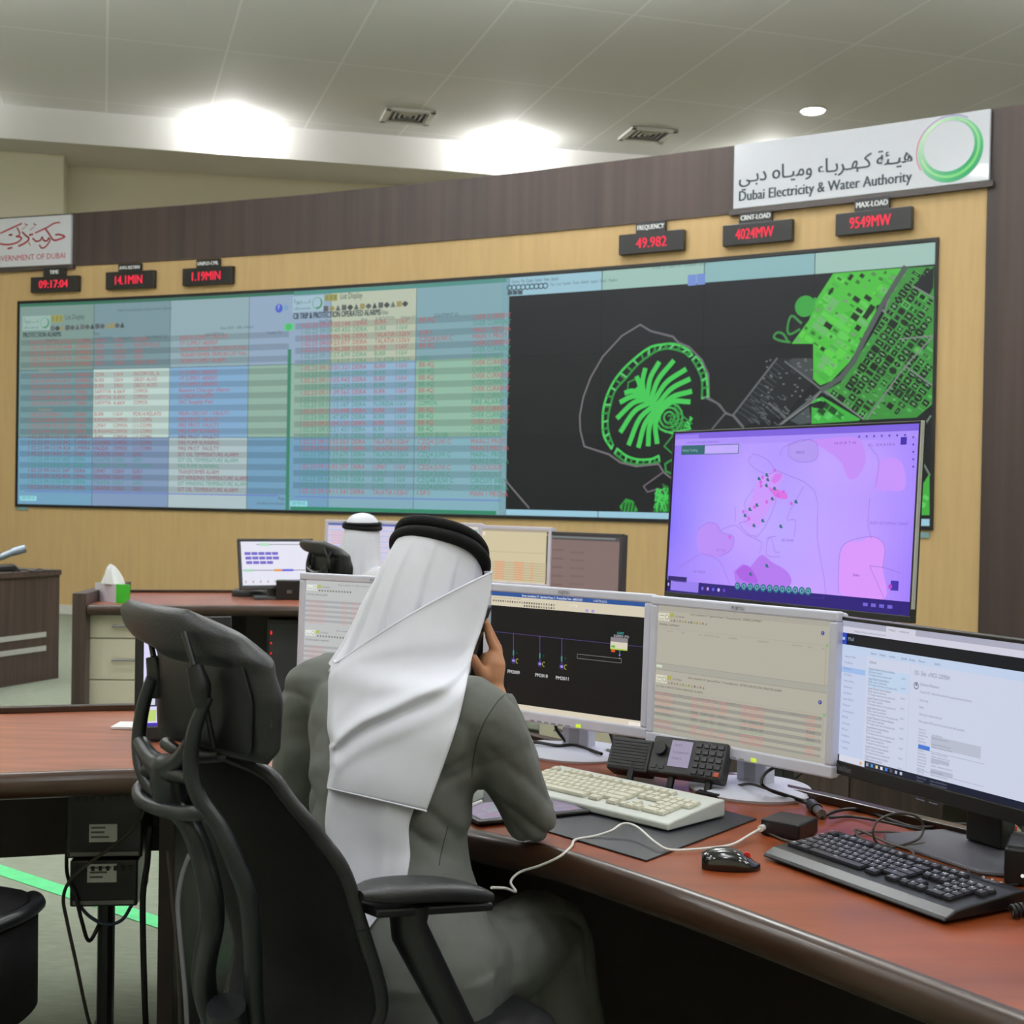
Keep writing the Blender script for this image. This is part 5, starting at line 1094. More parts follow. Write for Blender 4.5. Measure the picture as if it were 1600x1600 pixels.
# two-way radio console on the desk
p = pz(1060, 1236, DESK); YR = math.radians(-32)
t = thing('desk_radio', 'black desk radio with keypad and small lit display under the right white monitor', 'radio', (p.x, p.y, DESK), YR)
Mr = Matrix.Translation((0, 0, .03)) @ Matrix.Rotation(-.5, 4, 'X')
M_rad = mat('charcoal_radio_plastic', (44, 44, 46), .45, spec=.45, var=.05)
slabm(Mr, -.075, .105, 0, .088, -.012, .025).build('body', M_rad, t, bevel=.006, bseg=3)
sp = slabm(Mr, -.185, -.08, .0, .078, .0, .05); sp.build('speaker_box', M_rad, t, bevel=.006, bseg=3)
g = MB()
for i in range(9): k = slabm(Mr, -.178, -.088, .008+i*.0075, .012+i*.0075, -.002, .001); g.add(k.v, k.f)
g.build('speaker_grille', M_black, t)
k = MB(); k.cyl((0, 0, 0), .015, .014, 24, (0, -1, 0)); k.v = [Mr @ (q+Vector((-.051, -.011, .056))) for q in k.v]; k.build('knob', M_black, t, smooth=True)
slabm(Mr, -.028, .022, .02, .08, -.014, -.011).build('display', emit('radio_display', (150, 142, 166), 1.0), t)
cv = Canvas(lambda u, v, h: Mr @ Vector((u, -.0146-h, v)), .0003); cv.text('10:17', -.02, .066, .006, (90, 86, 110), 1); cv.text('TG DISPATCH', -.022, .05, .0045, (96, 92, 116), 1); cv.text('ZONE 4', -.02, .036, .0045, (96, 92, 116), 1); cv.build('display_text', SCREEN, t)
for r in range(5):
    for c_ in range(4):
        red = (r == 0 and c_ == 3)
        slabm(Mr, .032+c_*.0175, .045+c_*.0175, .008+r*.0155, .018+r*.0155, -.0155, -.01).build('key', mat('red_orange_key', (196, 84, 54), .4) if red else M_bkey, t, bevel=.001)
for i in range(2): slabm(Mr, -.066+i*.018, -.054+i*.018, .012, .02, -.0145, -.01).build('key', M_bkey, t)
for x in (-.12, -.02, .07): MB().tube([(x, .015, .045), (x, -.005, .005)], .009, 8).build('foot', M_black, t)
MB().box((.08, .0, .006), (.06, .05, .011)).build('base_block', M_black, t, bevel=.003)
# cables on the desk
def cable(label, pts, r=.0032, m=None, name='cable'):
    return tag(MB().tube(cr([tuple(q) for q in pts], 6), r, 8).build(name, m or M_cable, None, smooth=True), label, 'cable')
Z = DESK+.0045
cable('black cable hanging from the right white monitor to a grey-ended choke', [py(1216, 1196, 2.93), py(1196, 1208, 2.85), py(1190, 1224, 2.80), pz(1206, 1236, DESK+.03), pz(1240, 1247, Z+.006), pz(1262, 1256, Z+.004), pz(1274, 1264, Z+.006)], .0036, name='monitor_cable')
a, b_ = pz(1268, 1257, DESK+.012), pz(1284, 1272, DESK+.012)
t = thing('cable_choke', 'black and grey cable choke lying right of the white monitor base', 'cable choke', (a.x, a.y, DESK))
MB().tube([a, lerp(a, b_, .55)], .0125, 14).build('barrel', M_black, t, world=True, smooth=True); MB().tube([lerp(a, b_, .55), b_], .0095, 14).build('collar', M_metal, t, world=True, smooth=True)
cable('black cable from the desk radio passing before the right white monitor base', [pz(1114, 1224, DESK+.01), pz(1130, 1230, Z), pz(1150, 1228, Z+.01), pz(1172, 1225, Z+.03), pz(1200, 1233, Z+.03), pz(1235, 1244, Z+.012), pz(1262, 1253, Z+.005)], .003, name='radio_cable')
cable('upper, thicker black cable along the desk rear towards the black monitor stand', [pz(1284, 1278, Z), pz(1294, 1272, Z), pz(1318, 1265, Z+.006), pz(1350, 1266, Z), pz(1390, 1281, Z), pz(1430, 1293, Z), pz(1470, 1291, Z+.004), pz(1500, 1288, Z+.006), pz(1535, 1292, Z)], .0036)
cable('lower of the two black cables along the desk rear, ending at the monitor stand', [pz(1296, 1278, Z+.006), pz(1330, 1276, Z), pz(1380, 1284, Z+.006), pz(1420, 1293, Z+.008), pz(1452, 1299, Z), pz(1478, 1303, Z), pz(1500, 1300, Z), pz(1535, 1304, Z)], .0028)
cable('tangled grey-brown cord looped behind the black keyboard', [pz(1326, 1312, Z), pz(1345, 1302, Z), pz(1385, 1300, Z), pz(1420, 1304, Z), pz(1446, 1312, Z), pz(1440, 1318, Z+.004), pz(1400, 1322, Z+.004), pz(1372, 1318, Z+.008), pz(1364, 1300, Z+.03), pz(1372, 1282, Z+.05), pz(1400, 1271, Z+.06), pz(1432, 1276, Z+.05), pz(1443, 1292, Z+.03), pz(1436, 1310, Z+.012), pz(1410, 1320, Z+.006), pz(1376, 1326, Z+.004), pz(1345, 1310, Z+.004), pz(1336, 1297, Z+.008), pz(1350, 1300, Z+.01), pz(1390, 1318, Z+.006), pz(1422, 1328, Z+.012), pz(1428, 1338, Z+.012), pz(1420, 1347, Z+.002)], .0024, M_gcable, 'cord')
cable('black cable end loop hanging behind the black monitor stand', [pz(1578, 1276, DESK+.06), pz(1594, 1290, DESK+.04), pz(1600, 1302, DESK+.015), pz(1590, 1311, Z), pz(1570, 1308, Z), pz(1556, 1302, Z)], .0045)
cable('thin black cable on the desk by the right black box', [pz(1512, 1362, Z), pz(1530, 1376, Z), pz(1560, 1384, Z), pz(1600, 1380, Z), pz(1640, 1372, Z)], .0025)
cable('upper black cable behind the left white monitor base', [pz(815, 1160, DESK+.02), pz(840, 1160, DESK+.026), pz(870, 1165, DESK+.024), pz(900, 1165, DESK+.022), pz(940, 1178, DESK+.022)], .0042)
cable('lower black cable looping out from behind the man\'s arm', [pz(822, 1190, Z), pz(838, 1174, Z+.006), pz(858, 1167, Z+.006), pz(885, 1170, Z), pz(905, 1178, Z)], .0048)
cable('black cable with plug hanging beneath the left white monitor', [py(867, 1128, 3.42), py(870, 1140, 3.42), py(880, 1154, 3.41), py(892, 1168, 3.40), pz(900, 1178, DESK+.012)], .004)
cable('black cable dropping behind the desk radio speaker', [py(952, 1140, 3.3), py(957, 1156, 3.27), py(962, 1172, 3.22), pz(968, 1190, DESK+.012)], .0045)
cable('short white cable loop in front of the desk radio speaker', [pz(960, 1212, Z), pz(972, 1204, Z+.008), pz(988, 1196, Z+.012), pz(984, 1202, Z+.008), pz(972, 1212, Z)], .0022, M_wcable)
p0, p1 = py(1566, 1296, 2.62), py(1586, 1292, 2.63)
t = thing('usb_stick', 'red flat stick poking out beside the black monitor stand', 'usb stick', (p0.x, p0.y, p0.z)); MB().box((p0+p1)/2, (.03, .012, .012), Matrix.Rotation(-.1, 3, 'Y')).build('body', M_red, t, world=True, bevel=.002)
MB().box((p0+p1)/2+Vector((.006, .01, .014)), (.022, .01, .012)).build('cap', M_red, t, world=True, bevel=.002)
p = pz(1568, 1383, DESK); t = thing('speaker_box', 'black box with a small white light at the right edge of the desk', 'black box', (p.x, p.y, DESK), math.radians(-25))
MB().box((.08, .06, .033), (.16, .12, .062)).build('case', M_bmon, t, bevel=.004); MB().cyl((.03, -.0005, .02), .003, .002, 10, (0, -1, 0)).build('indicator', emit('white_dot', (230, 230, 220), 1.0), t)
MB().box((.08, .06, .066), (.15, .11, .004)).build('lid', M_dgrey, t)
p = pz(1580, 1427, DESK+.01); pts = []
for i in range(160):
    a = i/160*math.pi*2*15; q = i/160; b0 = Vector((p.x+q*.13, p.y+.02*math.sin(q*4), DESK+.0125)); pts.append(b0+Vector((0, math.cos(a)*.009, math.sin(a)*.009)))
tag(MB().tube(pts, .0028, 6).build('coiled_cord', M_cable, None, smooth=True), 'black coiled telephone cord at the lower right corner of the desk', 'cord')
# ---- hanging computers under the left desk
def hang(label, x0, x1, y0, y1, Y, depth, lab):
    a, b_ = py(x0, y1, Y), py(x1, y0, Y); z0, z1 = a.z, b_.z
    t = thing('mini_computer', label, 'computer', ((a.x+b_.x)/2, Y, z0), .12, 'small computers slung under the left desk'); w_ = b_.x-a.x; h_ = z1-z0
    MB().box((0, depth/2, h_/2), (w_, depth, h_)).build('case', M_bmon, t, bevel=.005)
    la, lb = py(lab[0], lab[3], Y), py(lab[2], lab[1], Y); lx = (la.x+lb.x)/2-(a.x+b_.x)/2
    MB().box((lx, -.001, (la.z+lb.z)/2-z0), (lb.x-la.x, .002, lb.z-la.z)).build('white_label', mat('grey_white_label', (200, 204, 200), .6), t)
    cv = Canvas(lambda u, v, h: (u, -.0024-h, v), .0003); zc_ = (la.z+lb.z)/2-z0
    for i in range(3): cv.rect(lx-.03, zc_-.012+i*.012, lx+random.uniform(-.01, .025), zc_-.007+i*.012, (96, 100, 98), 1)
    cv.build('label_print', PRINT, t)
    k = MB(); k.box((0, -.003, .012), (w_*.9, .004, .01)); k.build('grey_strip', M_metal, t)
    vs = MB()
    for i in range(8): vs.box((-w_*.38+i*w_*.11, -.0015, h_-.02), (w_*.05, .003, .012))
    vs.build('vent_slot', M_black, t)
    return t
hang('small black labelled computer, upper of the two under the left desk', 106, 222, 1236, 1340, 3.42, .2, (140, 1288, 183, 1315))
hang('small black labelled computer, lower of the two under the left desk', 110, 214, 1345, 1416, 3.40, .2, (137, 1350, 182, 1378))
b = MB(); a0 = py(165, 1416, 3.44)
MB().tube([py(166, 1412, 3.45), py(166, 1440, 3.45), (py(166, 1440, 3.45).x, 3.45, 0.0)], .022, 10).build('support_leg', M_bmon, dl, world=True)
cable('grey cable sweeping across the hanging computers', [py(229, 1250, 3.36), py(222, 1274, 3.34), py(200, 1302, 3.34), py(165, 1330, 3.34), py(135, 1352, 3.34), py(108, 1378, 3.34), py(99, 1404, 3.35), py(104, 1436, 3.36), py(118, 1500, 3.38), py(140, 1600, 3.42), (py(150, 1600, 3.5).x, 3.5, .006)], .0045, M_gcable)
cable('thick black cable hanging right of the computers under the left desk', [py(236, 1290, 3.4), py(232, 1320, 3.4), py(230, 1350, 3.4), py(224, 1390, 3.4), py(223, 1440, 3.4), py(226, 1560, 3.4), (py(226, 1560, 3.4).x, 3.42, .01)], .008)
cable('black cable hanging left of the computers under the left desk', [py(106, 1315, 3.42), py(104, 1345, 3.42), py(106, 1370, 3.4), py(118, 1400, 3.38), py(128, 1440, 3.38), py(140, 1470, 3.40), (py(160, 1470, 3.44).x, 3.44, .3)], .005)
cable('dark blue cable drooping beneath the lower computer', [py(122, 1412, 3.4), py(140, 1432, 3.4), py(165, 1444, 3.4), py(190, 1438, 3.4), py(206, 1414, 3.4)], .0045, mat('dark_blue_cable', (30, 44, 60), .5))
cable('long grey cable hanging by the dark desk support', [py(262, 1330, 3.2), py(266, 1370, 3.2), py(270, 1420, 3.2), py(276, 1480, 3.2), py(280, 1560, 3.2), (py(284, 1560, 3.2).x, 3.2, .006)], .004, M_gcable)
cable('pale grey cable behind the chair, beside the dark desk support', [py(296, 1335, 3.2), py(284, 1370, 3.2), py(278, 1410, 3.2), py(280, 1450, 3.2), py(290, 1560, 3.2), (py(296, 1560, 3.2).x, 3.2, .008)], .006, mat('pale_grey_cable', (130, 130, 136), .5))
# floor tape
def strip(a, b_, w_, nm, lab):
    d = (b_-a).normalized(); n = Vector((-d.y, d.x, 0))*w_/2
    tag(MB().prism([((a-n).x, (a-n).y), ((b_-n).x, (b_-n).y), ((b_+n).x, (b_+n).y), ((a+n).x, (a+n).y)], .0008, .003).build(nm, mat('bright_green_tape', (84, 206, 130), .5, var=.1, scale=20), None), lab, 'floor tape')
a, b_ = pz(0, 1360, 0), pz(245, 1441, 0); strip(a-(b_-a)*.6, b_+(b_-a)*.8, .075, 'floor_tape', 'bright green tape line on the carpet beyond the left desk')
# tissue box on the far desk
pA = pz(181, 942, DESK); t = thing('tissue_box', 'white and green tissue box with a tissue sticking out on the far desk', 'tissue box', (pA.x, pA.y, DESK), .0)
u = .235; yw = 2.45; ca, sa = math.cos(yw), math.sin(yw)
# long side runs from the near corner to the back left
Rm = Matrix.Rotation(yw, 3, 'Z')
a = pz(137, 937, DESK)-pA; a.z = 0; b_ = pz(203, 943, DESK)-pA; b_.z = 0; a = a.normalized()*.215; b_ = Vector((-a.y, a.x, 0)).normalized()*.1 if False else b_
hgt = .105
def quad(o, e1, e2): return [o, o+e1, o+e1+e2, o+e2]
up = Vector((0, 0, hgt)); O = Vector((0, 0, 0)); th_ = .003
MB().add([O, a, a+b_, b_, O+up, a+up, a+b_+up, b_+up], [(0, 1, 2, 3), (4, 5, 6, 7), (0, 1, 5, 4), (2, 3, 7, 6), (1, 2, 6, 5), (0, 3, 7, 4)]).build('carton', mat('lilac_white_carton', (214, 206, 220), .6, var=.02), t)
nb = a.normalized()*-.0015
MB().add([nb, b_+nb, b_+nb+up, nb+up, O+Vector((0, 0, .0)), b_, b_+up, up], [(0, 1, 2, 3), (4, 5, 6, 7), (0, 1, 5, 4), (1, 2, 6, 5), (2, 3, 7, 6), (3, 0, 4, 7)]).build('green_end', mat('bright_green_card', (60, 178, 44), .5, var=.06), t)
tz = Vector((0, 0, .0012)); MB().add([up+tz, a+up+tz, a+b_+up+tz, b_+up+tz, up, a+up, a+b_+up, b_+up], [(0, 1, 2, 3), (4, 5, 6, 7), (0, 1, 5, 4), (1, 2, 6, 5), (2, 3, 7, 6), (3, 0, 4, 7)]).build('green_top', mat('pale_green_card', (120, 200, 120), .5), t)
ts = MB(); cc = (a+b_)/2+up; rings = []
for k in range(9):
    q = k/8; r = (.052*(1-q)**.55+.004); rings.append([cc+Vector((r*1.1*math.cos(w_)*(1+.25*math.sin(3*w_+q*2))-.012*q, r*.7*math.sin(w_)*(1+.2*math.sin(4*w_)), .105*q+.008*math.sin(5*w_)*q)) for w_ in [2*math.pi*i/20 for i in range(20)]])
ts.loft(rings).build('tissue', mat('white_tissue', (232, 234, 236), .9, var=.02), t, smooth=True)
# telephone handset and wires on the dark side desk
p = pz(8, 893, .80); t = thing('telephone', 'silver and black telephone on the dark side desk at the left edge', 'telephone', (p.x, p.y+.1, .80), .5)
MB().loft([[(-.2, -.1, .0), (.06, -.1, 0), (.06, .1, 0), (-.2, .1, 0)], [(-.2, -.1, .03), (.02, -.1, .05), (.02, .1, .05), (-.2, .1, .03)]]).build('base', M_bmon, t, bevel=.01)
MB().tube(cr([(-.12, 0, .07), (-.06, 0, .10), (.02, 0, .135), (.1, 0, .16)], 5), [.02]*5+[.024]*5+[.03]*6, 12).build('handset', mat('silver_blue_plastic', (150, 162, 176), .25, metal=.5), t, smooth=True)
cable('thin black wire curled on top of the dark side desk', [pz(20, 893, .806), pz(38, 890, .812), pz(50, 893, .806), pz(62, 889, .81), pz(70, 892, .806), pz(84, 891, .806)], .004)
# computer tower with red lights under the far desk, small things on it
p = pz(428, 940, DESK); t = thing('computer_tower', 'black computer tower with red lights in the dark opening under the far desk', 'computer', (-1.30, 7.80, .08), 0)
MB().box((0, .2, .29), (.22, .42, .58)).build('case', M_bmon, t, bevel=.006); MB().box((.0, -.006, .3), (.19, .01, .5)).build('front_cover', M_dgrey, t)
for i in range(6): MB().box((-.085, -.013, .50-i*.06), (.008, .004, .01 if i else .02)).build('red_light', emit('red_led_dot', (255, 40, 40), 1.0 if i == 0 else .5), t)
p = pz(390, 932, DESK); tag(MB().loft([[(p.x+x_*.11+.0, p.y+y_*.06, DESK+z_) for x_, y_ in [(math.cos(a), math.sin(a)) for a in [2*math.pi*i/16 for i in range(16)]]] for z_ in (0, .03)]+[[(p.x+x_*.08, p.y+y_*.045, DESK+.05) for x_, y_ in [(math.cos(a), math.sin(a)) for a in [2*math.pi*i/16 for i in range(16)]]]]).build('headset_case', M_black, None, smooth=True, auto=50), 'black rounded pouch left of the small tilted monitor on the far desk', 'pouch')
p = pz(457, 938, DESK); t = thing('dock_box', 'small dark box right of the small tilted monitor on the far desk', 'box', (p.x, p.y+.1, DESK), .1); MB().box((0, 0, .06), (.22, .16, .115)).build('case', M_bmon, t, bevel=.005); MB().box((-.03, -.081, .05), (.03, .003, .02)).build('port', M_metal, t)
# ================================================================== chairs
M_leather = mat('black_leather', (30, 30, 33), .42, spec=.45, var=.06, scale=25, bump=.12, bscale=260)
M_shell = mat('black_chair_plastic', (20, 20, 22), .42, spec=.4, var=.06, scale=20)
M_frame = mat('charcoal_chair_frame', (24, 27, 30), .36, spec=.4, var=.05, scale=20)
M_mesh = mat('black_back_fabric', (13, 13, 14), .75, spec=.2, var=.08, scale=60, bump=.2, bscale=500)
FV = Vector((.73, .68, 0)).normalized(); RV = Vector((FV.y, -FV.x, 0))
O = Vector((-.205, 2.29, 0))
def cw(r, f, z): return O+RV*r+FV*f+Vector((0, 0, z))
def pillow(b, zs, left, right, fc, th0, n=17, m=None):
    thf = th0 if callable(th0) else (lambda z: th0)
    """closed cushion: zs list of heights, left/right functions of z, fc(r, z) mid-surface, th thickness"""
    fr, bk = [], []
    Z = zs
    for j, z in enumerate(Z):
        th = thf(z); l, r_ = left(z), right(z); v = abs(2*j/(len(Z)-1)-1)
        A, B = [], []
        for i in range(n):
            u = 2*i/(n-1)-1; r = lerp(l, r_, (math.sin(u*math.pi/2)+1)/2)
            e = max(0.0, (1-abs(math.sin(u*math.pi/2))**4))**.5*max(0.0, 1-v**4)**.5
            f = fc(r, z); A.append(cw(r, f+th*.5*e+.0008, z)); B.append(cw(r, f-th*.5*e-.0008, z))
        fr.append(A); bk.append(B)
    b.loft(fr, cap=False, closed=False); b.loft(bk, cap=False, closed=False)
    k0 = len(b.v)
    edge = lambda G: G[0]+[g[-1] for g in G[1:]]+G[-1][::-1][1:]+[g[0] for g in G[::-1][1:-1]]
    b.loft([edge(fr), edge(bk)], cap=False)
    return b
def spl(tab):  # piecewise smooth lookup
    def g(x):
        if x <= tab[0][0]: return tab[0][1]
        for (a, va), (c_, vc) in zip(tab[:-1], tab[1:]):
            if x <= c_:
                t = (x-a)/(c_-a); t = t*t*(3-2*t)*.5+t*.5; return va+(vc-va)*t
        return tab[-1][1]
    return g
def sm(o):
    m = o.modifiers.new('Weld', 'WELD'); m.merge_threshold = .0004
    m = o.modifiers.new('Subdivision', 'SUBSURF'); m.levels = 1; m.render_levels = 1; return o
def office_chair(label):
    t = thing('office_chair', label, 'chair', tuple(O), math.atan2(RV.y, RV.x), 'black high-backed operator chairs')
    # headrest
    zz = [1.005+i*(1.225-1.005)/30 for i in range(31)]
    hl = spl([(1.005, -.10), (1.03, -.12), (1.06, -.115), (1.10, -.09), (1.14, -.085), (1.158, -.10), (1.166, -.19), (1.185, -.245), (1.205, -.245), (1.225, -.17)])
    hr = spl([(1.005, .165), (1.03, .19), (1.10, .20), (1.15, .185), (1.19, .145), (1.225, .05)])
    hf = lambda r, z: -.360-.02*(z-1.0)/.2+.75*(r*r)*(1.0 if r < 0 else .7)+(-.03*max(0, (z-1.15)/.07)**1.5)
    hth = spl([(1.005, .05), (1.14, .05), (1.165, .085), (1.225, .07)])
    b = pillow(MB(), zz, hl, hr, hf, hth, 21); h = sm(b.build('headrest', M_leather, t, world=True, smooth=True, auto=0))
    sh_ = lambda g, k, o: (lambda z: g(z)*k+o)
    z2 = [1.02+i*(1.155-1.02)/10 for i in range(11)]
    b = pillow(MB(), z2, lambda z: max(hl(z), -.15)*.86+.004, lambda z: hr(z)*.88-.004, lambda r, z: hf(r, z)-.024, .012, 13); sm(b.build('headrest_shell', M_shell, h, world=True, smooth=True, auto=0))
    # back
    zb = [.50+i*(1.0-.50)/16 for i in range(17)]
    hw = spl([(.50, .16), (.54, .19), (.64, .205), (.74, .205), (.84, .195), (.90, .172), (.96, .14), (.985, .125), (1.0, .10)])
    bf = lambda r, z: -.25+.10+spl([(.5, -.05), (.62, -.02), (.8, -.075), (1.0, -.165)])(z)-.02+.6*r*r
    b = pillow(MB(), zb, lambda z: -hw(z), hw, bf, .03); bk = sm(b.build('backrest', M_mesh, t, world=True, smooth=True, auto=0))
    rim = []
    for i in range(44):
        a = 2*math.pi*i/44; z = .75+.25*math.sin(a)*.985; s_ = math.cos(a); w = hw(z); r = w*(1 if s_ > 0 else -1)*min(1, abs(s_)*3.0)
        rim.append(cw(r, bf(r, z)+.004, z))
    rim.append(rim[0]); b = MB().tube(cr([tuple(p) for p in rim], 3), .011, 10); b.build('backrest_rim', M_shell, bk, world=True, smooth=True)
    # rear frame, from points in front of the back shell
    Yl, Yr, Yc = 2.08, 1.925, 2.0
    def tb(pts, rad, name, m=M_frame, seg=14, flat=1.0, par=None):
        P = cr([tuple(p) if isinstance(p, Vector) else tuple(py(*p)) for p in pts], 6); n = len(P)
        R = [lerp(rad[min(len(rad)-1, int(i/(n-1)*(len(rad)-1)))], rad[min(len(rad)-1, int(i/(n-1)*(len(rad)-1))+1)], (i/(n-1)*(len(rad)-1)) % 1) for i in range(n)]
        return MB().tube(P, R, seg).build(name, m, par or t, world=True, smooth=True)
    fr_ = tb([(238, 1060, Yl), (226, 1095, Yl), (219, 1130, Yl), (217, 1165, Yl-.01), (222, 1200, Yl-.03), (236, 1228, Yl-.05), (262, 1252, Yc), (296, 1290, Yc-.03), (318, 1345, Yc-.03), (332, 1430, Yc-.03), cw(-.03, -.33, .62), cw(0, -.28, .47)], [.010, .0105, .011, .0115, .012, .013, .015, .017, .018, .019, .02], 'back_frame')
    tb([(327, 1090, Yr), (314, 1112, Yr), (303, 1145, Yr), (298, 1185, Yr), (301, 1220, Yr), (316, 1255, Yr), (344, 1295, Yr), (368, 1350, Yr), (390, 1420, Yr+.02), cw(.05, -.29, .60), cw(.03, -.26, .46)], [.007, .0095, .011, .0115, .0115, .013, .014, .015, .015, .016], 'back_frame')
    web = MB()
    for pts, rad in (([(219, 1160, Yl-.01), (236, 1186, Yc+.03), (258, 1200, Yc), (280, 1190, Yc-.03), (299, 1160, Yr)], [.012, .015, .022, .015, .012]), ([(224, 1208, Yl-.03), (240, 1200, Yc+.02), (258, 1202, Yc), (276, 1210, Yc-.03), (302, 1218, Yr)], [.010, .013, .022, .012, .009]), ([(258, 1196, Yc), (262, 1225, Yc), (268, 1255, Yc)], [.022, .026, .024])):
        P = cr([tuple(py(*p)) for p in pts], 6); n = len(P); R = [lerp(rad[min(len(rad)-1, int(i/(n-1)*(len(rad)-1)))], rad[min(len(rad)-1, int(i/(n-1)*(len(rad)-1))+1)], (i/(n-1)*(len(rad)-1)) % 1) for i in range(n)]
        web.tube(P, R, 12)
    web.build('frame_web', M_frame, fr_, world=True, smooth=True)
    tb([(246, 1226, Yc+.05), (226, 1224, Yc+.06), (217, 1234, Yc+.05), (222, 1250, Yc+.02), (244, 1262, Yc-.01), (280, 1270, Yc-.05), (310, 1270, Yr), (328, 1268, Yr+.01)], [.008, .009, .011, .011, .011, .011, .012, .013], 'handle_loop')
    # struts carrying the headrest
    for (a, b1, b2, c_, Y) in (((232, 984), (240, 1026), (245, 1090), (270, 1150), Yl+.01), ((288, 988), (303, 1040), (316, 1105), (334, 1168), Yr)):
        q = tb([(*b1, Y), (lerp(b1[0], b2[0], .5)+3, lerp(b1[1], b2[1], .5), Y), (*b2, Y)], [.012, .016, .011], 'strut_housing', M_shell, 12)
        MB().tube([py(*a, Y+.02), py(*b1, Y)], .0045, 10).build('strut_rod', M_shell, q, world=True, smooth=True)
        MB().tube([py(b1[0]+14, b1[1]+44, Y-.004), py(*c_, Y+.03)], .0045, 10).build('strut_rod', M_shell, q, world=True, smooth=True)
    bp = cw(-.05, -.15, 1.0); MB().tube([cw(-.10, -.365, 1.0), cw(-.04, -.375, .996), cw(.02, -.37, .998), cw(.06, -.36, 1.005)], .010, 10).build('headrest_bar', M_leather, t, world=True, smooth=True)
    # seat, arms, base
    b = MB(); rings = []
    for z, k in ((.445, .9), (.452, .98), (.475, 1.0), (.50, .97), (.512, .86), (.514, .4)):
        ring = []
        for i in range(36):
            a = 2*math.pi*i/36; c_, s_ = math.cos(a), math.sin(a); ring.append(cw(.25*k*math.copysign(abs(c_)**.5, c_), .02+.235*k*math.copysign(abs(s_)**.5, s_), z))
        rings.append(ring)
    b.loft(rings).build('seat', M_leather, t, world=True, smooth=True)
    b = MB(); b.box((0, .0, .40), (.2, .24, .06)); b.build('tilt_housing', M_shell, t, bevel=.015)
    MB().cyl((0, 0, .12), .027, .27, 20).build('gas_lift', M_metal, t, smooth=True)
    sp_ = MB().tube([cw(.05, -.34, .62), cw(.0, -.30, .48), cw(0, -.2, .41), cw(0, 0, .40)], [.03, .035, .035, .03], 12).build('spine_link', M_frame, t, world=True, smooth=True)
    for k in range(5):
        a = 2*math.pi*k/5+.3; e = (.31*math.cos(a), .31*math.sin(a))
        l = MB().tube([(0, 0, .125), (e[0]*.5, e[1]*.5, .105), (e[0], e[1], .08)], [.03, .024, .018], 10).build('base_leg', M_shell, t, smooth=True)
        w_ = MB().cyl((e[0]-.012*math.sin(a), e[1]+.012*math.cos(a), .031), .03, .012, 16, (-math.sin(a), math.cos(a), 0)); w_.cyl((e[0]+.024*math.sin(a), e[1]-.024*math.cos(a), .031), .03, .012, 16, (-math.sin(a), math.cos(a), 0)); w_.cyl((e[0], e[1], .045), .01, .04, 10)
        w_.build('caster', M_shell, l, smooth=True)
    for sx in (1, -1):
        if sx > 0:
            A, B = py(558, 1398, 2.0), py(764, 1388, 2.185)
        else:
            A, B = cw(-.25, -.10, .74), cw(-.25, .17, .74)
        rings = []; ax = (B-A); L = ax.length; ax.normalize(); sd = Vector((ax.y, -ax.x, 0)).normalized()
        for i in range(15):
            q = i/14; wv = .046*max(.12, (1-abs(2*q-1)**3.5))**.5*(1.05-.2*q); hv = .017*max(.2, 1-abs(2*q-1)**4)**.5
            cc = A+ax*(L*q)+Vector((0, 0, .006*math.sin(q*3.14)-.012*q*q*q))
            rings.append([cc+sd*(wv*math.copysign(abs(math.cos(a))**.7, math.cos(a)))+Vector((0, 0, hv*math.copysign(abs(math.sin(a))**.7, math.sin(a)))) for a in [2*math.pi*k/18 for k in range(18)]])
        pad = MB().loft(rings).build('armrest', M_leather, t, world=True, smooth=True)
        c_ = lerp(A, B, .38); MB().tube([c_+Vector((0, 0, -.016)), c_+Vector((0, 0, -.06)), cw(sx*.27, -.05, .56), cw(sx*.25, .0, .44), cw(sx*.08, .0, .41)], [.034, .03, .024, .02, .02], 12).build('arm_post', M_shell, pad, world=True, smooth=True)
        ub = MB().loft([[lerp(A, B, q)+sd*(w_*.03)+Vector((0, 0, zz)) for q, w_, zz in ((q0, -1, -.016), (q0, 1, -.016), (q0, 1, -.03), (q0, -1, -.03))] for q0 in (.06, .94)]).build('pad_base', M_shell, pad, world=True, bevel=.004)
    return t
chair = office_chair('big black high-backed chair with headrest, under the near seated man')
def copy_tree(o, parent=None):
    c = o.copy(); COL.objects.link(c)
    if parent is not None: c.parent = parent
    for ch in [k for k in bpy.data.objects if k.parent == o]: copy_tree(ch, c)
    return c
far_chair = copy_tree(chair)
fp = py(507, 880, 6.75); far_chair.location = (fp.x+.27, 6.75+.30, -.0)
far_chair['label'] = 'black high-backed chair far behind, left of the distant man'
for ch in [k for k in bpy.data.objects if k.parent == far_chair]:
    if ch.name.startswith(('headrest', 'strut')): ch.location.z -= .07
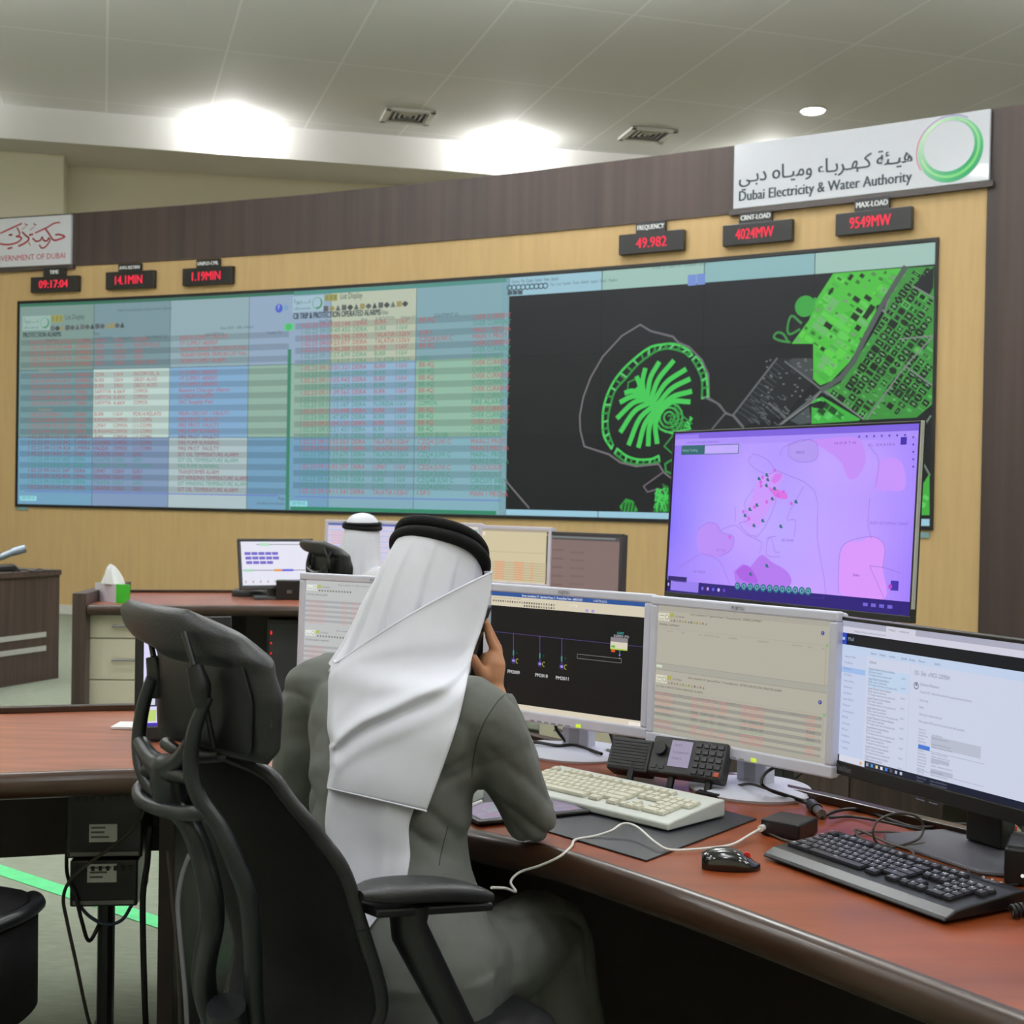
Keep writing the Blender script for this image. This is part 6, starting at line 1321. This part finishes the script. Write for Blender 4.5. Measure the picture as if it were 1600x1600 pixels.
# low mesh chair at the bottom left corner
p = py(-16, 1446, 2.85); t = thing('task_chair', 'low black mesh chair cut off at the bottom left corner', 'chair', (p.x, p.y, 0), 1.35)
zt = p.z+.02
rim = cr([(-.2, .02, zt-.18), (-.19, 0, zt-.04), (-.1, -.05, zt), (.0, -.07, zt+.005), (.12, -.04, zt-.005), (.185, .03, zt-.03), (.19, .06, zt-.2)], 6)
MB().tube(rim, .016, 10).build('back_rim', M_frame, t, smooth=True)
b = MB(); n = len(rim); b.loft([[Vector(q) for q in rim], [Vector((q[0]*.95, q[1]-.005, zt-.22)) for q in rim]], cap=False, closed=False); o = b.build('back_mesh', M_mesh, t, smooth=True); o.modifiers.new('Solidify', 'SOLIDIFY').thickness = .006
b = MB(); rr = []
for z, k in ((.43, .9), (.45, 1), (.48, .98), (.495, .8)): rr.append([(.22*k*math.copysign(abs(math.cos(a))**.5, math.cos(a)), .2+.22*k*math.copysign(abs(math.sin(a))**.5, math.sin(a)), z) for a in [2*math.pi*i/28 for i in range(28)]])
b.loft(rr).build('seat', M_mesh, t, smooth=True)
MB().tube([(0, -.05, zt-.2), (0, -.03, zt-.34), (0, .0, .42), (0, .2, .42)], .02, 10).build('back_bracket', M_shell, t, smooth=True)
MB().cyl((0, .2, .1), .026, .34, 16).build('gas_lift', M_metal, t, smooth=True)
for k in range(5):
    a = 2*math.pi*k/5; l = MB().tube([(0, .2, .1), (.28*math.cos(a), .2+.28*math.sin(a), .07)], [.028, .017], 10).build('base_leg', M_shell, t, smooth=True)
    MB().cyl((.28*math.cos(a)-.012, .2+.28*math.sin(a), .029), .028, .024, 16, 'X').build('caster', M_shell, l, smooth=True)
# ================================================================== people
M_skin = mat('warm_skin', (186, 134, 100), .5, spec=.35, var=.05, scale=30, trans=.08)
M_robe = mat('grey_olive_robe_cloth', (100, 102, 98), .8, spec=.15, var=.04, scale=40, bump=.10, bscale=700)
M_scarf = mat('white_headscarf_cotton', (226, 227, 238), .85, spec=.1, var=.015, scale=40, bump=.06, bscale=900)
M_cord = mat('black_wool_cord', (14, 14, 16), .8, spec=.2, var=.1, scale=80, bump=.2, bscale=400)
def remesh(o, vox, it=4, fac=.5, disp=None):
    m = o.modifiers.new('Remesh', 'REMESH'); m.mode = 'VOXEL'; m.voxel_size = vox; m.use_smooth_shade = True
    s_ = o.modifiers.new('Smooth', 'SMOOTH'); s_.iterations = it; s_.factor = fac
    dg = bpy.context.evaluated_depsgraph_get(); me = bpy.data.meshes.new_from_object(o.evaluated_get(dg)); old = o.data
    o.modifiers.clear(); me.materials.clear(); me.materials.append(old.materials[0]); o.data = me; me.name = o.name
    if disp:
        me.calc_loop_triangles() if hasattr(me, 'calc_loop_triangles') else None
        no = [v.normal.copy() for v in me.vertices]
        for v, n in zip(me.vertices, no): v.co += n*disp(v.co, n)
    me.shade_smooth(); return o
def sect(c, ax, fw, a, b_, n=28, p=2.3):
    ring = []
    for i in range(n):
        q = 2*math.pi*i/n; cs, sn = math.cos(q), math.sin(q)
        ring.append(Vector(c)+ax*(a*math.copysign(abs(cs)**(2/p), cs))+fw*(b_*math.copysign(abs(sn)**(2/p), sn)))
    return ring
# ------------------------------------------------ the man on the telephone
fwd = Vector((.65, .76, 0)).normalized(); rgt = Vector((fwd.y, -fwd.x, 0))
PEL = Vector((-.185, 2.375, .56)); MIDS = Vector((-.205, 2.52, 1.035)); HEAD = Vector((-.137, 2.602, 1.228))
man = thing('person', 'man in a white headscarf and grey robe, seated from behind, phone at his ear', 'person', (PEL.x, PEL.y, 0))
SEC = [(.50, PEL+Vector((0, 0, -.06)), .19, .155), (.58, PEL+Vector((0, 0, .02)), .192, .15), (.68, lerp(PEL, MIDS, .28)-rgt*.02, .160, .13), (.78, lerp(PEL, MIDS, .47)-rgt*.03, .150, .125), (.90, lerp(PEL, MIDS, .72)-rgt*.018, .178, .128), (.98, lerp(PEL, MIDS, .90), .205, .118), (1.035, MIDS, .185, .10), (1.065, MIDS+Vector((.012, .015, .033)), .12, .075), (1.09, MIDS+Vector((.022, .026, .06)), .066, .062)]
SHR = Vector((-.052, 2.405, 1.005)); SHL = Vector((-.375, 2.655, 1.0))
ELR = pz(828, 1272, .803); WRR = py(767, 1076, 2.615)
ELL = Vector((-.43, 2.74, .79)); WRL = Vector((-.25, 2.98, .785))
HPR, HPL = PEL+rgt*.095+Vector((0, 0, -.02)), PEL-rgt*.095+Vector((0, 0, -.02))
KNR, KNL = Vector((.085, 2.66, .53)), Vector((-.15, 2.84, .53))
ANR, ANL = Vector((.16, 2.80, .09)), Vector((-.07, 2.99, .09))
# body
b = MB()
b.loft([sect(c_, rgt, fwd, a*.88, d*.88) for z, c_, a, d in SEC])
for q in ((SHR, ELR, WRR), (SHL, ELL, WRL)): b.tube([q[0], lerp(q[0], q[1], .5), q[1], lerp(q[1], q[2], .4), q[2]], [.052, .046, .038, .036, .026], 14)
for q in ((HPR, KNR, ANR), (HPL, KNL, ANL)):
    b.tube([q[0], lerp(q[0], q[1], .5), q[1], lerp(q[1], q[2], .35), q[2]], [.082, .072, .056, .052, .036], 14)
    b.ball(q[2]+fwd*.06+Vector((0, 0, -.05)), (.045, .045, .035), M=None); b.tube([q[2]+Vector((0, 0, -.03)), q[2]+fwd*.17+Vector((0, 0, -.055))], [.038, .03], 12)
# head with a face, tilted forward and to the right
HM = Matrix.Rotation(math.atan2(rgt.y, rgt.x), 3, 'Z') @ Matrix.Rotation(-.5, 3, 'X') @ Matrix.Rotation(.17, 3, 'Y')   # local x right, y forward, z up
def hp(x, y, z): return HEAD+HM @ Vector((x, y, z))
b.ball(HEAD, (.069, .088, .096), 24, 16, HM); b.ball(hp(0, .03, -.06), (.055, .06, .06), 18, 12, HM)
b.tube([MIDS+Vector((.01, .01, .0)), hp(0, -.02, -.06)], [.06, .056], 14)
b.tube([hp(0, .088, .012), hp(0, .108, -.028)], [.009, .015], 10)
b.ball(hp(0, .086, -.062), (.024, .012, .008), 12, 8, HM)
for sx in (-1, 1): b.ball(hp(sx*.066, .0, -.02), (.009, .018, .028), 12, 8, HM); b.ball(hp(sx*.03, .082, .016), (.014, .012, .008), 12, 8, HM)
# right hand round the telephone
def fing(pts, rad): b.tube(cr([tuple(py(*p)) for p in pts], 4), [lerp(rad[0], rad[1], i/(len(pts)*4-4)) for i in range(len(pts)*4-3)], 10)
D = 2.615
b.tube([py(767, 1078, D), py(767, 1055, D), py(768, 1038, D+.005), py(769, 1022, D+.012)], [.024, .027, .029, .022], 12)
b.tube([py(767, 1060, D+.03), py(770, 1030, D+.05)], [.024, .022], 12)
fing([(771, 1036, D), (775, 1020, D+.002), (767, 1003, D-.004), (762, 986, D-.008), (757, 969, D-.012)], (.0105, .0072))
fing([(774, 1034, D+.02), (779, 1017, D+.022), (770, 997, D+.018), (762, 978, D+.012), (756, 964, D+.008)], (.0105, .0072))
fing([(773, 1034, D+.042), (778, 1020, D+.044), (770, 1000, D+.04), (762, 982, D+.034), (756, 970, D+.03)], (.010, .007))
fing([(771, 1038, D+.062), (775, 1026, D+.064), (768, 1008, D+.06), (761, 993, D+.054)], (.009, .0065))
fing([(764, 1068, D-.008), (752, 1052, D-.028), (744, 1038, D-.036), (737, 1023, D-.038)], (.0145, .0095))
# left hand flat on the desk
b.tube([WRL, WRL+fwd*.05+Vector((0, 0, -.012))], [.027, .032], 12); b.tube([WRL+fwd*.04+rgt*-.0+Vector((0, 0, -.012)), WRL+fwd*.09+Vector((0, 0, -.018))], [.036, .03], 12)
for k in range(4):
    o_ = rgt*(-.03+.02*k); l_ = (.062, .07, .066, .052)[k]; b.tube([WRL+fwd*.085+o_+Vector((0, 0, -.016)), WRL+fwd*(.085+l_*.5)+o_*1.1+Vector((0, 0, -.008)), WRL+fwd*(.085+l_)+o_*1.15+Vector((0, 0, -.022))], [.0095, .0085, .007], 10)
b.tube([WRL+fwd*.03+rgt*.03, WRL+fwd*.07+rgt*.06+Vector((0, 0, -.02))], [.013, .009], 10)
body = remesh(b.build('body', M_skin, man, world=True), .0042, 5, .5)
# eyes, brows and beard shadow belong to the face
for sx in (-1, 1):
    MB().ball(hp(sx*.03, .089, .016), (.009, .006, .006), 12, 8, HM).build('eye', mat('dark_eye', (40, 30, 26), .3), body, world=True, smooth=True)
    MB().tube([hp(sx*.014, .098, .032), hp(sx*.045, .088, .034)], [.004, .003], 8).build('eyebrow', mat('black_hair', (24, 20, 18), .7), body, world=True, smooth=True)
# robe
b = MB(); b.loft([sect(c_, rgt, fwd, a*1.03, d*1.04) for z, c_, a, d in SEC])
def limb(pts, rad, n=16): P = cr([tuple(p) for p in pts], 4); R = [r_[0] for r_ in cr([(r,) for r in rad], 4)]; b.tube(P, R, n)
limb([MIDS+rgt*.13+Vector((0, 0, -.03)), SHR+Vector((0, 0, .0)), lerp(SHR, ELR, .5)+Vector((.0, .0, .0)), ELR], [.068, .064, .063, .055])
b.ball(ELR+Vector((.002, -.002, 0)), .0565, 18, 12)
limb([ELR, lerp(ELR, WRR, .5), lerp(ELR, WRR, .92)], [.054, .05, .040])
limb([MIDS-rgt*.13+Vector((0, 0, -.03)), SHL, lerp(SHL, ELL, .5), ELL], [.08, .08, .07, .056]); b.ball(ELL, .055, 18, 12)
limb([ELL, lerp(ELL, WRL, .5), lerp(ELL, WRL, .95)], [.054, .048, .042])
for q in ((HPR, KNR, ANR), (HPL, KNL, ANL)): limb([q[0], lerp(q[0], q[1], .5), q[1], lerp(q[1], q[2], .4), lerp(q[1], q[2], .85)], [.10, .094, .084, .085, .09])
b.loft([sect(lerp(lerp(HPR, HPL, .5), lerp(KNR, KNL, .5), q)+Vector((0, 0, -.01)), rgt, Vector((0, 0, 1)), .17-.02*q, .085-.01*q) for q in (0, .5, 1)])
def crease(across, along, seed, ka=13.0, kl=3.2):
    return max(0.0, 1-abs(noise.noise(Vector((across*ka, along*kl, seed))))*3.0)**1.4
def wrk(co, n):
    p = co
    return .003*noise.noise(Vector((p.x*9, p.y*9, p.z*16)))+.0015*noise.noise(Vector((p.x*22, p.y*22, p.z*40)))
def wrk2(co, n):
    q = rootm(man) @ co; d = wrk(co, n)
    u = (q.z+.75*q.x)/1.25; v = (q.x-.75*q.z)/1.25       # across / along the folds fanning from the right armpit
    w1 = math.exp(-((q.z-.80)/.13)**2)*max(0, min(1, (q.x+.29)/.06)); d -= .010*w1*crease(u, v, 1.7, 15)
    w2 = math.exp(-((q-Vector((-.09, 2.36, .90))).length/.08)**2); d -= .007*w2*crease(q.z-.4*q.x, q.x, 4.2, 16)
    w3 = max(0, min(1, (-.33-q.x)/.05)); d -= .011*w3*crease(q.z+.45*q.y, q.y-.4*q.z, 8.1, 11)
    w5 = max(0, min(1, (.64-q.z)/.06)); d -= .011*w5*crease(q.x-.8*q.y, q.x+q.y, 6.4, 9)
    d -= .0015*crease(q.x+.3*q.z, q.z, 9.9, 8, 2.0)
    return d
robe = remesh(b.build('robe', M_robe, man, world=True), .0062, 5, .5, wrk2)
# sleeve and side seams laid on the cloth
from mathutils.bvhtree import BVHTree
_Mw = rootm(man); _bv = BVHTree.FromPolygons([_Mw @ v.co for v in robe.data.vertices], [tuple(p.vertices) for p in robe.data.polygons])
M_seam = mat('dark_seam_thread', (58, 58, 56), .9)
for pts in ([(790, 1084), (776, 1098), (757, 1128), (745, 1160), (739, 1192), (737, 1215)], [(700, 1290), (690, 1330), (686, 1352)]):
    H = []
    for x, y in cr(pts, 6):
        h = _bv.ray_cast(CPOS, ray(x, y).normalized())
        if h[0] is not None: H.append(h[0]-ray(x, y).normalized()*.0002)
    if len(H) > 3: MB().tube(H, .0011, 6).build('seam', M_seam, robe, world=True, smooth=True)
# telephone held at the ear (a thing of its own)
pa, pb_ = py(730, 1046, 2.60), py(757, 962, 2.60); ax = (pb_-pa).normalized(); mid = (pa+pb_)/2
wv = Vector((.1, 1, 0)).normalized(); wv = (wv-ax*wv.dot(ax)).normalized(); tv = ax.cross(wv)
t = thing('mobile_phone', 'black mobile phone held at the seated man\'s right ear', 'phone', tuple(mid))
Rp = Matrix((tv, wv, ax)).transposed()
MB().box(mid+wv*.012, (.009, .072, .148), Rp).build('case', M_bmon, t, world=True, bevel=.003, bseg=3)
MB().box(mid+wv*.012-tv*.0048*(1 if tv.x > 0 else -1), (.001, .066, .138), Rp).build('glass', M_blk, t, world=True)
# ---- headscarf
DA = [(0, .083), (.25, .096), (.5, .113), (.75, .124), (1, .143)]; DD = [(0, .094), (.25, .104), (.5, .108), (.75, .112), (1, .12)]
up_ = Vector((0, 0, 1)); AG = py(686, 871, 2.61)
def bodyhit(x, y, inf=0.0):
    """depth of the back of the figure (torso or draped head) along the ray through the photograph point"""
    r = ray(x, y); best = None; tang = None
    tA = [(z_, c_, a, d) for z_, c_, a, d in SEC[:-2]]
    tD = [(lerp(1.06, AG.z, k/8), lerp(Vector((-.214, 2.568, 1.06)), AG, k/8), spl(DA)(1-k/8)*1.05, spl(DD)(1-k/8)*1.05) for k in range(9)]
    for tab, lo, hi in ((tA, .3, 1.075), (tD, 1.03, 1.36)):
        Y = 2.42; ok = False
        for _ in range(6):
            z = CAMZ+r.z*Y/r.y
            if z <= tab[0][0]: c_, a, d = tab[0][1:]
            elif z >= tab[-1][0]: c_, a, d = tab[-1][1:]
            else:
                for (z0, c0, a0, d0), (z1, c1, a1, d1) in zip(tab[:-1], tab[1:]):
                    if z0 <= z <= z1: q = (z-z0)/(z1-z0); c_, a, d = lerp(c0, c1, q), lerp(a0, a1, q), lerp(d0, d1, q); break
            a += inf; d += inf
            ex = Vector((r.x/r.y, 1.0, 0)); cc = Vector((c_.x, c_.y, 0)); u0 = -cc.dot(rgt)/a; v0 = -cc.dot(fwd)/d; ux = ex.dot(rgt)/a; vx = ex.dot(fwd)/d
            A_ = ux*ux+vx*vx; B2 = u0*ux+v0*vx; C2 = u0*u0+v0*v0-1; disc = B2*B2-A_*C2
            Yt = -B2/A_; ok = disc > 0
            Y = Yt-(math.sqrt(disc)/A_ if ok else 0)
        if lo <= z <= hi:
            if ok and (best is None or Y < best): best = Y
            if tang is None or Y < tang: tang = Y
    return best if best is not None else (tang if tang is not None else 2.45)
def smooth_grid(G, it=3):
    for _ in range(it):
        N = [r[:] for r in G]
        for j in range(len(G)):
            for i in range(len(G[0])):
                s_ = G[j][i]*2; w_ = 2
                for dj, di in ((1, 0), (-1, 0), (0, 1), (0, -1)):
                    if 0 <= j+dj < len(G) and 0 <= i+di < len(G[0]): s_ += G[j+dj][i+di]; w_ += 1
                N[j][i] = s_/w_
        G = N
    return G
def sheet(L, R, inf, nu, nv, fold=None, wrapL=.09, wrapR=.06, sag=lambda u, v: (0, 0), push=0.0, it=4):
    """cloth hung on the back: L and R are boundary curves (photo points), wrapped round both sides"""
    Lc, Rc = cr(L, 10), cr(R, 10)
    def at(c_, v): i = v*(len(c_)-1); k = min(len(c_)-2, int(i)); f = i-k; return tuple(lerp(a, b__, f) for a, b__ in zip(c_[k], c_[k+1]))
    D = []; XY = []
    for j in range(nv+1):
        v = j/nv; l, r = at(Lc, v), at(Rc, v); row = []; xy = []
        for i in range(nu+1):
            u = i/nu; x, y = lerp(l[0], r[0], u), lerp(l[1], r[1], u); sx, sy = sag(u, v); x += sx; y += sy
            xy.append((x, y)); row.append(bodyhit(x, y, inf))
        D.append(row); XY.append(xy)
    D = smooth_grid(D, it)
    rings = []
    for j in range(nv+1):
        pts = []
        for i in range(nu+1):
            x, y = XY[j][i]; d = D[j][i]-push-(fold(x, y) if fold else 0); pts.append(py(x, y, d))
        # wrap the two borders away from the viewer
        a0 = pts[0]-pts[1]; vd = (pts[0]-CPOS).normalized(); ex = []
        for k, (s1, s2) in enumerate(((.010, .35), (.004, .7), (-.012, 1.0))): ex.append(pts[0]+a0.normalized()*s1*.4+vd*(wrapL*s2)-CR*(.012*s2*s2))
        b0 = pts[-1]-pts[-2]; vd2 = (pts[-1]-CPOS).normalized(); ey = [pts[-1]+vd2*(wrapR*s2)-CR*(.014*s2*s2) for s2 in (.35, .7, 1.0)]
        rings.append(ex[::-1]+pts+ey)
    return rings
def clothmesh(rings, name, par, th=.0025, jit=.0):
    b = MB().loft(rings, cap=False, closed=False); o = b.build(name, M_scarf, par, world=True, smooth=True, auto=0)
    m = o.modifiers.new('Subdivision', 'SUBSURF'); m.levels = 1; m.render_levels = 1
    m = o.modifiers.new('Solidify', 'SOLIDIFY'); m.thickness = th; m.offset = 0
    return o
# cap and inner drape : rings from the crown down, open at the face
hn = (HM @ Vector((0, 0, 1))).normalized()
agn = Vector((.26, .56, 1)).normalized()
au = (rgt-agn*rgt.dot(agn)).normalized(); af = agn.cross(au)      # af points forward
def capring(c_, u, f, a, d, open_=0.0, n=140, fold=0.0, ph=0.0):
    ring = []
    for i in range(n+1):
        q = lerp(math.pi/2+open_, math.pi/2+2*math.pi-open_, i/n)
        w_ = ((q+ph)/.52) % 1; k = 1+fold*(1.25*(w_ if w_ < .86 else (1-w_)/.14*.86)-.5+.25*math.sin(5*q+ph))
        ring.append(c_+u*(a*k*math.cos(q))+f*(d*k*math.sin(q)))
    return ring
PH = .25
rings = []
for q, r_ in ((.057, .001), (.055, .03), (.049, .055), (.035, .075), (.016, .086), (0, .0885)): rings.append(capring(AG+agn*q, au, af, r_*.93, r_*1.06, .02))
N_ = 14
for j in range(1, N_+1):
    q = j/N_
    c_ = AG.lerp(Vector((HEAD.x-.045, HEAD.y-.065, 1.055)), q) if False else lerp(AG, Vector((-.214, 2.568, 1.06)), q)
    n2 = agn.lerp(up_, min(1, q*1.5)).normalized(); u2 = (rgt-n2*rgt.dot(n2)).normalized(); f2 = n2.cross(u2)
    a = spl(DA)(q); d = spl(DD)(q)
    rings.append(capring(c_, u2, f2, a, d, lerp(.05, .6, min(1, max(0, q-.2)*2)), fold=.075*min(1, q*2.2+.12), ph=PH))
scarf = clothmesh(rings, 'headscarf', man)
# diagonal wrap thrown over the shoulder
Lw = [(529, 1034), (521, 1060), (518, 1100), (517, 1135), (521, 1165), (521, 1195), (517, 1232)]
Rw = [(769, 894), (766, 930), (755, 975), (738, 1025), (729, 1070), (715, 1130), (692, 1198), (666, 1267)]
ridge = cr([(521, 1168), (560, 1136), (610, 1112), (660, 1090), (705, 1068), (742, 1030)], 8)
def foldf(x, y):
    # height above the ridge line at this x
    for (x0, y0), (x1, y1) in zip(ridge[:-1], ridge[1:]):
        if x0 <= x <= x1:
            s_ = y-lerp(y0, y1, (x-x0)/(x1-x0)); break
    else: s_ = 60 if x > 700 else -60
    f = .020*math.exp(-((s_+2)/16)**2) if s_ < -2 else .020*math.exp(-((s_+2)/5)**2)
    f += .007*math.exp(-((s_-34)/14)**2)
    # a second soft crease across the middle of the wrap
    c2_ = y-(1010+.16*(640-x)+.0009*(x-640)**2); f += .004*math.exp(-(c2_/14)**2)
    f += .002*math.sin((x+.4*y)/26)+.0015*math.sin((x*.3-y)/19)
    return f
wrapr = sheet(Lw, Rw, .024, 34, 40, foldf, .10, .05, lambda u, v: (0, (1-v)*(-8*math.sin(math.pi*u))), .012, it=8)
e1 = clothmesh(wrapr, 'scarf_wrap', scarf)
# rolled upper edge
top = wrapr[0]; MB().tube(top, .0022, 8).build('scarf_hem', M_scarf, e1, world=True, smooth=True)
bot = [p-_F*.001 for p in wrapr[-1][2:-2]]; MB().tube(bot, .0016, 8).build('scarf_hem', M_scarf, e1, world=True, smooth=True)
# hanging tail below
Lt = [(522, 1222), (517, 1262), (516, 1300), (528, 1350), (542, 1400), (548, 1440), (556, 1475)]
Rt = [(652, 1250), (640, 1285), (639, 1310), (641, 1335), (639, 1352), (637, 1364), (634, 1373)]
tf = lambda x, y: .003*math.sin((x-.15*y)/16)+.003*math.exp(-((x-600+.1*(y-1300))/9)**2)
tail = sheet(Lt, Rt, .016, 18, 26, tf, .05, .03, lambda u, v: (0, 0), .004)
e2 = clothmesh(tail, 'scarf_tail', scarf)
MB().tube([p-_F*.001 for p in tail[-1][2:-2]], .002, 8).build('scarf_hem', M_scarf, e2, world=True, smooth=True)
# head cord
c_ = MB(); c_.torus(AG+agn*.006, .0905, .0125, agn, 56, 12, wob=.002); k1 = c_.build('head_cord', M_cord, man, world=True, smooth=True, auto=0)
MB().torus(AG+agn*.026-af*.003, .086, .0115, (agn+af*.06).normalized(), 56, 12, wob=.003).build('upper_coil', M_cord, k1, world=True, smooth=True, auto=0)
# ------------------------------------------------ the distant man
F2 = Vector((.42, .91, 0)).normalized(); R2_ = Vector((F2.y, -F2.x, 0))
hd = py(566, 825, 7.2); H2 = Vector((hd.x, 7.2, hd.z-.035)); P2 = Vector((H2.x-F2.x*.1, H2.y-F2.y*.12, .54)); M2 = Vector((H2.x-F2.x*.03, H2.y-F2.y*.04, H2.z-.21))
m2 = thing('person', 'distant man in a white headscarf and black cord, seated at the far desk', 'person', (P2.x, P2.y, 0))
sec2 = [(P2+Vector((0, 0, -.06)), .18, .14), (P2+Vector((0, 0, .06)), .18, .13), (lerp(P2, M2, .5), .175, .12), (lerp(P2, M2, .85), .2, .115), (M2, .175, .095), (M2+Vector((0, 0, .05)), .08, .06)]
b = MB(); b.loft([sect(c_, R2_, F2, a*.88, d*.88) for c_, a, d in sec2]); b.tube([M2, H2], [.055, .05], 12); b.ball(H2, (.075, .094, .108), 20, 14, Matrix.Rotation(math.atan2(R2_.y, R2_.x), 3, 'Z'))
b.tube([H2+F2*.09+Vector((0, 0, 0)), H2+F2*.108+Vector((0, 0, -.03))], [.008, .014], 8)
arms = []
for sx in (-1, 1):
    sh2 = M2+R2_*(.19*sx)+Vector((0, 0, -.03)); el = sh2+F2*.12+R2_*(.05*sx)+Vector((0, 0, -.235)); wr = el+F2*.2-R2_*(.08*sx)+Vector((0, 0, .02)); wr.z = max(wr.z, .79)
    arms.append((sh2, el, wr)); b.tube([sh2, el, wr], [.05, .038, .026], 12); b.tube([wr, wr+F2*.08], [.03, .026], 10)
    for k in range(4): b.tube([wr+F2*.07+R2_*(-.027+.018*k), wr+F2*(.11+.01*(k in (1, 2)))+R2_*(-.03+.02*k), wr+F2*(.14+.01*(k in (1, 2)))+R2_*(-.03+.02*k)+Vector((0, 0, -.014))], [.009, .008, .007], 8)
    b.tube([wr+F2*.02-R2_*(.025*sx), wr+F2*.06-R2_*(.055*sx)], [.012, .009], 8)
    hp2 = P2+R2_*(.09*sx); kn = hp2+F2*.42+Vector((0, 0, -.03)); an = kn+F2*.06+Vector((0, 0, -.42)); b.tube([hp2, kn, an], [.08, .055, .036], 12); b.tube([an+Vector((0, 0, -.04)), an+F2*.17+Vector((0, 0, -.06))], [.036, .028], 10)
remesh(b.build('body', M_skin, m2, world=True), .008, 4)
b = MB(); b.loft([sect(c_, R2_, F2, a*1.03, d*1.04) for c_, a, d in sec2])
for (sh2, el, wr) in arms: b.tube([lerp(M2, sh2, .6), sh2, el, lerp(el, wr, .9)], [.07, .075, .056, .042], 14)
for sx in (-1, 1):
    hp2 = P2+R2_*(.09*sx); kn = hp2+F2*.42+Vector((0, 0, -.03)); an = kn+F2*.06+Vector((0, 0, -.42)); b.tube([hp2, kn, lerp(kn, an, .85)], [.1, .085, .085], 14)
remesh(b.build('robe', mat('white_robe_cloth', (214, 214, 218), .85, spec=.1, var=.02, scale=40), m2, world=True), .014, 4, .5, wrk)
rings = []; C2 = H2+Vector((0, 0, .035))
for q, r_ in ((.080, .001), (.078, .02), (.072, .05), (.055, .075), (.03, .09), (0, .094)): rings.append(capring(C2+Vector((0, 0, q)), R2_, F2, r_*.93, r_*1.05, .02, 48))
for j in range(1, 13):
    q = j/12; rings.append(capring(C2+Vector((0, 0, -.40*q))-F2*(.05*q), R2_, F2, .09+.06*q+.05*max(0, q-.4), .098+.03*q, lerp(.1, 1.1, min(1, q*2)), 48, .06*min(1, q*2), 2.1))
s2 = clothmesh(rings, 'headscarf', m2)
c_ = MB(); c_.torus(C2+Vector((0, 0, .004)), .096, .0125, (0.05, -.06, 1), 44, 10); k2 = c_.build('head_cord', M_cord, m2, world=True, smooth=True, auto=0); MB().torus(C2+Vector((0, 0, .022)), .093, .0115, (0.0, -.04, 1), 44, 10).build('upper_coil', M_cord, k2, world=True, smooth=True, auto=0)
# ================================================================== light and camera
def lampgrid():
    k = 0
    for y in (-2.0, 1.5, 5.0, 8.5, 11.2):
        for x in (-6.5, -3.2, 0.2, 3.6, 7.0):
            light('ceiling_lamp', 'AREA', (x, y, CEIL-.02), LAMP, (.97, .985, 1.0), .6)
for y, e in ((0.0, 120), (5.0, 130), (9.6, 330)):      # added upward fill to brighten the ceiling, no fixtures behind it
    for x in (-5.0, 0.5, 6.0): light('ceiling_fill_light', 'AREA', (x, y, 5.3), e, (.96, .98, 1.0), .7, (math.pi, 0, 0))
LAMP = 35
lampgrid()
w = bpy.data.worlds.new('World'); SC.world = w; w.use_nodes = True
w.node_tree.nodes['Background'].inputs[0].default_value = (.6, .65, .7, 1); w.node_tree.nodes['Background'].inputs[1].default_value = .02
cam = bpy.data.cameras.new('camera'); co = bpy.data.objects.new('camera', cam); COL.objects.link(co)
cam.sensor_width = 36; cam.lens = FPX/1600*36; cam.clip_start = .05; cam.clip_end = 100
cam.dof.use_dof = True; cam.dof.focus_distance = 2.7; cam.dof.aperture_fstop = 11
M4 = Matrix.Identity(4)
for i in range(3): M4[i][0] = CR[i]; M4[i][1] = CU[i]; M4[i][2] = -_F[i]; M4[i][3] = CPOS[i]
co.matrix_world = M4
SC.camera = co
SC.view_settings.view_transform = 'Standard'; SC.view_settings.look = 'None'; SC.view_settings.exposure = 0; SC.view_settings.gamma = 1
SC.view_settings.use_curve_mapping = False
SC.cycles.max_bounces = 8; SC.cycles.diffuse_bounces = 4; SC.cycles.sample_clamp_indirect = 6
SC.cycles.use_denoising = True
